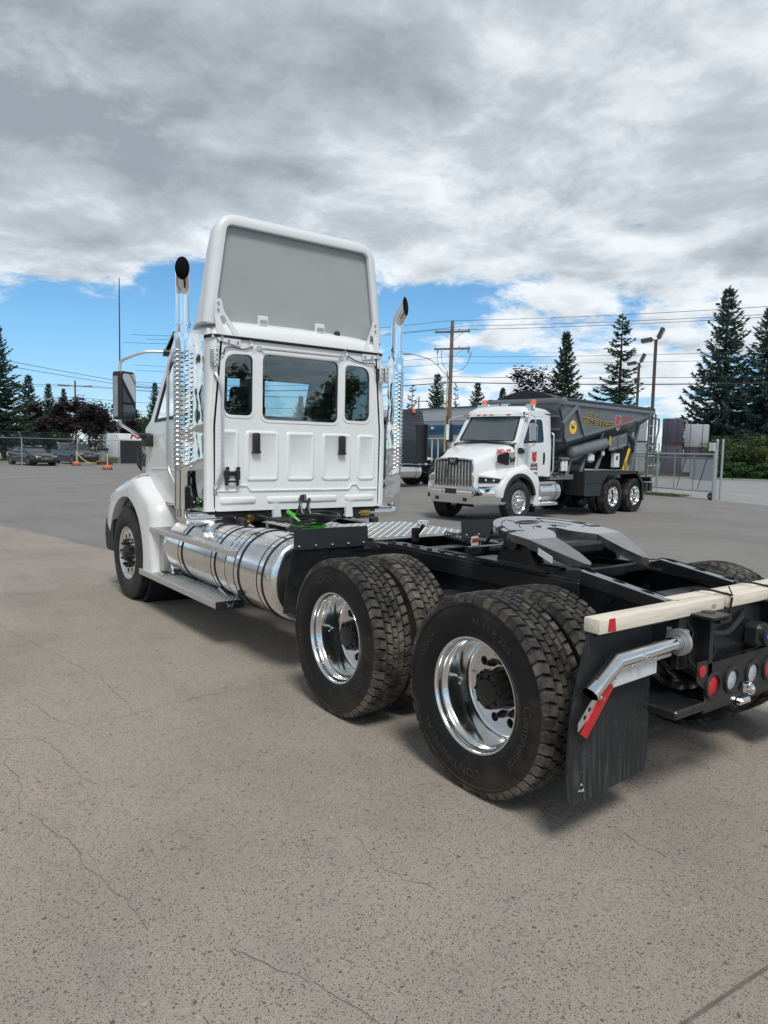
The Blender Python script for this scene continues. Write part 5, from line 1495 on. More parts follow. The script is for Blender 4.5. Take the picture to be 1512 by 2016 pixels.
def visor(T, ox, m='smoked_glass'):
    mb = MB(); rings = []
    for k in range(9):
        u = -0.97+1.94*k/8; b = 0.12*(1-(u/0.97)**2)
        rings.append([(ox+1.02+b, u, 2.93), (ox+1.34+b, u, 2.72), (ox+1.335+b, u, 2.705), (ox+1.02+b, u, 2.90)])
    mb.loft(rings); o = mb.build('sun_visor', m, T)
    return o

def mirror(T, ox, s, face='mirror_glass', tilt=0.0):
    c = V3((ox+1.36, s*1.36, 2.26))
    R = Matrix.Rotation(s*radians(23)+tilt, 3, 'Z')
    def L(x, y, z): return c+R @ V3((x, s*y, z))
    mb = MB(); mb.prism(roundpoly([(-0.10, -0.25), (0.09, -0.25), (0.105, -0.20), (0.105, 0.20), (0.08, 0.25), (-0.10, 0.25)], [0.04, 0.03, 0.02, 0.03, 0.04, 0.03], 4), lambda u, v, w_: L(w_, -u, v), 0.07, -0.05, ch=0.012); sh = mb.build('mirror', 'black_plastic', T)
    mb = MB(); mb.prism(roundpoly([(-0.075, -0.07), (0.085, -0.07), (0.085, 0.225), (-0.075, 0.225)], 0.025), lambda u, v, w_: L(w_, -u, v), -0.051, -0.056); mb.build('mirror_face', face, sh)
    mb = MB(); mb.prism(roundpoly([(-0.075, -0.225), (0.085, -0.225), (0.085, -0.095), (-0.075, -0.095)], 0.025), lambda u, v, w_: L(w_, -u, v), -0.051, -0.057); mb.build('spot_mirror', face, sh)
    mb = MB(); mb.prism(rrect(-0.22, 0.20, -0.03, 0.035, 0.02), lambda u, v, w_: L(v+0.02, 0.1065+w_, u), 0.0, -0.012); mb.build('side_trim', 'galvanised', sh)
    mb = MB(); mb.tube(polyround([L(0.02, 0.05, 0.24), L(0.02, 0.05, 0.36), V3((ox+1.22, s*1.20, 2.72)), V3((ox+1.12, s*0.94, 2.73))], 0.08), 0.016, 8); a = mb.build('mirror_arm', 'brushed_alloy', T)
    mb = MB(); mb.tube([V3((ox+1.15, s*1.03, 2.728)), V3((ox+1.11, s*0.92, 2.73))], 0.024, 8); mb.obox((ox+1.13, s*0.93, 2.73), (0.10, 0.05, 0.12), None, 0.015); mb.build('arm_bracket', 'black_plastic', a)
    mb = MB(); mb.tube(polyround([L(0.02, 0.05, -0.24), L(0.02, 0.05, -0.30), V3((ox+1.52, s*1.17, 1.85)), V3((ox+1.52, s*1.10, 1.83))], 0.05), 0.016, 8); a = mb.build('mirror_arm', 'brushed_alloy', T)
    mb = MB(); mb.obox((ox+1.46, s*1.09, 1.80), (0.20, 0.09, 0.13), None, 0.02, 2); mb.obox((ox+1.50, s*1.11, 1.85), (0.10, 0.12, 0.06), None, 0.02, 2); mb.build('arm_bracket', 'black_plastic', a)
    return L

def wedge_w(mb, fn, s):
    """winged W badge from flat bars"""
    for (a, c) in (((-1, 0.7), (-0.55, -0.7)), ((-0.55, -0.7), (0, 0.35)), ((0, 0.35), (0.55, -0.7)), ((0.55, -0.7), (1, 0.7))):
        dx, dy = c[0]-a[0], c[1]-a[1]; l = math.hypot(dx, dy); nx, ny = -dy/l*0.16, dx/l*0.16
        mb.prism([((a[0]+nx)*s, (a[1]+ny)*s), ((a[0]-nx)*s, (a[1]-ny)*s), ((c[0]-nx)*s, (c[1]-ny)*s), ((c[0]+nx)*s, (c[1]+ny)*s)], fn, 0, 0.006)

def hood_and_fenders(T, ox, fx, m, plain_arch=True):
    """hood from the cowl to the grille, wheel-arch fenders on the front axle at x = fx, bumper, grille, lamps"""
    nose = fx+1.12
    st = [(ox+1.60, 1.02, 1.96, 1.12), (ox+1.72, 1.01, 1.955, 1.12), ((ox+1.72+fx+0.8)*0.5, 0.90, 1.85, 1.0), (fx+0.8, 0.72, 1.70, 0.88), (nose-0.08, 0.655, 1.615, 0.86), (nose, 0.64, 1.56, 0.86)]
    mb = MB(); rings = []
    for (x, wd, zt, zb) in st:
        h = zt-zb
        pts = [(-wd, zb), (-wd, zb+h*0.55), (-wd*0.99, zb+h*0.80), (-wd*0.93, zb+h*0.92), (-wd*0.78, zb+h*0.975), (-wd*0.38, zt), (0, zt+0.02), (wd*0.38, zt), (wd*0.78, zb+h*0.975), (wd*0.93, zb+h*0.92), (wd*0.99, zb+h*0.80), (wd, zb+h*0.55), (wd, zb)]
        rings.append([(x, y, z) for y, z in pts])
    mb.loft(rings); hd = mb.build('hood', m, T, angle=40)
    for s in (-1, 1):
        # front fender: fixed to the hood, arch over the front half of the tyre
        aR = 0.625
        inner = arc(fx, R_T+0.02, aR, 96, 12, 10)
        outer = [(fx+0.80, R_T+0.14), (fx+0.84, 0.86), (fx+0.78, 1.02), (fx+0.62, 1.18), (fx+0.38, 1.31), (fx+0.1, 1.38), (fx-0.25, 1.44), (fx-0.36, 1.46)]
        poly = inner+outer
        ys = [0.55, 0.9, 1.08, 1.16, 1.20, 1.215]
        off = [0, 0, 0.01, 0.035, 0.08, 0.13]
        mb = MB(); rings = []
        n_i = len(inner)
        for y, o_ in zip(ys, off):
            ring = []
            for k, (x, z) in enumerate(poly):
                if k >= n_i:
                    dx, dz = x-fx, z-R_T; l = math.hypot(dx, dz); ring.append((x-dx/l*o_, s*y, z-dz/l*o_))
                else: ring.append((x, s*y, z))
            rings.append(ring)
        mb.loft(rings); fd = mb.build('front_fender', m, T, angle=35)
        mb = MB(); mb.obox((fx+0.50, s*1.185, 1.115), (0.10, 0.05, 0.05), Matrix.Rotation(0.6, 3, 'Y'), 0.012); mb.build('marker_lamp', 'amber_lens', fd)
        # rear fender: fixed to the cab, wraps down behind the tyre to the steps
        inner = arc(fx, R_T+0.02, 0.64, 101, 189, 12)
        outer = [(fx-0.66, 0.42), (fx-0.90, 0.42), (fx-0.93, 0.80), (fx-0.94, 1.02), (fx-0.86, 1.17), (fx-0.60, 1.29), (fx-0.42, 1.40), (fx-0.30, 1.42)]
        poly = inner+outer; n_i = len(inner)
        mb = MB(); rings = []
        for y, o_ in zip([0.70, 1.0, 1.13, 1.19, 1.215, 1.225], [0, 0, 0.015, 0.05, 0.09, 0.14]):
            ring = []
            for k, (x, z) in enumerate(poly):
                if k >= n_i and z > 0.6:
                    dx, dz = x-fx, z-R_T; l = math.hypot(dx, dz); ring.append((x-dx/l*o_, s*y, z-dz/l*o_*0.6))
                else: ring.append((x, s*y, z))
            rings.append(ring)
        mb.loft(rings); mb.build('rear_fender', m, T, angle=35)
        mb = MB(); mb.lathe([(0.70, 0), (0.66, 0.02), (0.63, 0.5), (0.60, 0.5)], (fx, s*0.62, R_T+0.02), (0, s, 0), 30, radians(-70), radians(130)); mb.build('wheel_arch_liner', 'matt_black', T)
        # dark vent and chrome badge panel on the hood side
        F = lambda u, v, w_, s=s: (ox+1.62+u, s*(1.025-max(0, u-0.1)*0.145+w_), v)
        mb = MB(); mb.prism(roundpoly([(0.26, 1.43), (0.26, 1.76), (0.62, 1.70), (0.66, 1.62), (0.62, 1.50)], 0.03), F, 0.0, 0.012); v_ = mb.build('hood_vent', 'matt_black', T)
        mb = MB()
        for k in range(7): mb.beam(F(0.29, 1.46+k*0.045, 0.012), F(0.58, 1.52+k*0.028, 0.012), 0.02, 0.012)
        mb.build('vent_grille', 'black_plastic', v_)
        mb = MB(); mb.prism(roundpoly([(0.255, 1.43), (0.255, 1.75), (0.0, 1.78), (0.0, 1.42)][::-1], 0.02), F, 0.004, 0.02); bp = mb.build('badge_panel', 'chrome', T)
        mb = MB(); wedge_w(mb, lambda u, v, w_, s=s: F(0.128+u*(-s), 1.58+v, 0.021+w_), 0.095); mb.build('badge', 'black_print', bp)
        # headlamp
        H = lambda u, v, w_, s=s: (fx+1.0-max(0, u-0.70)*0.55+w_, s*u, v)
        mb = MB(); mb.prism(roundpoly([(0.70, 0.99), (1.14, 1.01), (1.18, 1.11), (0.70, 1.145)], 0.02), H, 0.0, 0.03, ch=0.01); hl = mb.build('headlight', 'headlight', T)
        for u in (0.86, 1.03):
            mb = MB(); mb.sphere(H(u, 1.06, 0.022), 0.032, 12); mb.build('lamp_lens', 'clear_lens', hl)
        # filler behind the headlamp between hood and fender
        mb = MB(); mb.loft([[(fx+0.99-0.0, s*0.60, 0.90), (fx+0.99, s*0.60, 1.2), (fx+0.6, s*0.60, 1.34), (fx+0.55, s*0.60, 0.9)], [(fx+0.99, s*0.72, 0.90), (fx+0.985, s*0.72, 1.19), (fx+0.55, s*0.8, 1.34), (fx+0.55, s*0.8, 0.9)], [(fx+0.75, s*1.17, 0.93), (fx+0.74, s*1.17, 1.12), (fx+0.5, s*1.17, 1.22), (fx+0.45, s*1.17, 1.15)]]); mb.build('fender_nose', m, T, angle=40)
    # grille
    mb = MB(); mb.prism(roundpoly([(-0.60, 0.88), (0.60, 0.88), (0.58, 1.52), (0.3, 1.55), (-0.3, 1.55), (-0.58, 1.52)], 0.05), lambda u, v, w_: (nose+w_, u, v), 0.001, 0.02); gr = mb.build('grille', 'matt_black', T)
    mb = MB(); o_ = roundpoly([(-0.64, 0.85), (0.64, 0.85), (0.62, 1.56), (0.3, 1.595), (-0.3, 1.595), (-0.62, 1.56)], 0.05); mb.prism(o_, lambda u, v, w_: (nose+w_, u, v), 0.0005, 0.05, [offset_poly(o_, 0.045)], ch=0.012); mb.build('grille_surround', 'chrome', gr)
    mb = MB()
    for k in range(56):
        y = -0.55+k*0.02; mb.beam((nose+0.021, y, 0.9), (nose+0.021, y, 1.5), 0.005, 0.004)
    mb.build('grille_screen', 'galvanised', gr)
    for k in range(11):
        y = -0.5+k*0.1
        mb = MB(); mb.box(nose+0.02, nose+0.055, y-0.016, y+0.016, 0.89, 1.51-(0.1 if abs(y) < 0.12 else 0), 0.006); mb.build('grille_bar', 'chrome', gr)
    mb = MB(); mb.prism(roundpoly([(-0.16, 1.60), (-0.11, 1.42), (0.11, 1.42), (0.16, 1.60)], 0.02), lambda u, v, w_: (nose+w_, u, v), 0.05, 0.075); bd = mb.build('badge_plate', 'black_plastic', gr)
    mb = MB(); wedge_w(mb, lambda u, v, w_: (nose+0.076+w_, u, 1.53+v), 0.075); mb.build('grille_badge', 'chrome', gr)

def bumper(T, fx, m, plan=None):
    ring = []
    mb = MB()
    plan = plan or [(fx+0.55, 1.20), (fx+0.62, 1.205), (fx+1.16, 0.74), (fx+1.21, 0.66), (fx+1.24, 0.0)]
    prof = [(0.0, 0.845), (-0.012, 0.86), (-0.05, 0.86), (-0.05, 0.49), (-0.02, 0.47), (0.0, 0.50), (0.012, 0.67)]
    full = plan+[(x, -y) for x, y in reversed(plan[:-1])]
    rings = []
    for i, (x, y) in enumerate(full):
        a = full[max(0, i-1)]; c = full[min(len(full)-1, i+1)]
        t = V3((c[0]-a[0], c[1]-a[1], 0)).normalized(); n = V3((-t.y, t.x, 0))
        if n.x < 0 and abs(n.x) > abs(n.y): n = -n
        if abs(n.y) >= abs(n.x) and n.y*y < 0: n = -n
        rings.append([(x+n.x*o, y+n.y*o, z) for o, z in prof])
    mb.loft(rings); b = mb.build('bumper', m, T, angle=25)
    for y in (-0.45, 0.45):
        q = MB(); q.box(fx+1.22, fx+1.245, y-0.06, y+0.06, 0.53, 0.62, 0.01); q.build('fog_lamp', 'black_plastic', b)
    q = MB(); q.box(fx+1.24, fx+1.27, -0.17, 0.17, 0.70, 0.83, 0.02); q.build('plate_holder', 'black_plastic', b)
    return b

def channel(mb, x0, x1, y, z0, z1, s, t=0.010, fl=0.085):
    """C-section rail, web outside at y, flanges towards the centre"""
    i = -1 if y > 0 else 1
    prof = [(y, z0), (y+i*fl, z0), (y+i*fl, z0+t), (y+i*t, z0+t), (y+i*t, z1-t), (y+i*fl, z1-t), (y+i*fl, z1), (y, z1)]
    mb.prism(prof, lambda u, v, w_: (w_, u, v), x0, x1)

def chassis(T, xr, xf, axles, ztop=1.04, hgt=0.30, m='black_paint'):
    for s in (-1, 1):
        mb = MB(); channel(mb, xr, xf, s*0.43, ztop-hgt, ztop, s); r = mb.build('frame_rail', m, T)
        mb = MB()
        for k in range(int((xf-xr)/0.11)):
            x = xr+0.08+k*0.11
            for z in (ztop-0.06, ztop-hgt+0.06):
                if (k*7) % 5 < 3: mb.cyl((x, s*0.43, z), (x, s*0.446, z), 0.012, 6)
        mb.build('frame_bolts', m, r)
    xs = [xr+0.03]+[a+d for a in axles for d in (-0.35, 0.42)]+[xf-2.2, xf-0.2]
    for x in xs:
        mb = MB(); mb.box(x-0.035, x+0.035, -0.418, 0.418, ztop-hgt+0.03, ztop-0.05, 0.004); mb.box(x-0.07, x+0.07, -0.418, 0.418, ztop-0.055, ztop-0.045); mb.build('cross_member', m, T)
    for a in axles:
        mb = MB(); mb.cyl((a, -0.93, R_T), (a, 0.93, R_T), 0.075, 14); mb.sphere((a, 0.0, R_T), 0.22, 18); mb.tube([(a, 0, R_T), (a+0.45, 0, R_T+0.06)], [0.17, 0.09], 14); ax = mb.build('drive_axle', m, T)
        for s in (-1, 1):
            mb = MB(); mb.tube([(a+0.16, s*0.56, 0.62), (a+0.34, s*0.56, 0.66)], 0.085, 16); mb.tube([(a+0.34, s*0.56, 0.66), (a+0.40, s*0.56, 0.67)], 0.07, 16); mb.build('brake_chamber', m, ax)
            mb = MB(); mb.lathe([(0.001, 0.50), (0.14, 0.50), (0.15, 0.53), (0.125, 0.56), (0.128, 0.60), (0.115, 0.64), (0.128, 0.68), (0.128, 0.80), (0.11, 0.82), (0.001, 0.83)], (a-0.36, s*0.50, 0), (0, 0, 1), 24); mb.build('air_bag', 'tyre_side', T)
            mb = MB(); mb.beam((a-0.5, s*0.50, 0.47), (a+0.62, s*0.46, 0.52), 0.09, 0.05, 0.01); mb.build('suspension_arm', m, T)
            mb = MB(); mb.tube([(a+0.2, s*0.36, 0.45), (a+0.08, s*0.40, 0.95)], 0.035, 10); mb.build('shock_absorber', m, T)
    mb = MB(); mb.tube([(axles[-1]+0.4, 0, R_T+0.05), (axles[-1]+1.9, 0, 0.70), (xf-1.6, 0, 0.78)], 0.06, 12); mb.build('drive_shaft', m, T)
    mb = MB(); mb.box(xf-2.9, xf-1.2, -0.32, 0.32, 0.60, 1.10, 0.05); mb.build('gearbox', m, T)

def tank(T, x0, x1, y, z, r, m='polished_alloy', straps=(), cap=None, dome=0.06, name='fuel_tank', n=48):
    mb = MB(); d = dome
    mb.lathe([(0.001, x0-0.035), (r*0.45, x0-0.03), (r*0.80, x0-0.012), (r*0.93, x0+0.004), (r*0.985, x0+0.025), (r, x0+d), (r, x1-d), (r*0.985, x1-0.025), (r*0.93, x1-0.004), (r*0.80, x1+0.012), (0.001, x1+0.035)], (0, y, z), (1, 0, 0), n)
    t = mb.build(name, m, T, angle=40)
    for xs in straps:
        mb = MB(); mb.lathe([(r+0.001, xs-0.030), (r+0.006, xs-0.030), (r+0.006, xs+0.030), (r+0.001, xs+0.030)], (0, y, z), (1, 0, 0), n); sp = mb.build('tank_strap', 'chrome', t)
        for q in (-0.045, 0.037):
            mb = MB(); mb.lathe([(r+0.0005, xs+q-0.004), (r+0.008, xs+q), (r+0.008, xs+q+0.008), (r+0.0005, xs+q+0.012)], (0, y, z), (1, 0, 0), n); mb.build('strap_rubber', 'matt_black', sp)
    if cap:
        mb = MB(); mb.lathe([(0.07, -0.03), (0.066, 0.004), (0.05, 0.01)], (cap[0], y+cap[1], z+sqrt(max(0, r*r-cap[1]**2))), (0, cap[1]*0.8, r), 20); nk = mb.build('filler_neck', 'chrome', t)
        mb = MB(); mb.lathe([(0.052, 0.0), (0.052, 0.055), (0.045, 0.062), (0.001, 0.062)], (cap[0], y+cap[1], z+sqrt(max(0, r*r-cap[1]**2))), (0, cap[1]*0.8, r), 18); mb.build('filler_cap', 'black_plastic', t)
    return t

def grip_step(T, x0, x1, y0, y1, z, th=0.055, name='step', cols=None):
    """sheet-metal step with rows of punched grip tabs"""
    mb = MB(); mb.box(x0, x1, y0, y1, z-th, z, 0.006); st = mb.build(name, 'brushed_alloy', T)
    mb = MB(); nx = int((x1-x0-0.04)/0.030); ny = max(2, int((y1-y0-0.03)/0.034))
    for i in range(nx):
        for j in range(ny):
            x = x0+0.03+i*0.030; y = y0+0.025+j*(y1-y0-0.05)/max(1, ny-1)+(0.008 if i % 2 else -0.008)
            mb.add([(x-0.011, y-0.007, z), (x+0.011, y-0.007, z), (x+0.011, y+0.007, z), (x-0.011, y+0.007, z), (x+0.004, y-0.005, z+0.010), (x+0.004, y+0.005, z+0.010)], [(0, 1, 4), (3, 5, 2), (1, 2, 5, 4), (0, 4, 5, 3)])
    mb.build('grip_tabs', 'brushed_alloy', st, recalc=False, kind='stuff')
    mb = MB()
    for i in range(nx//2):
        for j in range(ny-1):
            x = x0+0.045+i*0.060; y = y0+0.025+(j+0.5)*(y1-y0-0.05)/max(1, ny-1)
            mb.add([(x-0.008, y-0.006, z+0.0008), (x+0.008, y-0.006, z+0.0008), (x+0.008, y+0.006, z+0.0008), (x-0.008, y+0.006, z+0.0008)], [(0, 1, 2, 3)])
    mb.build('drain_holes', 'matt_black', st, recalc=False, kind='stuff')
    return st

def fifth_wheel(T, cx, z0, tilt=0.12, m='greased_steel', word='Holland'):
    """coupling plate on brackets; cx = pivot"""
    def zz(x): return z0+(x)*tilt
    front = [(0.455*cos(radians(a))-0.02, 0.455*sin(radians(a))) for a in range(-82, 83, 6)]
    knee = -0.13
    F = lambda u, v, w_: (cx+u, v, zz(u)+w_)
    slot = [(knee, 0.20), (-0.06, 0.125), (0.0, 0.075), (0.05, 0.062), (0.085, 0.05), (0.10, 0.0), (0.085, -0.05), (0.05, -0.062), (0.0, -0.075), (-0.06, -0.125), (knee, -0.20)]
    out_ = front+[(0.0, 0.458), (knee, 0.452)]+slot+[(knee, -0.452), (0.0, -0.458)]
    mb = MB(); mb.prism(out_, F, -0.045, 0.0, ch=0.0)
    for s in (-1, 1):
        G = lambda u, v, w_, s=s: (cx+u, s*v, zz(knee)+(u-knee)*0.36+w_)
        arm = [(knee-0.0005, 0.452), (-0.26, 0.40), (-0.44, 0.315), (-0.465, 0.285), (-0.44, 0.25), (-0.33, 0.215), (-0.22, 0.205), (knee-0.0005, 0.20)]
        mb.prism(arm, G, -0.055, 0.0)
    pl = mb.build('fifth_wheel_plate', m, T, angle=30)
    mb = MB(); mb.lathe([(0.44, -0.045), (0.44, -0.13), (0.42, -0.13), (0.42, -0.045)], (cx-0.02, 0, zz(0)), (0, 0, 1), 40, 0, 2*pi)
    mb.v = [v for v in mb.v]
    # grease grooves: two arcs and short radial links
    def groove(pts):
        q = MB(); q.tube([F(u, v, 0.0003) for u, v in pts], 0.0024, 5); q.build('grease_groove', 'matt_black', pl)
    for R_, a0, a1 in ((0.40, -74, -22), (0.40, 22, 74), (0.285, -60, 60), (0.195, -55, -20), (0.195, 20, 55)):
        groove([(R_*cos(radians(a0+(a1-a0)*k/12))-0.02, R_*sin(radians(a0+(a1-a0)*k/12))) for k in range(13)])
    for aa in (-74, -22, 22, 74):
        groove([(R_*cos(radians(aa))-0.02, R_*sin(radians(aa))) for R_ in (0.295, 0.34, 0.392)])
    for (u, v, a) in ((0.17, 0.385, 0.5), (0.06, 0.415, 0.2), (0.17, -0.385, -0.5), (0.06, -0.415, -0.2)):
        q = MB(); R = Matrix.Rotation(a, 2)
        q.prism([tuple(R @ Vector(c)+Vector((u, v))) for c in ((-0.016, -0.05), (0.016, -0.05), (0.016, 0.05), (-0.016, 0.05))], F, 0.0002, 0.0018); q.build('grease_pocket', 'matt_black', pl)
    q = MB(); e = [(0.262+0.035*sin(2*pi*k/28), 0.04+0.115*cos(2*pi*k/28)) for k in range(28)]
    q.prism(e[::-1], F, 0.0, 0.006, [offset_poly(e[::-1], 0.008)]); q.build('name_rim', m, pl)
    q = MB(); text_mb(q, word, 0.05, lambda u, v, w_=0: F(0.262+v, 0.04-u, 0.005+w_), 1.1, 0.0012); q.build('name_lettering', 'black_print', pl, recalc=False)
    q = MB()
    for (u, v) in ((0.14, 0.06), (0.14, -0.09)): q.lathe([(0.018, 0), (0.018, 0.004), (0.012, 0.004), (0.012, 0.0)], F(u, v, 0), (0, 0, 1), 14)
    q.build('plate_bosses', m, pl)
    for s in (-1, 1):
        mb = MB()
        mb.prism([(-0.16, 0), (0.16, 0), (0.09, z0-1.095-0.02), (-0.09, z0-1.095-0.02)], lambda u, v, w_, s=s: (cx+u, s*(0.40+w_), 1.085+v), -0.02, 0.02)
        mb.prism([(-0.30, 0), (0.30, 0), (0.30, 0.018), (-0.30, 0.018)], lambda u, v, w_, s=s: (cx+u, s*(0.40+w_), 1.068+v), -0.10, 0.085)
        for k in (-0.14, 0.14): mb.beam((cx+k, s*0.36, 1.085), (cx+k*0.5, s*0.36, z0-0.05), 0.012, 0.08)
        mb.cyl((cx, s*0.36, z0-0.06), (cx, s*0.455, z0-0.06), 0.038, 16)
        mb.build('pivot_bracket', 'black_paint', T)
    mb = MB(); mb.box(cx-0.2, cx+0.3, -0.2, 0.2, z0-0.13, z0-0.05, 0.02); mb.beam((cx+0.05, 0.1, z0-0.10), (cx+0.12, 0.52, z0-0.10), 0.03, 0.02); mb.build('lock_mechanism', 'black_paint', pl)
    mb = MB(); mb.tube(polyround([(cx+0.34, 0.26, zz(0.3)-0.02), (cx+0.36, 0.32, zz(0.3)-0.12), (cx+0.28, 0.40, zz(0.3)-0.13), (cx+0.24, 0.40, zz(0.2)-0.06)], 0.04), 0.012, 8); mb.build('release_handle', 'black_paint', pl)
    return pl

def stack(T, ox, s, m='chrome', turn=True):
    """exhaust stack beside the cab corner with its louvred heat shield"""
    X, Y, r = ox+0.082, s*1.225, 0.0635
    out_d = V3((-0.91, s*0.41, 0)).normalized()
    c0 = V3((X, Y, 3.11))
    path = [V3((X, Y, 1.10)), V3((X, Y, 2.0)), c0]
    for k in range(1, 8):
        a = radians(34)*k/7; path.append(c0+out_d*(0.22*(1-cos(a)))+V3((0, 0, 0.22*sin(a)+0.0)))
    d = (path[-1]-path[-2]).normalized(); path.append(path[-1]+d*0.16)
    mb = MB(); mb.tube(path, r, 28, cap=False)
    # slash the mouth: push the last ring into a slanted cut
    n = 28; last = mb.v[-n:]; end = path[-1]
    cut = V3((out_d.x, out_d.y, 0.10)).normalized()
    new = []
    for p in last:
        q = V3(p); q = q-d*((q-end+d*0.04).dot(cut)/d.dot(cut)); new.append(tuple(q))
    mb.v[-n:] = new
    st = mb.build('exhaust_stack', m, T, angle=50)
    mb = MB(); mb.tube([path[-2]-d*0.03, path[-1]+d*0.02], r-0.004, 28, cap=False)
    mb.v[-n:] = [tuple(V3(p)+(V3(c)-V3(p))*0.065) for p, c in zip(new, [tuple(path[-1])]*n)]
    mb.add([tuple(path[-2]-d*0.03+(V3(v)-path[-2]+d*0.03)) for v in mb.v[:n]], [tuple(range(n))]); mb.build('stack_bore', 'matt_black', st)
    mb = MB(); mb.lathe([(r+0.001, 0), (r+0.006, 0.002), (r+0.006, 0.028), (r+0.001, 0.03)], (X, Y, 2.845), (0, 0, 1), 28); mb.build('stack_collar', m, st)
    # heat shield: half tube round the outside, flat wing towards the cab
    R = 0.079
    def sec(a): return (X+R*cos(a), Y+s*R*sin(a))
    prof = [(X-R+0.004, s*1.058), (X-R, s*1.09), (X-R, s*1.16)]+[sec(radians(180-8*k)) for k in range(1, 23)]
    ok = [(x, y) for x, y in prof]
    mb = MB(); rings = []
    zs = [1.175+0.04*k for k in range(40)]+[2.775]
    for z in zs: rings.append([(x, y, z) for x, y in ok])
    # loft vertically, open section
    mb.loft(rings, closed=False, caps=False); sh = mb.build('heat_shield', 'wavy_chrome', st, angle=60)
    mb = MB(); hb = MB()
    k = 0
    z = 1.56
    cols = [(None, 0.050)]+[(radians(184-32*i), 0) for i in range(0, 6)]
    row = 0
    while z < 2.63:
        for ci, (a, off) in enumerate(cols):
            zz = z+(0.0215 if ci % 2 else 0)
            if a is None:
                c = V3((X-R, s*(1.225-off), zz)); nrm = V3((-1, 0, 0)); tg = V3((0, s, 0))
            else:
                c = V3((X+R*cos(a), Y+s*R*sin(a), zz)); nrm = V3((cos(a), s*sin(a), 0)); tg = V3((-sin(a), s*cos(a), 0))
            w2 = 0.021
            hb.add([c-tg*w2+nrm*0.0015, c+V3((0, 0, 0.004))+nrm*0.0015, c+tg*w2+nrm*0.0015, c-V3((0, 0, 0.0085))+nrm*0.0015], [(0, 1, 2, 3)])
            mb.add([c-tg*w2+V3((0, 0, 0.002))+nrm*0.002, c+V3((0, 0, 0.019))+nrm*0.002, c+tg*w2+V3((0, 0, 0.002))+nrm*0.002, c+V3((0, 0, 0.002))+nrm*0.017], [(0, 1, 3), (1, 2, 3), (0, 3, 2)])
        z += 0.043; row += 1
    mb.build('shield_louvres', 'brushed_alloy', st, recalc=False, kind='stuff'); hb.build('louvre_slots', 'matt_black', st, recalc=False, kind='stuff')
    mb = MB()
    for (yy, zz) in ((1.085, 2.66), (1.15, 2.67), (1.085, 1.24), (1.15, 1.235)): mb.sphere((X-R-0.001, s*yy, zz), 0.008, 8)
    mb.build('shield_screws', 'galvanised', sh)
    # elbow under the cab
    mb = MB(); mb.tube(polyround([(X, Y, 1.20), (X, Y, 1.07), (X, s*1.05, 1.07), (X, s*0.72, 1.07)], 0.12, 8), r, 24); mb.build('exhaust_elbow', m, st)
    mb = MB(); mb.cyl((X, s*0.86, 1.07), (X, s*0.74, 1.07), r+0.006, 24); mb.cyl((X, s*0.66, 1.07), (X, s*0.30, 1.07), 0.055, 18)
    for k in range(14): mb.lathe([(0.055, -0.006), (0.064, 0), (0.055, 0.006)], (X, s*(0.36+k*0.022), 1.07), (0, 1, 0), 18)
    mb.build('exhaust_bellows', 'brass' if s < 0 else 'black_paint', st)
    return st

# ================================================================== THE WHITE TRACTOR (front towards +x, rear axle over the origin)
T1 = thing('truck_tractor', 'white day-cab tractor unit seen from behind, with chrome stacks and bare black frame', 'truck', (0, 0, 0))
OX, FX = 3.83, 5.70
chassis(T1, -0.66, 6.75, (0.0, 1.32))
for x in (0.0, 1.32):
    for s in (1, -1):
        wheel(T1, 'dual_outer', x, s*1.075, spin=0.0, let=(ME_LET2 if x == 0 else ME_LET1))
        wheel(T1, 'dual_inner', x, s*0.737, spin=0.1+x)
for s in (1, -1): wheel(T1, 'steer', FX, s*1.075, spin=0.2)
mb = MB(); mb.beam((FX, -0.95, 0.50), (FX, 0.95, 0.50), 0.11, 0.12, 0.02); mb.build('front_axle', 'black_paint', T1)
rw = rear_wall(T1, OX, 'white_paint')
cab_shell(T1, OX, 'white_paint')
vz = visor(T1, OX, 'smoked_glass')
hood_and_fenders(T1, OX, FX, 'white_paint')
bumper(T1, FX, 'black_plastic', [(FX+0.50, 1.20), (FX+0.76, 1.215), (FX+1.10, 0.98), (FX+1.20, 0.66), (FX+1.24, 0.0)])
for s in (1, -1):
    L = mirror(T1, OX, s)
    mb = MB(); base = L(0.02, 0.05, 0.25); mb.tube([base, base+V3((0, 0, 0.10)), base+V3((0.0, 0, 0.95))], [0.010, 0.007, 0.0045], 6)
    if s > 0: mb.build('antenna', 'black_plastic', T1)
    stack(T1, OX, s)
    mb = MB(); mb.tube(polyround([(OX+0.42, s*1.00, 2.72), (OX+0.74, s*1.075, 2.66), (OX+0.76, s*1.12, 2.55), (OX+0.76, s*1.125, 1.52), (OX+0.55, s*1.10, 1.31), (OX+0.50, s*1.05, 1.30)], 0.09), 0.016, 10); mb.build('grab_handle', 'brushed_alloy', T1)

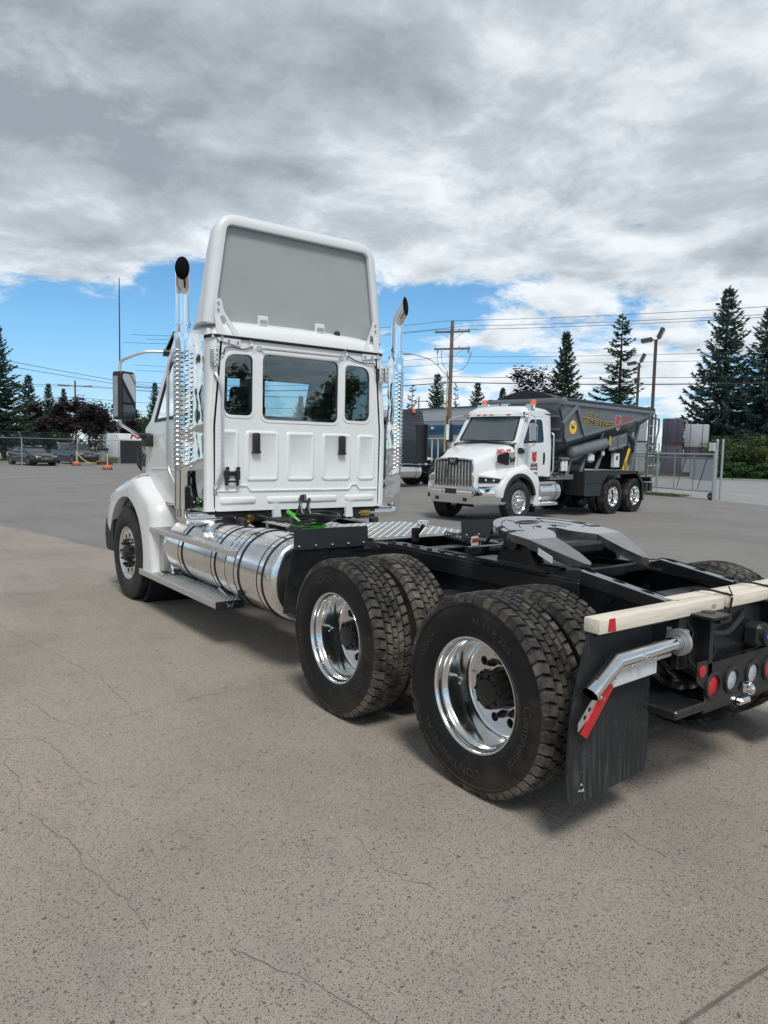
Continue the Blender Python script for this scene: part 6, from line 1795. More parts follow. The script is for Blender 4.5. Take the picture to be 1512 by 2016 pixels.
# roof fairing: deep hollow shell open to the rear
def fair_ring(x, ybot, ytop, zb, zt, r, crown=0.04, n=7):
    pts = roundpoly([(-ybot, zb), (ybot, zb), (ytop, zt), (-ytop, zt)], [0.02, 0.02, r, r], n)
    return [(x, y-0.018, z+crown*(1-(y/ytop)**2)*max(0, (z-zb)/(zt-zb))**3) for y, z in pts]
mb = MB()
outer = [fair_ring(3.925, 0.963, 0.834, 2.905, 3.860, 0.10), fair_ring(3.932, 0.993, 0.862, 2.905, 3.895, 0.14), fair_ring(3.950, 1.018, 0.890, 2.905, 3.925, 0.18), fair_ring(3.985, 1.032, 0.904, 2.905, 3.940, 0.20), fair_ring(4.080, 1.018, 0.892, 2.915, 3.924, 0.20), fair_ring(4.300, 0.958, 0.832, 2.940, 3.834, 0.2), fair_ring(4.600, 0.868, 0.742, 2.970, 3.537, 0.2), fair_ring(4.900, 0.768, 0.612, 2.960, 3.155, 0.06), fair_ring(4.980, 0.728, 0.572, 2.950, 3.027, 0.02)]
inner = [fair_ring(3.930, 0.933, 0.807, 2.925, 3.839, 0.06), fair_ring(3.958, 0.927, 0.801, 2.929, 3.833, 0.06)]
mb.loft(list(reversed(inner))+outer, caps=False); fa = mb.build('roof_fairing', 'white_panel', T1, angle=42)
mb = MB(); ir = [fair_ring(3.956, 0.928, 0.802, 2.928, 3.834, 0.06), fair_ring(3.985, 0.926, 0.800, 2.929, 3.832, 0.06)]
fl_ = [fair_ring(3.987, 0.925, 0.799, 2.929, 3.831, 0.06)]; mb.add(fl_[0], [tuple(range(len(fl_[0])))])
mb.loft(ir, caps=False); mb.build('fairing_inside', 'grey_liner', fa, angle=30)
for s in (1, -1):
    Fp = lambda u, v, w_, s=s: (3.915-w_, s*u, v)
    mb = MB(); br = roundpoly([(0.93, 2.74), (0.70, 2.70), (0.70, 2.78), (0.845, 3.03), (0.865, 3.13), (0.935, 3.13), (0.935, 2.98)][::-1], 0.015, 3)
    mb.prism(br, lambda u, v, w_, s=s: (3.87-0.0+0.06*min(1, max(0, (v-2.83)/0.12))-0.05-w_, s*u, v), 0, 0.006, [roundpoly([(0.88, 2.97), (0.84, 2.98), (0.77, 2.80), (0.85, 2.80)], 0.01, 2)])
    b_ = mb.build('fairing_bracket', 'white_panel', fa)
    for (u, v) in ((0.90, 3.09), (0.90, 3.03), (0.73, 2.74), (0.82, 2.745), (0.89, 2.77)):
        mb = MB(); mb.cyl((3.80 if v < 2.9 else 3.86, s*u, v), (3.825 if v < 2.9 else 3.87, s*u, v), 0.011, 10); mb.build('bracket_bolt', 'galvanised', b_)
for u in (0.42, -0.225):
    mb = MB(); mb.box(3.895, 3.925, u-0.055, u+0.055, 2.925, 3.03, 0.008); la = mb.build('fairing_latch', 'white_label', fa)
    mb = MB(); mb.box(3.890, 3.894, u-0.04, u+0.04, 2.93, 2.94); mb.prism(rrect(u-0.04, u+0.04, 2.955, 2.99, 0.005), lambda a_, b_, w_: (3.8945-w_, a_, b_), 0, 0.002); mb.build('latch_detail', 'galvanised', la)
mb = MB(); mb.sphere((3.93, -0.45, 2.955), 0.035, 10); mb.build('roof_plug', 'black_plastic', T1)

# fittings on the back wall
bx = OX
mb = MB(); mb.prism(rrect(-0.02, 0.22, 2.34, 2.50, 0.01), YZ(OX+1.02), 0, 0.004); mb.build('visor_paper', 'grey_liner', T1)
mb = MB(); mb.tube(polyround([(bx-0.006, 0.945, 2.44), (bx-0.03, 0.94, 2.40), (bx-0.055, 0.895, 2.30), (bx-0.055, 0.895, 1.52), (bx-0.03, 0.935, 1.40), (bx-0.006, 0.945, 1.36)], 0.05), 0.014, 10)
for z in (2.45, 1.345): mb.obox((bx-0.006, 0.945, z), (0.008, 0.045, 0.09), None, 0.003)
mb.build('back_grab_handle', 'brushed_alloy', rw)
mb = MB(); mb.tube([(bx-0.006, 0.485, 2.70), (bx-0.04, 0.46, 2.70), (bx-0.04, -0.40, 2.705), (bx-0.006, -0.43, 2.705)], 0.010, 8)
for y in (0.50, -0.445): mb.obox((bx-0.006, y, 2.702), (0.012, 0.05, 0.05), None, 0.01)
mb.build('cross_bar', 'brushed_alloy', rw)
for y in (0.535, -0.455):
    mb = MB(); mb.obox((bx-0.03, y, 1.80), (0.055, 0.075, 0.19), None, 0.02, 2); mb.obox((bx-0.032, y, 1.71), (0.05, 0.09, 0.03), None, 0.01); mb.build('cab_vent', 'black_plastic', rw)
mb = MB()
mb.obox((bx-0.012, 0.79, 1.50), (0.02, 0.15, 0.045), None, 0.006)
for u in (0.735, 0.845):
    mb.obox((bx-0.045, u, 1.49), (0.05, 0.045, 0.10), None, 0.012); mb.obox((bx-0.04, u, 1.42), (0.03, 0.028, 0.07), None, 0.008); mb.cyl((bx-0.02, u-0.01, 1.55), (bx-0.05, u-0.01, 1.55), 0.016, 10)
mb.obox((bx-0.035, 0.79, 1.425), (0.02, 0.12, 0.02), None, 0.004)
mb.build('hose_holder', 'black_plastic', rw)
def work_light(y, z, m):
    mb = MB(); mb.obox((bx-0.02, y+0.03, z), (0.05, 0.025, 0.13), None, 0.006); wl = mb.build('work_light', m, rw)
    mb = MB(); mb.obox((bx-0.045, y, z), (0.03, 0.055, 0.19), None, 0.014, 2); mb.build('light_body', 'clear_lens', wl)
    mb = MB()
    for k in range(4): mb.sphere((bx-0.06, y, z-0.065+k*0.043), 0.012, 8)
    mb.build('leds', 'galvanised', wl)
work_light(0.955, 2.585, 'galvanised'); work_light(-0.93, 2.56, 'black_plastic'); work_light(-1.0, 2.57, 'black_plastic')
mb = MB()
mb.tube(polyround([(bx-0.03, 0.95, 2.60), (bx-0.02, 0.87, 2.62), (bx-0.02, 0.86, 2.675), (bx-0.012, 0.80, 2.69), (bx-0.012, 0.66, 2.675), (bx-0.015, 0.58, 2.71)], 0.03), 0.006, 6)
mb.tube(polyround([(bx-0.03, -0.93, 2.55), (bx-0.02, -0.87, 2.62), (bx-0.02, -0.85, 2.68), (bx-0.012, -0.74, 2.665), (bx-0.012, -0.60, 2.69), (bx-0.02, -0.50, 2.73)], 0.03), 0.006, 6)
mb.build('light_wiring', 'black_hose', rw)
for (y, z, a) in ((0.58, 2.72, 0.4), (-0.49, 2.73, -0.3)):
    mb = MB()
    for k in range(9):
        b = a+k*0.7; c = V3((bx-0.006-0.004*k % 0.02, y+0.03*cos(b)*((k % 3)+1)*0.5, z+0.03*sin(b)))
        d_ = V3((-0.012, 0.02*cos(b*2.3), 0.03*sin(b*1.7)))
        mb.add([c, c+V3((0, 0.03*sin(b), 0.012)), c+d_+V3((0, 0.02, 0.01)), c+d_], [(0, 1, 2, 3)])
    mb.build('tape_scrap', 'white_label', rw, recalc=False)
for y in (0.30, -0.56):   # body mounts below the wall
    mb = MB(); mb.prism(roundpoly([(y-0.05, 1.04), (y+0.05, 1.04), (y+0.03, 1.20), (y-0.03, 1.20)], 0.012), lambda u, v, w_: (bx-w_, u, v), -0.01, 0.03); mb.build('cab_mount', 'white_panel', T1)
    mb = MB(); mb.cyl((bx+0.02, y, 1.0), (bx+0.02, y, 1.10), 0.05, 14); mb.build('mount_bush', 'black_paint', T1)
mb = MB(); mb.box(bx+0.02, bx+0.10, -0.94, 0.94, 1.02, 1.12, 0.01); mb.box(bx-0.12, bx+0.12, -0.42, 0.46, 0.92, 1.07, 0.02); mb.build('rear_cab_beam', 'black_paint', T1)
mb = MB(); mb.cyl((bx-0.16, 0.12, 1.0), (bx-0.05, 0.12, 1.0), 0.085, 18); mb.cyl((bx-0.20, 0.12, 1.0), (bx-0.16, 0.12, 1.0), 0.03, 12); mb.build('air_spring', 'black_paint', T1)
mb = MB(); mb.cyl((bx-0.04, 0.62, 1.075), (bx-0.11, 0.62, 1.075), 0.03, 14); mb.obox((bx-0.09, 0.66, 1.03), (0.08, 0.07, 0.06), None, 0.02); mb.build('air_coupling', 'brass', T1)
mb = MB(); mb.tube([(bx-0.1, 0.66, 1.03), (bx-0.13, 0.60, 0.97)], 0.022, 10); mb.build('coupling_body', 'chrome', T1)
mb = MB(); mb.box(bx-0.20, bx-0.06, 0.70, 0.76, 1.0, 1.09, 0.02); mb.build('coupling_plug', 'black_plastic', T1)
# service lines coiled on the deck
cc = V3((2.80, 0.50, 1.075))
for k in range(4):
    mb = MB(); mb.tube([cc+V3((0.155*cos(a)*(1+0.06*k), 0.185*sin(a)*(1+0.05*k)-0.015*k, 0.05+0.020*k+0.012*sin(2*a+k))) for a in [2*pi*i/26 for i in range(26)]], 0.0125, 7, closed=True); mb.build('service_hose', 'black_hose', T1)
for (dy, dz) in ((0.03, 0.0), (-0.05, -0.03)):
    mb = MB(); mb.tube(polyround([cc+V3((0.12, dy-0.02, 0.08)), cc+V3((0.20, dy-0.02, 0.22+dz)), cc+V3((0.28, dy-0.10, 0.27+dz)), cc+V3((0.40, dy-0.13, 0.10)), cc+V3((0.55, dy-0.10, -0.03))], 0.07), 0.0135, 8); mb.build('service_hose', 'black_hose', T1)
mb = MB(); mb.cyl(cc+V3((0.24, -0.07, 0.20)), cc+V3((0.27, -0.08, 0.26)), 0.02, 10); mb.build('hose_clip', 'black_plastic', T1)
for k in range(2):
    mb = MB(); mb.tube([cc+V3((0.13*cos(a)+0.0, 0.15*sin(a)+0.02+0.015*k, 0.006+0.022*k+0.010*sin(2*a+1.3*k))) for a in [2*pi*i/24 for i in range(24)]], 0.0105, 7, closed=True); mb.build('electrical_line', 'green_hose', T1)
mb = MB(); mb.tube(bez(cc+V3((-0.10, 0.12, 0.03)), cc+V3((0.0, 0.26, 0.16)), cc+V3((0.10, 0.16, 0.12)), 10), 0.0125, 7); mb.build('electrical_line', 'green_hose', T1)
mb = MB(); mb.cyl(cc+V3((-0.02, 0.17, 0.10)), cc+V3((0.05, 0.21, 0.14)), 0.019, 10); mb.build('line_plug', 'green_hose', T1)
mb = MB(); mb.tube([cc+V3((0.9, 0.05, 0.02)), cc+V3((0.55, 0.0, 0.0)), cc+V3((0.3, -0.1, 0.03))], 0.014, 8); mb.build('service_hose', 'black_hose', T1)

# deck plates, tanks and steps
def deck(x0, x1, y0, y1, z):
    mb = MB(); mb.prism(roundpoly([(x0, y0), (x1, y0), (x1, y1), (x0, y1)], 0.03), XY(z), -0.005, 0.0); d_ = mb.build('deck_plate', 'deck_plate', T1)
    mb = MB(); nx, ny = int((x1-x0)/0.042), int((y1-y0)/0.042)
    for i in range(nx):
        for j in range(ny):
            x = x0+0.025+i*0.042; y = y0+0.025+j*0.042; a = pi/4 if (i+j) % 2 else -pi/4
            c, s_ = cos(a), sin(a)
            q = [(-0.015, 0), (0, -0.0045), (0.015, 0), (0, 0.0045)]
            vs = [(x+u*c-v*s_, y+u*s_+v*c, z) for u, v in q]+[(x-0.007*c, y-0.007*s_, z+0.003), (x+0.007*c, y+0.007*s_, z+0.003)]
            mb.add(vs, [(0, 1, 5, 4), (1, 2, 5), (2, 3, 4, 5), (3, 0, 4)])
    mb.build('tread_lozenges', 'deck_plate', d_, recalc=False, kind='stuff')
    mb = MB(); mb.tube([(x0, y0, z-0.015), (x1, y0, z-0.015)], 0.012, 8); mb.tube([(x0-0.0, y0+0.02, z-0.015), (x0-0.0, y1-0.02, z-0.015)], 0.012, 8); mb.build('plate_edge', 'deck_plate', d_)
    return d_
deck(2.02, 3.02, -0.66, 0.41, 1.062)
deck(3.06, 3.52, 0.02, 0.62, 1.062)
mb = MB(); mb.obox((2.55, -0.55, 1.09), (0.10, 0.08, 0.05), Matrix.Rotation(0.5, 3, 'Z'), 0.01); mb.build('deck_latch', 'chrome', T1)

t1 = tank(T1, 2.215, 3.06, 0.875, 0.735, 0.335, straps=(2.37, 2.79), cap=(2.55, -0.07), dome=0.075, n=56)
tank(T1, 3.02, 4.55, 0.875, 0.735, 0.308, straps=(3.32, 4.10), cap=(4.3, -0.06), name='fuel_tank', n=56)
tank(T1, 2.3, 3.9, -0.875, 0.66, 0.32, straps=(2.65, 3.55), cap=(3.7, 0.06))
mb = MB(); text_mb(mb, 'INSPECTED BY 77', 0.035, lambda u, v, w_=0: (2.93+v*0.0-0.0, 0.875+(0.336+w_)*cos(1.15+u*2.2), 0.735+(0.336+w_)*sin(1.15+u*2.2)) if False else (2.93+v, 0.875+(0.3365)*sin(0.95-u*2.6), 0.735+0.3365*cos(0.95-u*2.6)), 0.8); mb.build('tank_stencil', 'black_print', t1, recalc=False)
# step brackets and battery box panel
mb = MB(); mb.prism([(4.66, 0.46), (4.84, 0.46), (4.84, 0.86), (4.66, 0.86)], lambda u, v, w_: (u, 0.72+w_, v), 0.0, 0.42, ch=0.01); bb = mb.build('battery_box', 'deck_plate', T1)
mb = MB()
for i in range(9):
    for j in range(10):
        y, z = 0.74+i*0.044, 0.48+j*0.04; mb.obox((4.658, y, z), (0.005, 0.026, 0.009), Matrix.Rotation(0.7 if (i+j) % 2 else -0.7, 3, 'X'))
mb.build('tread_lozenges', 'deck_plate', bb, recalc=False, kind='stuff')
mb = MB(); mb.tube(polyround([(4.62, 1.12, 0.86), (4.62, 1.16, 0.70), (4.62, 1.07, 0.58), (4.62, 1.06, 0.44)], 0.08), 0.022, 8); mb.build('box_latch_strap', 'chrome', bb)
su = grip_step(T1, 2.90, 4.96, 0.99, 1.22, 0.905, 0.05, 'upper_step')
mb = MB(); mb.prism([(2.90, 0.99), (2.90, 1.22), (2.76, 1.10), (2.76, 0.99)], XY(0.905), -0.05, -0.002); mb.build('step_end', 'brushed_alloy', su)
sl = grip_step(T1, 3.12, 5.16, 0.99, 1.24, 0.43, 0.062, 'lower_step')
mb = MB(); mb.box(3.105, 3.121, 0.985, 1.245, 0.362, 0.434, 0.004); ec = mb.build('step_end_cap', 'black_plastic', sl)
mb = MB(); wedge_w(mb, lambda u, v, w_: (3.1045-w_*0.3, 1.115-u, 0.398+v), 0.03); mb.build('end_cap_badge', 'galvanised', ec)
for x in (3.35, 4.75):
    mb = MB(); mb.beam((x, 1.02, 0.40), (x, 0.72, 0.48), 0.05, 0.03); mb.beam((x, 1.05, 0.87), (x, 0.80, 0.80), 0.05, 0.03)
    mb.beam((x, 1.03, 0.43), (x+0.03, 1.10, 0.50), 0.05, 0.012)
    mb.build('step_bracket', 'brushed_alloy', T1)

# quarter fenders ahead of the drive tyres
for s in (1, -1):
    mb = MB(); mb.prism(roundpoly([(0.49, 1.02), (1.145, 1.02), (1.145, 1.17), (0.49, 1.17)], 0.01), lambda u, v, w_, s=s: (1.95+0.10*(v-1.02)+w_, s*u, v), 0, 0.004); qf = mb.build('quarter_fender', 'black_plastic', T1)
    for k in range(5):
        mb = MB(); mb.sphere((1.946, s*(0.54+k*0.142), 1.045), 0.011, 8); mb.build('fender_bolt', 'chrome', qf)
    mb = MB(); rings = []
    for k in range(9):
        z = 1.03-k*0.062; x = 1.957+0.10*sin(pi*k/8*0.5)
        rings.append([(x, s*0.52, z), (x, s*(1.15+0.02*k/8), z), (x+0.008, s*(1.15+0.02*k/8), z), (x+0.008, s*0.52, z)])
    mb.loft(rings); mb.build('front_flap', 'flap_rubber', qf)
    mb = MB(); mb.tube([(1.99, s*0.43, 0.98), (1.99, s*1.1, 1.0)], 0.02, 8); mb.build('fender_hanger', 'black_paint', qf)

# coupling, its sliding base and ramps
fifth_wheel(T1, 0.47, 1.262, 0.13)
mb = MB(); mb.prism(rrect(-0.055, 0.055, -0.02, 0.02, 0.004), lambda u, v, w_: (0.20+u, 0.456-0.0+w_, 1.165+0.36*u+v), 0.0, 0.003); mb.build('rating_label', 'white_label', T1)
for s in (1, -1):
    mb = MB(); mb.box(-0.05, 1.75, s*0.32, s*0.452, 1.042, 1.060, 0.003); mb.box(-0.05, 1.75, s*0.444, s*0.456, 0.93, 1.042, 0.003); an = mb.build('slide_angle', 'black_paint', T1)
    for k in range(13):
        mb = MB(); mb.lathe([(0.020, 0), (0.020, 0.014), (0.001, 0.016)], (0.03+k*0.14, s*0.425, 1.060), (0, 0, 1), 6); mb.build('slide_bolt', 'black_paint', an)
    mb = MB()
    for k in range(28): mb.box(-0.0+k*0.045, 0.022+k*0.045, s*0.34, s*0.39, 1.060, 1.068)
    mb.build('slide_teeth', 'black_paint', an)
    # ramp with three round holes, nose rounded
    sl_ = 0.142
    def RF(u, v, w_, s=s): return (0.05-u, s*0.40+v, 1.128-u*sl_+(-0.02*(1-u/0.12)**2 if u < 0.12 else 0)+w_)
    top = [(0.0+0.02*k, 0.048) for k in range(7)]+[(0.7, 0.048), (0.7, -0.048)]+[(0.12-0.02*k, -0.048) for k in range(7)]
    hol = [[(c+0.042*cos(2*pi*i/16), 0.020*sin(2*pi*i/16)) for i in range(16)] for c in (0.13, 0.32, 0.50)]
    mb = MB(); mb.prism(top, RF, -0.006, 0.0, hol); rp = mb.build('lead_ramp', 'ramp_steel', T1)
    mb = MB()
    for vv in (0.046, -0.046):
        o_ = [(0.0, -0.03), (0.02, -0.065), (0.70, -0.06), (0.70, -0.004), (0.12, -0.004), (0.06, -0.008), (0.0, -0.02)]
        mb.prism(o_, lambda u, v, w_, vv=vv, s=s: (0.05-u, s*0.40+vv+w_, 1.128-u*sl_+(-0.02*(1-u/0.12)**2 if u < 0.12 else 0)+v), -0.004, 0.004)
    mb.build('ramp_side', 'black_paint', rp)
    mb = MB(); mb.cyl((-0.60, s*0.40, 1.02), (-0.60, s*0.40, 1.032), 0.012, 8); mb.build('ramp_bolt', 'galvanised', rp)
mb = MB(); mb.tube([(1.05+0.6*i/110, 0.15-0.25*i/110, 1.12+0.02*cos(0.785*i)) if False else (1.02+0.62*i/120, 0.17-0.20*i/120+0.022*cos(0.66*i), 1.115+0.022*sin(0.66*i)) for i in range(121)], 0.0045, 5); mb.build('coiled_air_line', 'black_hose', T1)
mb = MB(); mb.box(1.68, 1.71, 0.20, 0.26, 1.06, 1.17, 0.005); mb.beam((1.69, 0.23, 1.10), (1.60, 0.23, 1.20), 0.02, 0.02); mb.build('hose_bracket', 'black_paint', T1)
mb = MB(); mb.prism(rrect(-0.045, 0.045, -0.06, 0.06, 0.01), lambda u, v, w_: (0.98+0.3*u+w_, 0.28-u, 1.125+v), 0, 0.003); tg = mb.build('paper_tag', 'white_label', T1)
mb = MB(); mb.prism(rrect(-0.04, 0.04, 0.02, 0.045, 0.004), lambda u, v, w_: (0.977+0.3*u+w_, 0.28-u, 1.125+v), 0, 0.001); mb.build('tag_print', 'red_print', tg)
mb = MB(); mb.beam((0.92, -0.40, 1.10), (0.92, 0.40, 1.10), 0.06, 0.05); mb.beam((0.05, -0.40, 1.07), (0.05, 0.40, 1.07), 0.05, 0.04); mb.box(0.15, 0.85, -0.3, 0.3, 1.0, 1.05); mb.build('slide_carriage', 'black_paint', T1)

# rear end: cross member, lamp panel, hangers and flaps
mb = MB(); mb.box(-0.70, -0.655, -0.50, 0.50, 0.72, 1.005, 0.006); mb.build('rear_cross_member', 'black_paint', T1)
for s in (1, -1):
    mb = MB(); mb.prism([(0.30, 0.66), (0.335, 0.66), (0.335, 1.0), (0.30, 1.0)], lambda u, v, w_, s=s: (-0.70-w_, s*u, v), 0, 0.065); mb.prism(roundpoly([(0.26, -0.83), (0.43, -0.83), (0.43, -0.66), (0.26, -0.66)], 0.01), lambda u, v, w_, s=s: (v, s*u, 0.985+w_), 0, 0.012); mb.obox((-0.80, s*0.30, 0.968), (0.05, 0.10, 0.025), None, 0.006); mb.build('lamp_bracket', 'black_paint', T1)
pan = [(-0.355, 0.50), (0.355, 0.50), (0.355, 0.615), (0.435, 0.67), (0.435, 0.765), (0.34, 0.765), (0.34, 0.745), (-0.34, 0.745), (-0.34, 0.765), (-0.435, 0.765), (-0.435, 0.67), (-0.355, 0.615)]
holes = [circle2(y, 0.625, 0.058, 22) for y in (0.285, 0.105, -0.105, -0.285)]
mb = MB(); mb.prism(roundpoly(pan, 0.008, 2), lambda u, v, w_: (-0.765+w_, u, v), 0, 0.006, holes); lp = mb.build('lamp_panel', 'black_paint', T1)
mb = MB(); mb.box(-0.765, -0.70, -0.355, 0.355, 0.494, 0.502); mb.build('panel_lip', 'black_paint', lp)
for y, m_ in ((0.285, 'red_lens'), (0.105, 'clear_lens'), (-0.105, 'clear_lens'), (-0.285, 'red_lens')):
    mb = MB(); mb.lathe([(0.072, 0.0), (0.072, 0.008), (0.064, 0.014), (0.054, 0.010), (0.054, -0.02)], (-0.765, y, 0.625), (-1, 0, 0), 28); g_ = mb.build('tail_lamp', 'black_plastic', lp)
    mb = MB(); mb.lathe([(0.055, -0.01), (0.054, -0.002), (0.04, 0.002), (0.001, 0.004)], (-0.765, y, 0.625), (-1, 0, 0), 26); mb.build('lens', m_, g_)
for y in (0.392, -0.392):
    mb = MB(); mb.lathe([(0.030, 0.0), (0.030, 0.005), (0.022, 0.008), (0.001, 0.009)], (-0.766, y, 0.715), (-1, 0, 0), 20); mb.build('reflector', 'red_tape', lp)
mb = MB(); mb.obox((-0.79, 0.0, 0.575), (0.05, 0.07, 0.06), None, 0.02, 2); mb.lathe([(0.022, -0.012), (0.034, 0.0), (0.022, 0.012)], (-0.815, 0.01, 0.575), (0.2, 1, 0), 14, closed_prof=False); mb.obox((-0.78, 0.0, 0.50), (0.04, 0.10, 0.035), None, 0.01); mb.build('plate_lamp', 'chrome', lp)
mb = MB(); mb.cyl((-0.62, -0.15, 0.83), (-0.82, -0.15, 0.83), 0.052, 20); mb.obox((-0.75, -0.15, 0.83), (0.10, 0.12, 0.12), None, 0.02); sk = mb.build('trailer_socket', 'black_plastic', T1)
mb = MB(); mb.cyl((-0.82, -0.15, 0.83), (-0.824, -0.15, 0.83), 0.033, 20); bd = mb.build('socket_cap', 'blue_plastic', sk)
mb = MB(); mb.box(-0.826, -0.824, -0.175, -0.125, 0.826, 0.834); mb.build('cap_print', 'white_label', bd)
mb = MB(); mb.tube(polyround([(-0.70, 0.28, 0.88), (-0.73, 0.1, 0.86), (-0.72, -0.05, 0.93), (-0.68, -0.12, 0.96)], 0.06), 0.016, 8); mb.tube(polyround([(-0.70, 0.24, 0.87), (-0.74, 0.22, 0.80), (-0.72, 0.25, 0.72)], 0.04), 0.008, 6); mb.tube(polyround([(-0.70, 0.44, 0.95), (-0.72, 0.40, 0.90), (-0.71, 0.43, 0.84), (-0.70, 0.41, 0.76), (-0.75, 0.40, 0.72)], 0.03), 0.006, 6); mb.build('rear_wiring', 'black_hose', T1)
mb = MB(); mb.lathe([(0.10, 0), (0.155, 0.01), (0.155, 0.20), (0.12, 0.23), (0.001, 0.23)], (-0.45, 0.10, 0.70), (0, 0, 1), 28); mb.build('air_tank', 'black_paint', T1)
mb = MB(); mb.box(-0.78, -0.45, 0.36, 0.62, 0.515, 0.56, 0.01); mb.build('spring_seat', 'black_paint', T1)
for s in (1, -1):
    mb = MB(); mb.tube([(-0.70, s*0.51, 0.862), (-0.70, s*0.99, 0.845), (-0.70, s*1.165, 0.725)], 0.036, 22, cap=False); hg = mb.build('flap_hanger', 'chrome', T1)
    mb = MB(); mb.lathe([(0.037, -0.012), (0.066, -0.012), (0.066, 0.012), (0.037, 0.012)], (-0.70, s*0.50, 0.863), (0, 1, -0.03), 24, closed_prof=True); mb.box(-0.72, -0.62, s*0.44, s*0.49, 0.80, 0.92, 0.006); mb.build('hanger_flange', 'galvanised', hg)
    mb = MB(); mb.prism([(0.55, 0.80), (1.0, 0.787), (1.0, 0.826), (0.55, 0.840)], lambda u, v, w_, s=s: (-0.69-w_, s*u, v), 0, 0.004); mb.prism([(0.995, 0.74), (1.225, 0.565), (1.225, 0.60), (1.05, 0.79), (0.995, 0.826)], lambda u, v, w_, s=s: (-0.688-w_, s*u, v), 0, 0.004, [circle2(1.185, 0.622, 0.011, 10), circle2(1.155, 0.652, 0.011, 10)]); mb.build('flap_strip', 'brushed_alloy', hg)
    mb = MB(); mb.prism([(0.665, 0.735), (0.995, 0.722), (0.995, 0.788), (0.665, 0.801)], lambda u, v, w_, s=s: (-0.689-w_, s*u, v), 0, 0.003); mb.build('white_reflector', 'white_tape', hg)
    mb = MB(); mb.prism([(0.998, 0.722), (1.17, 0.525), (1.215, 0.556), (1.03, 0.765)], lambda u, v, w_, s=s: (-0.6925-w_, s*u, v), 0, 0.003); mb.build('red_reflector', 'red_tape', hg)
    for (u, v) in ((0.70, 0.815), (0.88, 0.806), (0.83, 0.85), (1.02, 0.775), (1.10, 0.70)):
        mb = MB(); mb.lathe([(0.014, 0), (0.014, 0.005), (0.009, 0.007), (0.009, 0.016), (0.004, 0.018), (0.004, 0.032), (0.001, 0.033)], (-0.694 if v < 0.84 else -0.735, s*u, v), (-1, 0, 0), 8); mb.build('flap_bolt', 'chrome', hg)
    fl = roundpoly([(0.63, 0.232), (1.275, 0.232), (1.25, 0.62), (1.13, 0.99), (0.60, 0.99)], [0.05, 0.07, 0.2, 0.02, 0.02], 5)
    mb = MB(); grid = []
    mb.prism(fl, lambda u, v, w_, s=s: (-0.668+0.035*sin((v-0.2)*2.2)-0.02*cos(u*5)+w_, s*u, v), 0, 0.009)
    fp_ = mb.build('mud_flap', 'splashed_rubber', T1, angle=50)
    if s > 0:
        q = MB()
        for k, (u, v, du, dv) in enumerate(((1.195, 0.285, -0.014, 0.006), (1.18, 0.289, -0.008, -0.010), (1.17, 0.281, -0.010, 0.010), (1.16, 0.291, -0.006, -0.016), (1.178, 0.307, -0.004, 0.012), (1.17, 0.313, -0.008, -0.008))):
            q.beam((-0.687+0.035*sin((v-0.2)*2.2)-0.02*cos(u*5)+0.016, u, v), (-0.687+0.035*sin((v-0.2)*2.2)-0.02*cos(u*5)+0.016, u+du, v+dv), 0.002, 0.002)
        q.build('chalk_mark', 'white_label', fp_)
    mb = MB(); mb.tube([(-0.64, s*0.44, 0.965), (-0.64, s*1.08, 0.965)], 0.014, 8); mb.build('upper_hanger_rod', 'black_paint', T1)

# loose timber strapped across the back
def lumber(x0, x1, y0, y1, z0, z1, label, rz=0.0, grain=0):
    mb = MB(); c = ((x0+x1)/2, (y0+y1)/2, (z0+z1)/2)
    mb.obox((0, 0, 0), (x1-x0, y1-y0, z1-z0), None, 0.006, 2)
    o = mb.build('lumber', 'timber', loc=c); o.rotation_euler = (0, 0, rz)
    tag(o, label, 'timber', 'timber pieces strapped across the frame end'); return o, c
o, c = lumber(-0.71, -0.622, 0.115, 1.135, 0.984, 1.05, 'squared timber with a red painted end, on the side of the mud flap')
mb = MB(); mb.prism([(0.395, -0.030), (0.455, -0.026), (0.448, 0.031), (0.405, 0.031)], lambda u, v, w_: (-0.0442-w_, u, v), 0, 0.0008); mb.build('red_mark', 'red_print', o)
lumber(-0.725, -0.637, -1.12, 0.105, 0.992, 1.055, 'longer clean timber butting against the red-marked piece behind the lamps')
lumber(-0.615, -0.53, -0.95, 0.40, 0.985, 1.045, 'hidden inner plank lying in front of the two timbers against the ramps')
mb = MB(); mb.obox((0, 0, 0), (0.05, 0.62, 0.05), None, 0.004); o = mb.build('timber_offcut', 'timber', loc=(-0.665, -0.25, 0.952)); tag(o, 'splintered yellowish offcut under the longer clean timber', 'timber')
for k, y in enumerate((0.10, -0.33)):
    mb = MB(); mb.tube(polyround([(-0.74, y, 1.06), (-0.62, y-0.01, 1.066), (-0.515, y, 1.058), (-0.51, y+0.01, 0.97), (-0.62, y+0.02, 0.93), (-0.735, y+0.015, 0.95), (-0.742, y+0.005, 1.05)], 0.02, 3), 0.006, 6); mb.tube([(-0.74, y, 1.06), (-0.67, y-0.09, 1.085)], 0.004, 5)
    tag(mb.build('cable_tie', 'black_hose'), ['black tie wrapped at the joint between the two timbers', 'black tie round the timbers beside the trailer socket'][k], 'cable tie', 'black ties holding the timber')

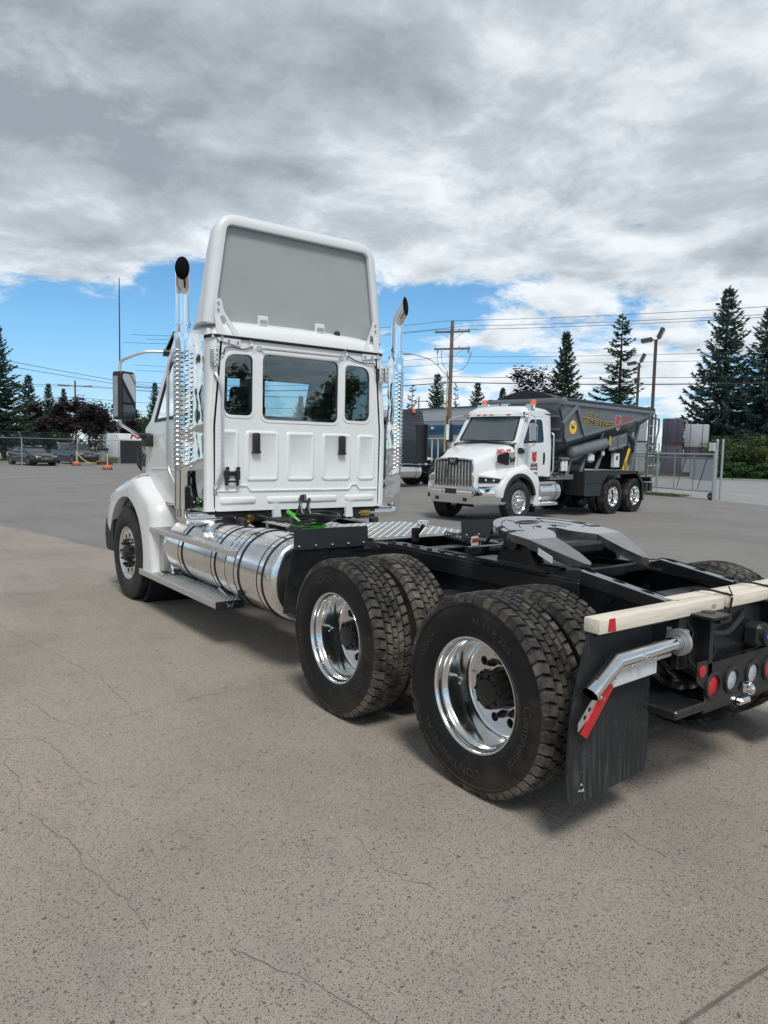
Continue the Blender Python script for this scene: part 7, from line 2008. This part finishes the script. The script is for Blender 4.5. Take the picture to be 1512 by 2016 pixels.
# air and wiring bundles clipped inside the frame
for s in (1, -1):
    for k in range(3):
        mb = MB(); mb.tube([(-0.6+0.35*i, s*(0.405-0.022*k), 0.90-0.03*k+0.012*sin(i*1.7+k)) for i in range(16)], 0.009, 6); mb.build('frame_line', 'black_hose', T1)
    for i in range(6):
        mb = MB(); mb.box(-0.3+0.7*i, -0.28+0.7*i, s*0.33, s*0.42, 0.82, 0.93, 0.004); mb.build('line_clip', 'galvanised', T1)
for (x, y) in ((0.02, 0.30), (0.02, -0.30), (1.34, 0.30)):
    mb = MB(); mb.tube(polyround([(x+0.2, y*1.8, 0.68), (x+0.1, y*1.3, 0.80), (x+0.02, y, 0.86), (x-0.2, y*0.6, 0.90)], 0.06), 0.011, 7); mb.build('brake_hose', 'black_hose', T1)
mb = MB(); rnd = random.Random(77)
for i in range(420):
    x, y = rnd.uniform(-2.3, 9), rnd.uniform(-1.2, 5.5)
    if rnd.random() < 0.35: x = rnd.uniform(-2.2, 2)
    r = rnd.uniform(0.002, 0.0065)*(1.4 if rnd.random() < 0.08 else 1)
    R = Matrix.Rotation(rnd.uniform(0, 6), 3, 'Z') @ Matrix.Rotation(rnd.uniform(0, 1), 3, 'X')
    vs = [R @ V3((p[0]*r*rnd.uniform(0.7, 1.4), p[1]*r*rnd.uniform(0.7, 1.4), p[2]*r*0.7)) for p in ((1, 0, 0), (-1, 0, 0), (0, 1, 0), (0, -1, 0), (0, 0, 1), (0, 0, -1))]
    mb.add([v+V3((x, y, 0.004+r*0.35)) for v in vs], [(0, 2, 4), (2, 1, 4), (1, 3, 4), (3, 0, 4), (2, 0, 5), (1, 2, 5), (3, 1, 5), (0, 3, 5)])
o = mb.build('loose_grit', 'kerb_grey', recalc=False); o['kind'] = 'stuff'

# ================================================================== THE GRAVEL TRUCK (own frame: front axle over its base, front towards local +x)
T2 = thing('gravel_truck', 'white day-cab truck carrying a grey stone slinger hopper body', 'truck', (11.217, -9.647, 0), 1.714)
O2 = -1.64
chassis(T2, -7.2, 1.0, (-6.18, -4.81), ztop=1.02)
for x in (-4.81, -6.18):
    for s in (1, -1):
        wheel(T2, 'dual_outer', x, s*1.075, spin=x, chrome=True)
        wheel(T2, 'dual_inner', x, s*0.737, spin=0.4)
for s in (1, -1): wheel(T2, 'steer', 0.0, s*1.075, spin=0.5, chrome=True)
mb = MB(); mb.beam((0, -0.95, 0.5), (0, 0.95, 0.5), 0.11, 0.12, 0.02); mb.build('front_axle', 'black_paint', T2)
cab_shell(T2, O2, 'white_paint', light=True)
mb = MB(); mb.prism(roundpoly([(-0.955, 1.14), (0.955, 1.14), (0.965, 1.95), (0.915, 2.80), (-0.915, 2.80), (-0.965, 1.95)], 0.05), lambda u, v, w_: (O2-w_, u, v), -0.035, 0.0, [rrect(-0.4, 0.45, 2.02, 2.6, 0.08)]); rw2 = mb.build('rear_wall', 'white_paint', T2)
mb = MB(); mb.prism(rrect(-0.41, 0.46, 2.01, 2.61, 0.08), lambda u, v, w_: (O2-w_, u, v), -0.02, -0.015); mb.build('rear_window', 'cab_glass', rw2)
for s in (-1, 1):
    mb = MB(); rings = []
    for z in (1.14, 1.95, 2.6, 2.80):
        y = sy(z); rings.append([(O2+px, s*(y+py), z) for px, py in [(0.0, -0.105), (0.0, -0.03), (0.022, -0.012), (0.045, -0.002), (0.13, 0.0), (0.13, -0.03), (0.03, -0.105)]])
    mb.loft(rings); mb.build('corner_post', 'white_paint', T2, angle=28)
hood_and_fenders(T2, O2, 0.0, 'white_paint')
bumper(T2, 0.0, 'chrome')
for s in (1, -1):
    L = mirror(T2, O2, s)
    mb = MB(); mb.prism(roundpoly([(-0.092, -0.20), (0.092, -0.20), (0.092, 0.235), (-0.092, 0.235)], 0.035), lambda u, v, w_, L=L: L(w_, -u, v), 0.071, 0.082, ch=0.008); mb.build('mirror_cover', 'chrome', T2)
    mb = MB(); mb.tube(polyround([(O2+0.06, s*1.06, 2.30), (O2+0.06, s*1.13, 2.25), (O2+0.06, s*1.15, 1.30), (O2+0.06, s*1.08, 1.20)], 0.08), 0.018, 10); mb.build('grab_handle', 'brushed_alloy', T2)
    # black flare over the front arch
    mb = MB(); rings = []
    for a in range(0, 172, 8):
        c_, s_ = cos(radians(a)), sin(radians(a)); z0 = R_T+0.02
        rings.append([(0.605*c_, s*1.16, z0+0.605*s_), (0.70*c_, s*1.17, z0+0.70*s_), (0.70*c_, s*1.245, z0+0.70*s_), (0.66*c_, s*1.262, z0+0.66*s_), (0.605*c_, s*1.25, z0+0.605*s_)])
    mb.loft(rings); mb.build('arch_flare', 'black_plastic', T2, angle=40)
    mb = MB(); mb.box(-0.72, -0.70, s*0.8, s*1.22, 0.22, 0.62); mb.build('front_mud_flap', 'flap_rubber', T2)
mb = MB(); rings = []
for k in range(9):
    u = -0.98+1.96*k/8; b = 0.11*(1-(u/0.98)**2)
    rings.append([(O2+1.10+b, u, 2.80), (O2+1.16+b, u, 2.76), (O2+1.17+b, u, 2.69), (O2+1.08+b, u, 2.69), (O2+0.96+b, u, 2.82)])
mb.loft(rings); mb.build('roof_brow', 'white_paint', T2)
for u in (-0.86, -0.46, -0.24, -0.02, 0.50):
    b = 0.11*(1-(u/0.98)**2)
    mb = MB(); mb.obox((O2+1.165+b, u, 2.735), (0.03, 0.12, 0.035), None, 0.012, 2); mb.build('clearance_lamp', 'amber_lens', T2)
for (x, y) in ((O2+0.62, -0.78), (O2+0.62, 0.82)):
    mb = MB(); mb.lathe([(0.085, 0), (0.085, 0.03), (0.05, 0.04)], (x, y, 2.965), (0, 0, 1), 16); mb.cyl((x, y, 2.94), (x, y, 2.97), 0.04, 10); bc = mb.build('beacon', 'black_plastic', T2)
    mb = MB(); mb.lathe([(0.078, 0.03), (0.078, 0.16), (0.070, 0.175), (0.001, 0.178)], (x, y, 2.965), (0, 0, 1), 18); mb.build('beacon_lens', 'amber_lens', bc)
for (y, m_) in ((-0.55, 'chrome'), (0.12, 'chrome'), (0.9, 'chrome')):
    mb = MB(); mb.obox((O2+0.86, y, 2.97 if y < 0.5 else 2.94), (0.16, 0.22, 0.14), None, 0.02); wl = mb.build('work_lamp', m_, T2)
    mb = MB(); mb.prism(rrect(y-0.085, y+0.085, 2.925 if y < 0.5 else 2.89, 3.015 if y < 0.5 else 2.99, 0.02), lambda u, v, w_: (O2+0.941+w_, u, v), 0, 0.004); mb.build('lamp_face', 'clear_lens', wl)
mb = MB(); mb.tube([(O2+0.8, -0.85, 2.98), (O2+0.8, -0.1, 2.99)], 0.05, 12); mb.build('air_horn', 'chrome', T2)
mb = MB(); mb.sphere((O2+1.18, 1.03, 2.66), 0.055, 12); mb.tube([(O2+1.18, 1.03, 2.66), (O2+1.1, 0.98, 2.74)], 0.012, 6); mb.build('blind_spot_mirror', 'chrome', T2)

# lettering and marks
def side(x, z, y=1.071): return lambda u, v, w_=0: (x-u, y+w_, z+v)
def cube_logo(fnm, sc, parent):
    """folded red ribbon hexagon with white M and Q strokes"""
    F = lambda du: (lambda u, v, w_: fnm(u*sc, v*sc, w_+du))
    ol = [(-0.52, 0.62), (-0.30, 0.78), (-0.05, 0.48), (0.35, 0.80), (0.50, 0.66), (0.50, -0.45), (0.0, -0.86), (-0.52, -0.46)]
    mb = MB(); mb.prism([(u*1.09, v*1.07) for u, v in ol][::-1], F(0), 0, 0.0006); mb.build('decal_edge', 'white_label', parent)
    mb = MB(); mb.prism(ol[::-1], F(0.0012), 0, 0.0006); mb.build('decal_body', 'red_print', parent)
    mb = MB(); mb.prism([(-0.40, 0.70), (-0.30, 0.78), (-0.05, 0.48), (-0.12, 0.40)][::-1], F(0.0024), 0, 0.0006); mb.prism([(-0.05, 0.48), (0.35, 0.80), (0.46, 0.70), (0.0, 0.34)][::-1], F(0.0024), 0, 0.0006); mb.prism([(0.10, 0.22), (0.34, 0.42), (0.36, -0.10), (0.16, -0.22)][::-1], F(0.0024), 0, 0.0006); mb.prism([(-0.52, -0.36), (0.0, -0.74), (0.0, -0.86), (-0.52, -0.46)], F(0.0024), 0, 0.0006); mb.build('decal_shade', 'dark_red_print', parent)
    mb = MB(); mb.prism([(0.19, 0.20), (0.25, 0.25), (0.25, -0.08), (0.19, -0.12)][::-1], F(0.0036), 0, 0.0006); mb.prism([(-0.44, -0.46), (-0.10, -0.70), (-0.10, -0.76), (-0.44, -0.53)], F(0.0036), 0, 0.0006); mb.build('decal_light', 'white_label', parent)
    return parent
def fit(s, size, width):
    vs, _ = text_geo(s, size); return width/(max(v[0] for v in vs)-min(v[0] for v in vs))
def textobj(name, s, size, fn, m, parent, sx=1.0, bold=0.0):
    mb = MB(); text_mb(mb, s, size, fn, sx, bold); return mb.build(name, m, parent, recalc=False)
lg = bpy.data.objects.new('door_decal', None); COL.objects.link(lg); lg.parent = T2
cube_logo(lambda u, v, w_: (-0.80-u, 1.0685+w_, 1.655+v), 0.195, lg)
textobj('lettering', 'GRAVEL', 0.125, side(-0.80, 1.435), 'black_print', lg, 0.72, 0.006)
textobj('lettering', '###.###.####', 0.0, side(-0.80, 1.435), 'black_print', lg) if False else None
mb = MB()
for (u0, u1) in ((-0.165, -0.06), (-0.045, 0.05), (0.065, 0.165)): mb.prism([(u0, -0.028), (u1, -0.028), (u1+0.012, 0.028), (u0+0.012, 0.028)], lambda u, v, w_: (-0.80-u, 1.0685+w_, 1.343+v), 0, 0.0006)
mb.build('number_strip', 'dark_red_print', lg)
textobj('lettering', 'GVW 74,700KG', 0.058, side(-0.82, 1.235), 'black_print', lg, 0.78, 0.002)
textobj('lettering', 'TARE 17,800KG', 0.058, side(-0.82, 1.175), 'black_print', lg, 0.74, 0.002)
mb = MB(); mb.prism(circle2(0, 0, 0.055, 20)[::-1], lambda u, v, w_: (-0.40-u, 1.0685+w_, 1.27+v), 0, 0.0006); mb.build('round_sticker', 'fascia_grey', lg)
textobj('unit_number', 'MO-17', 0.165, lambda u, v, w_=0: (0.33-u, 1.022-max(0, (0.33-u)-0.08)*0.306-max(0, v+0.06)*0.30+w_+0.006, 1.77+v), 'red_print', T2, 0.85, 0.007)

# hopper body
Y0 = 1.22
def zl(x): return 2.06+(-1.95-x)*0.184
def zb(x): return min(1.35+max(0, (-2.4-x))*0.26, 2.62)
for s in (1, -1):
    mb = MB(); mb.prism([(-1.72, 3.06), (-7.12, 3.06), (-7.05, zl(-7.05)), (-1.98, zl(-1.98))], lambda u, v, w_, s=s: (u, s*(Y0+w_), v), -0.02, 0.0); sp = mb.build('hopper_side', 'hopper_grey', T2)
    mb = MB(); st = [-2.02, -3.4, -5.0, -6.95]
    mb.loft([[(x, s*Y0, zl(x)), (x, s*0.36, zb(x)), (x, s*0.33, zb(x)), (x, s*(Y0-0.03), zl(x))] for x in st]); mb.build('hopper_slope', 'hopper_grey', T2, angle=10)
    mb = MB(); mb.box(-1.70, -7.15, s*(Y0-0.06), s*(Y0+0.05), 3.06, 3.15, 0.01); mb.build('top_rail', 'hopper_trim', T2)
    mb = MB(); mb.box(-1.74, -7.25, s*(Y0-0.14), s*(Y0-0.01), 3.155, 3.25, 0.015); mb.build('tarp_rail', 'black_paint', T2)
    mb = MB(); mb.beam((-2.02, s*(Y0+0.012), zl(-2.02)+0.03), (-7.0, s*(Y0+0.012), zl(-7.0)+0.03), 0.03, 0.07, 0.006); mb.build('lower_rail', 'hopper_trim', T2)
    for (a, c) in (((-1.80, 2.55), (-2.46, 3.04)), ((-2.46, 3.04), (-2.92, 2.26))):
        mb = MB(); mb.beam((a[0], s*(Y0+0.035), a[1]), (c[0], s*(Y0+0.035), c[1]), 0.07, 0.10, 0.006); mb.build('side_brace', 'hopper_trim', T2)
mb = MB(); mb.prism([(-1.2, 3.06), (1.2, 3.06), (1.2, 2.06), (0.36, 1.30), (-0.36, 1.30), (-1.2, 2.06)], lambda u, v, w_: (-1.74-(3.06-v)*0.24+w_, u, v), -0.02, 0.0); fw = mb.build('hopper_front', 'hopper_grey', T2)
for z in (2.75, 2.40, 2.10):
    mb = MB(); mb.beam((-1.74-(3.06-z)*0.24+0.02, -1.15, z), (-1.74-(3.06-z)*0.24+0.02, 1.15, z), 0.05, 0.06, 0.006); mb.build('front_rib', 'hopper_trim', T2)
mb = MB(); mb.box(-7.12, -7.16, -1.2, 1.2, 2.95, 3.15); mb.prism([(-1.2, 3.0), (1.2, 3.0), (0.4, 2.45), (-0.4, 2.45)], lambda u, v, w_: (-7.08-w_, u, v), 0, 0.03); mb.build('hopper_rear', 'hopper_grey', T2)
mb = MB(); mb.cyl((-1.80, -1.34, 3.14), (-1.80, 1.24, 3.14), 0.10, 20); tr_ = mb.build('tarp_housing', 'hopper_grey', T2)
mb = MB(); mb.lathe([(0.10, 0), (0.115, 0.01), (0.115, 0.05), (0.08, 0.065), (0.03, 0.07), (0.001, 0.07)], (-1.80, 1.24, 3.14), (0, 1, 0), 22); mb.build('housing_cap', 'hopper_trim', tr_)
mb = MB(); rings = []
for k in range(7):
    x = -1.86-0.42*k; hh = 0.30*(1-(k/6)**1.6)+0.02
    rings.append([(x, -1.12+2.24*j/14, 3.15+hh*(1-((j-7)/7)**2)) for j in range(15)])
mb.loft(rings, closed=False, caps=False)
mb.add([rings[0][j] for j in range(15)]+[(-1.86, -1.12+2.24*j/14, 3.1) for j in range(15)], [(j, j+1, 15+j+1, 15+j) for j in range(14)])
mb.build('tarp', 'tarp', T2, angle=70)
hs = bpy.data.objects.new('side_decal', None); COL.objects.link(hs); hs.parent = T2
ang = -0.005
def hside(x, z, up=0.0): return lambda u, v, w_=0: (x-u, Y0+0.0015+w_+up, z+v+u*(-0.045))
k1 = fit('STONE SLINGER', 0.225, 1.74); k2 = fit('ULTRA 16', 0.125, 0.56)
textobj('lettering', 'STONE SLINGER', 0.225, hside(-3.67, 2.625), 'yellow_print', hs, k1, 0.024)
textobj('lettering', 'STONE SLINGER', 0.225, hside(-3.67, 2.625, 0.003), 'black_print', hs, k1, 0.012)
textobj('lettering', 'ULTRA 16', 0.125, hside(-3.36, 2.835), 'yellow_print', hs, k2, 0.018)
textobj('lettering', 'ULTRA 16', 0.125, hside(-3.36, 2.835, 0.003), 'black_print', hs, k2, 0.007)
for z, w0 in ((2.86, 0.62), (2.775, 0.50)):
    mb = MB(); u = -0.31
    rnd = random.Random(int(z*100))
    while u < -0.31+w0:
        l = rnd.uniform(0.03, 0.055)
        if rnd.random() < 0.86: mb.prism([(u, -0.026), (u+l*0.75, -0.026), (u+l*0.75, 0.026), (u, 0.026)], lambda a_, b_, w_: (-5.42-a_, Y0+0.002+w_, z+b_), 0, 0.0006)
        u += l
    mb.build('small_print', 'red_print', hs)
cube_logo(lambda u, v, w_: (-4.84-u, Y0+0.004+w_, 2.70+v), 0.27, hs)
mb = MB(); mb.prism([(0.20*sin(2*pi*k/28), 0.205*cos(2*pi*k/28)) for k in range(28)], lambda u, v, w_: (-2.36-u, Y0+0.002+w_, 2.48+v), 0, 0.0006); mb.build('round_emblem', 'dark_red_print', hs)
mb = MB(); mb.prism([(0.185*sin(2*pi*k/28), 0.19*cos(2*pi*k/28)) for k in range(28)], lambda u, v, w_: (-2.36-u, Y0+0.004+w_, 2.48+v), 0, 0.0006); mb.build('emblem_face', 'yellow_print', hs)
mb = MB()
for (cu, cv, a, b_, rt) in ((0.03, 0.05, 0.075, 0.05, 0.6), (-0.05, 0.09, 0.045, 0.04, 0), (-0.02, -0.02, 0.05, 0.03, -0.5), (0.06, 0.0, 0.03, 0.06, 0.2)):
    mb.prism([(cu+a*cos(t_)*cos(rt)-b_*sin(t_)*sin(rt), cv+a*cos(t_)*sin(rt)+b_*sin(t_)*cos(rt)) for t_ in [2*pi*k/14 for k in range(14)]], lambda u, v, w_: (-2.36+u, Y0+0.0055+w_, 2.48+v), 0, 0.0005)
mb.build('emblem_figure', 'black_print', hs)
mb = MB()
for (cu, cv, a, b_, rt) in ((0.0, 0.075, 0.035, 0.06, 0.3), (0.055, 0.105, 0.025, 0.05, -0.4)):
    mb.prism([(cu+a*cos(t_)*cos(rt)-b_*sin(t_)*sin(rt), cv+a*cos(t_)*sin(rt)+b_*sin(t_)*cos(rt)) for t_ in [2*pi*k/12 for k in range(12)]], lambda u, v, w_: (-2.36+u, Y0+0.0068+w_, 2.48+v), 0, 0.0005)
mb.build('emblem_wing', 'white_label', hs)

# conveyor, hydraulics, legs under the hopper
for s in (1, -1):
    for (a, c) in (((-2.55, 1.10), (-2.95, 2.0)), ((-4.1, 1.20), (-4.75, 2.15)), ((-3.25, 1.1), (-3.6, 1.75)), ((-6.3, 1.25), (-6.75, 2.75))):
        mb = MB(); mb.beam((a[0], s*0.95, a[1]), (c[0], s*0.92, c[1]), 0.07, 0.10, 0.008); mb.build('hopper_leg', 'hopper_trim', T2)
mb = MB(); mb.box(-1.75, -6.9, -0.44, 0.44, 1.02, 1.16, 0.01); mb.box(-1.75, -2.9, 0.60, 0.98, 1.04, 1.18, 0.01); mb.build('sub_frame', 'hopper_trim', T2)
mb = MB(); mb.loft([[(x, -0.40, z), (x, 0.40, z), (x, 0.40, z+0.16), (x, -0.40, z+0.16)] for x, z in ((-1.9, 1.16), (-4.0, 1.42), (-7.6, 2.55))]); mb.build('conveyor', 'black_paint', T2)
mb = MB(); mb.box(-6.9, -7.5, -0.5, 0.5, 1.75, 2.35, 0.04); mb.obox((-7.3, 0.0, 2.1), (0.5, 0.8, 0.9), Matrix.Rotation(0.3, 3, 'Y'), 0.05); mb.build('thrower_head', 'hopper_grey', T2)
mb = MB(); A = V3((-2.50, 1.02, 1.78)); B = V3((-4.48, 1.02, 2.10)); d_ = (B-A).normalized()
mb.lathe([(0.001, 0), (0.10, 0.01), (0.165, 0.05), (0.175, 0.10), (0.175, (B-A).length-0.06), (0.15, (B-A).length), (0.001, (B-A).length+0.005)], A, d_, 28); ht = mb.build('hydraulic_tank', 'hopper_trim', T2)
mb = MB(); mb.cyl(B+V3((0.25, 0, 0.12)), B+V3((0.12, 0, 0.40)), 0.06, 14); mb.build('filler_pipe', 'hopper_trim', ht)
for k, (x0, x1) in enumerate(((-4.52, -4.94), (-5.04, -5.48))):
    mb = MB(); mb.prism([(x0, 1.90+0.18*(-4.52-x0)), (x1, 1.90+0.18*(-4.52-x1)), (x1, 2.20+0.18*(-4.52-x1)), (x0, 2.20+0.18*(-4.52-x0))], lambda u, v, w_: (u, 1.12+w_, v), 0, 0.05); c_ = mb.build('oil_cooler', 'galvanised', T2)
    mb = MB()
    for j in range(12): x = x0+0.02-(j+0.5)*0.035*1.0; z = 1.91+0.18*(-4.52-x); mb.box(x-0.004, x-0.02, 1.17, 1.175, z+0.02, z+0.26)
    mb.build('cooler_fins', 'hopper_grey', c_)
mb = MB(); mb.beam((-4.48, 1.18, 2.215), (-5.52, 1.18, 2.40), 0.02, 0.04); mb.beam((-4.48, 1.18, 1.88), (-5.52, 1.18, 2.06), 0.02, 0.04)
for x in (-4.5, -4.97, -5.02, -5.5): mb.box(x-0.015, x+0.015, 1.17, 1.19, 1.88+0.18*(-4.52-x), 2.22+0.18*(-4.52-x))
mb.build('cooler_frame', 'hopper_trim', T2)
mb = MB(); mb.box(-4.47, -4.50, 1.17, 1.2, 2.02, 2.30, 0.005); mb.build('yellow_tab', 'yellow_print', T2)
for x in (-2.17, -2.33):
    mb = MB(); mb.lathe([(0.001, 0), (0.06, 0.005), (0.065, 0.03), (0.065, 0.26), (0.03, 0.29)], (x, 1.05, 1.28), (0, 0, 1), 18); mb.build('oil_filter', 'car_white', T2)
mb = MB(); mb.box(-2.05, -2.45, 0.98, 1.12, 1.57, 1.66, 0.02); mb.build('filter_head', 'hopper_grey', T2)
mb = MB(); mb.box(-4.97, -5.28, 0.98, 1.10, 1.38, 1.80, 0.01); cb = mb.build('control_box', 'car_white', T2)
mb = MB(); mb.box(-5.06, -5.16, 1.10, 1.106, 1.60, 1.72); mb.build('box_display', 'black_plastic', cb)
mb = MB(); mb.box(-5.17, -5.24, 1.10, 1.104, 1.70, 1.76); mb.build('box_sticker', 'yellow_print', cb)
mb = MB(); mb.box(-3.55, -3.85, 0.95, 1.1, 1.52, 1.78, 0.06); mb.build('expansion_tank', 'white_panel', T2)
mb = MB(); mb.box(-4.3, -4.42, 1.0, 1.08, 1.72, 1.86, 0.02); mb.build('expansion_tank', 'white_panel', T2)
mb = MB(); rnd = random.Random(9)
for k in range(9):
    x = -1.75-rnd.random()*0.2; z = 1.15+0.07*k
    mb = MB(); mb.tube(bez((x, 1.0-0.03*k, z), (x-0.3, 1.1, z+rnd.uniform(0.0, 0.4)), (-2.3-rnd.random()*0.3, 0.95, 1.55+rnd.random()*0.25), 10), 0.022, 7); mb.build('hydraulic_hose', 'black_hose', T2)
for k in range(9):
    x = -5.7-rnd.random()*0.5
    mb = MB(); mb.tube(bez((x, 0.9+0.03*rnd.random(), 2.25+0.2*rnd.random()), (x-0.5-rnd.random()*0.4, 1.0, 2.0+rnd.uniform(-0.3, 0.3)), (x-0.1, 0.85, 1.3+0.3*rnd.random()), 12), 0.024, 7); mb.build('hydraulic_hose', 'black_hose', T2)
mb = MB(); mb.tube(bez((-1.70, 1.15, 2.95), (-1.95, 1.28, 2.5), (-1.92, 1.2, 2.0), 10), 0.014, 6); mb.tube(bez((-1.98, 1.2, 2.3), (-1.85, 1.3, 1.95), (-2.15, 1.2, 2.0), 10), 0.016, 6)
mb.build('tarp_line', 'black_hose', T2)
mb = MB(); mb.box(-5.5, -6.3, -0.3, 0.75, 1.3, 2.0, 0.05); mb.build('engine_pack', 'black_paint', T2)
mb = MB(); mb.box(-3.1, -4.0, -0.3, 0.7, 1.2, 1.5, 0.05); mb.build('engine_pack', 'black_paint', T2)
mb = MB(); mb.beam((-5.75, 0.98, 1.28), (-6.1, 0.98, 1.95), 0.03, 0.09); mb.build('caution_arm', 'yellow_print', T2)
for k in range(8):
    mb = MB(); mb.lathe([(0.028+0.009*cos(2*pi*j/8), 0.009*sin(2*pi*j/8)) for j in range(8)], (-5.78-0.005*(k % 2), 1.05, 1.30+0.04*k), (0.6, 1, 0.2) if k % 2 else (1, -0.5, 0.2), 12, closed_prof=True); mb.build('chain_link', 'brass', T2)
# fenders over the tandem, tail
for s in (1, -1):
    ol = [(-3.0, 0.60), (-3.02, 0.60), (-3.02, 1.235), (-3.45, 1.255), (-6.15, 1.255), (-6.56, 0.90), (-6.60, 0.36), (-6.62, 0.36), (-6.585, 0.91), (-6.165, 1.275), (-3.45, 1.275), (-3.0, 1.255)]
    mb = MB(); mb.prism(ol, lambda u, v, w_, s=s: (u, s*(0.60+w_), v), 0, 0.66); fd = mb.build('tandem_fender', 'black_plastic', T2)
    mb = MB(); mb.prism([(-3.0, 1.255), (-3.0, 0.93), (-4.02, 0.93), (-4.30, 1.16), (-6.2, 1.20), (-6.165, 1.27)][::-1], lambda u, v, w_, s=s: (u, s*(1.262+w_), v), 0, 0.006); mb.prism([(-6.0, 1.262), (-6.17, 1.27), (-6.60, 0.90), (-6.63, 0.36), (-6.52, 0.36), (-6.47, 0.88), (-6.1, 1.19)], lambda u, v, w_, s=s: (u, s*(1.262+w_), v), 0, 0.006); mb.build('fender_lip', 'black_plastic', fd)
    mb = MB(); mb.prism(roundpoly([(-3.02, 0.58), (-3.90, 0.58), (-4.0, 0.92), (-3.02, 0.92)], 0.03), lambda u, v, w_, s=s: (u, s*(1.262+w_), v), 0, 0.006); mb.build('side_flap', 'flap_rubber', fd)
    mb = MB(); mb.box(-7.05, -7.2, s*0.75, s*1.25, 0.93, 1.07, 0.01); tb = mb.build('tail_bar', 'black_paint', T2)
    mb = MB(); mb.box(-7.2, -7.21, s*1.0, s*1.2, 0.97, 1.04); mb.box(-7.06, -7.18, s*1.25, s*1.256, 0.96, 1.05); mb.build('tail_lamp', 'red_lens', tb)
    for x in (-6.95, -7.25):
        mb = MB(); mb.box(x-0.1, x+0.1, s*0.95, s*1.2, 0.62, 0.90, 0.01); mb.build('rear_step', 'black_paint', tb)
ld = bpy.data.objects.new('ladder', None); COL.objects.link(ld); ld.parent = T2
for x in (-6.62, -7.04):
    mb = MB(); mb.box(x-0.025, x+0.025, 1.30, 1.35, 1.08, 3.05); mb.build('ladder_rail', 'hopper_trim', ld)
for k in range(6):
    mb = MB(); mb.box(-6.65, -7.01, 1.305, 1.345, 1.12+0.31*k, 1.145+0.31*k); mb.build('rung', 'brushed_alloy', ld)
mb = MB(); mb.tube(polyround([(-7.1, 1.25, 2.92), (-7.46, 1.25, 2.92), (-7.46, 1.25, 2.55), (-7.30, 1.25, 2.25), (-7.30, 1.25, 1.95), (-7.0, 1.25, 1.95)], 0.06), 0.03, 8); mb.tube([(-7.3, 1.1, 2.2), (-7.3, 0.2, 2.2)], 0.03, 8); mb.build('platform_rail', 'hopper_trim', T2)
ft = tank(T2, -2.05, -1.12, 0.86, 0.74, 0.285, straps=(-1.82,), dome=0.05)
mb = MB(); mb.box(-0.66, -1.05, 0.62, 1.12, 0.56, 0.98, 0.03); mb.build('exhaust_treatment_box', 'brushed_alloy', T2)
mb = MB(); mb.cyl((-1.0, 0.95, 0.68), (-1.2, 0.95, 0.68), 0.10, 16); mb.build('treatment_can', 'chrome', T2)
grip_step(T2, -1.75, -0.62, 0.98, 1.22, 0.46, 0.07, 'lower_step'); grip_step(T2, -1.75, -0.62, 0.96, 1.14, 1.0, 0.05, 'upper_step')
tank(T2, -2.1, -0.9, -0.86, 0.74, 0.285, straps=(-1.6,))

# ================================================================== THE DARK TRACTOR behind, parked alongside
T3 = thing('truck_tractor', 'dark tractor unit with an orange beacon, mostly hidden behind the white cab', 'truck', (25.02, -14.92, 0), 1.714)
O3 = -3.6
chassis(T3, -6.9, 1.0, (-6.18, -4.86), ztop=1.02)
for x in (-4.86, -6.18):
    for s in (1, -1):
        wheel(T3, 'dual_outer', x, s*1.075, spin=x, chrome=True); wheel(T3, 'dual_inner', x, s*0.737, spin=0.4)
for s in (1, -1): wheel(T3, 'steer', 0.0, s*1.075, spin=0.5)
mb = MB(); mb.prism(roundpoly([(-1.06, 1.12), (1.06, 1.12), (1.06, 2.7), (0.98, 3.1), (-0.98, 3.1), (-1.06, 2.7)], 0.08), lambda u, v, w_: (O3+w_, u, v), 0.0, 1.76, ch=0.02); mb.build('sleeper', 'truck_navy', T3)
mb = MB(); mb.loft([[(x, -0.95, 3.06), (x, 0.95, 3.06), (x, 0.82, z), (x, -0.82, z)] for x, z in ((O3-0.02, 3.62), (O3+0.3, 3.64), (O3+1.4, 3.6), (O3+2.7, 3.15))]); mb.build('roof_fairing', 'truck_navy', T3)
cab_shell(T3, O3+1.74, 'truck_navy'); hood_and_fenders(T3, O3+1.74, 0.0, 'truck_navy'); bumper(T3, 0.0, 'chrome')
for s in (1, -1):
    mirror(T3, O3+1.74, s)
    mb = MB(); mb.box(O3-0.02, O3+0.02, s*1.0, s*1.22, 1.2, 3.0, 0.01); mb.box(O3-0.20, O3+0.6, s*1.055, s*1.075, 1.2, 2.95, 0.008); mb.build('side_extender', 'black_plastic', T3)
    tank(T3, -3.35, -1.3, s*0.86, 0.74, 0.32, straps=(-2.95, -1.7))
mb = MB(); mb.lathe([(0.09, 0), (0.09, 0.04), (0.05, 0.05)], (O3+0.62, 0.86, 3.48), (0, 0, 1), 14); mb.cyl((O3+0.62, 0.86, 3.1), (O3+0.62, 0.86, 3.5), 0.03, 8); bc = mb.build('beacon', 'black_plastic', T3)
mb = MB(); mb.lathe([(0.085, 0.04), (0.085, 0.22), (0.001, 0.24)], (O3+0.62, 0.86, 3.48), (0, 0, 1), 16); mb.build('beacon_lens', 'amber_lens', bc)
fifth_wheel(T3, -5.3, 1.22, 0.10, 'black_paint')
mb = MB(); mb.box(-3.8, -4.0, 0.70, 0.90, 1.04, 1.14, 0.01); mb.build('gladhand_box', 'white_label', T3)
mb = MB(); mb.prism(rrect(-2.55, -3.6, -0.5, 0.5, 0.03) if False else [(-4.4, -0.5), (-3.7, -0.5), (-3.7, 0.5), (-4.4, 0.5)], XY(1.05), -0.006, 0); mb.build('deck_plate', 'deck_plate', T3)
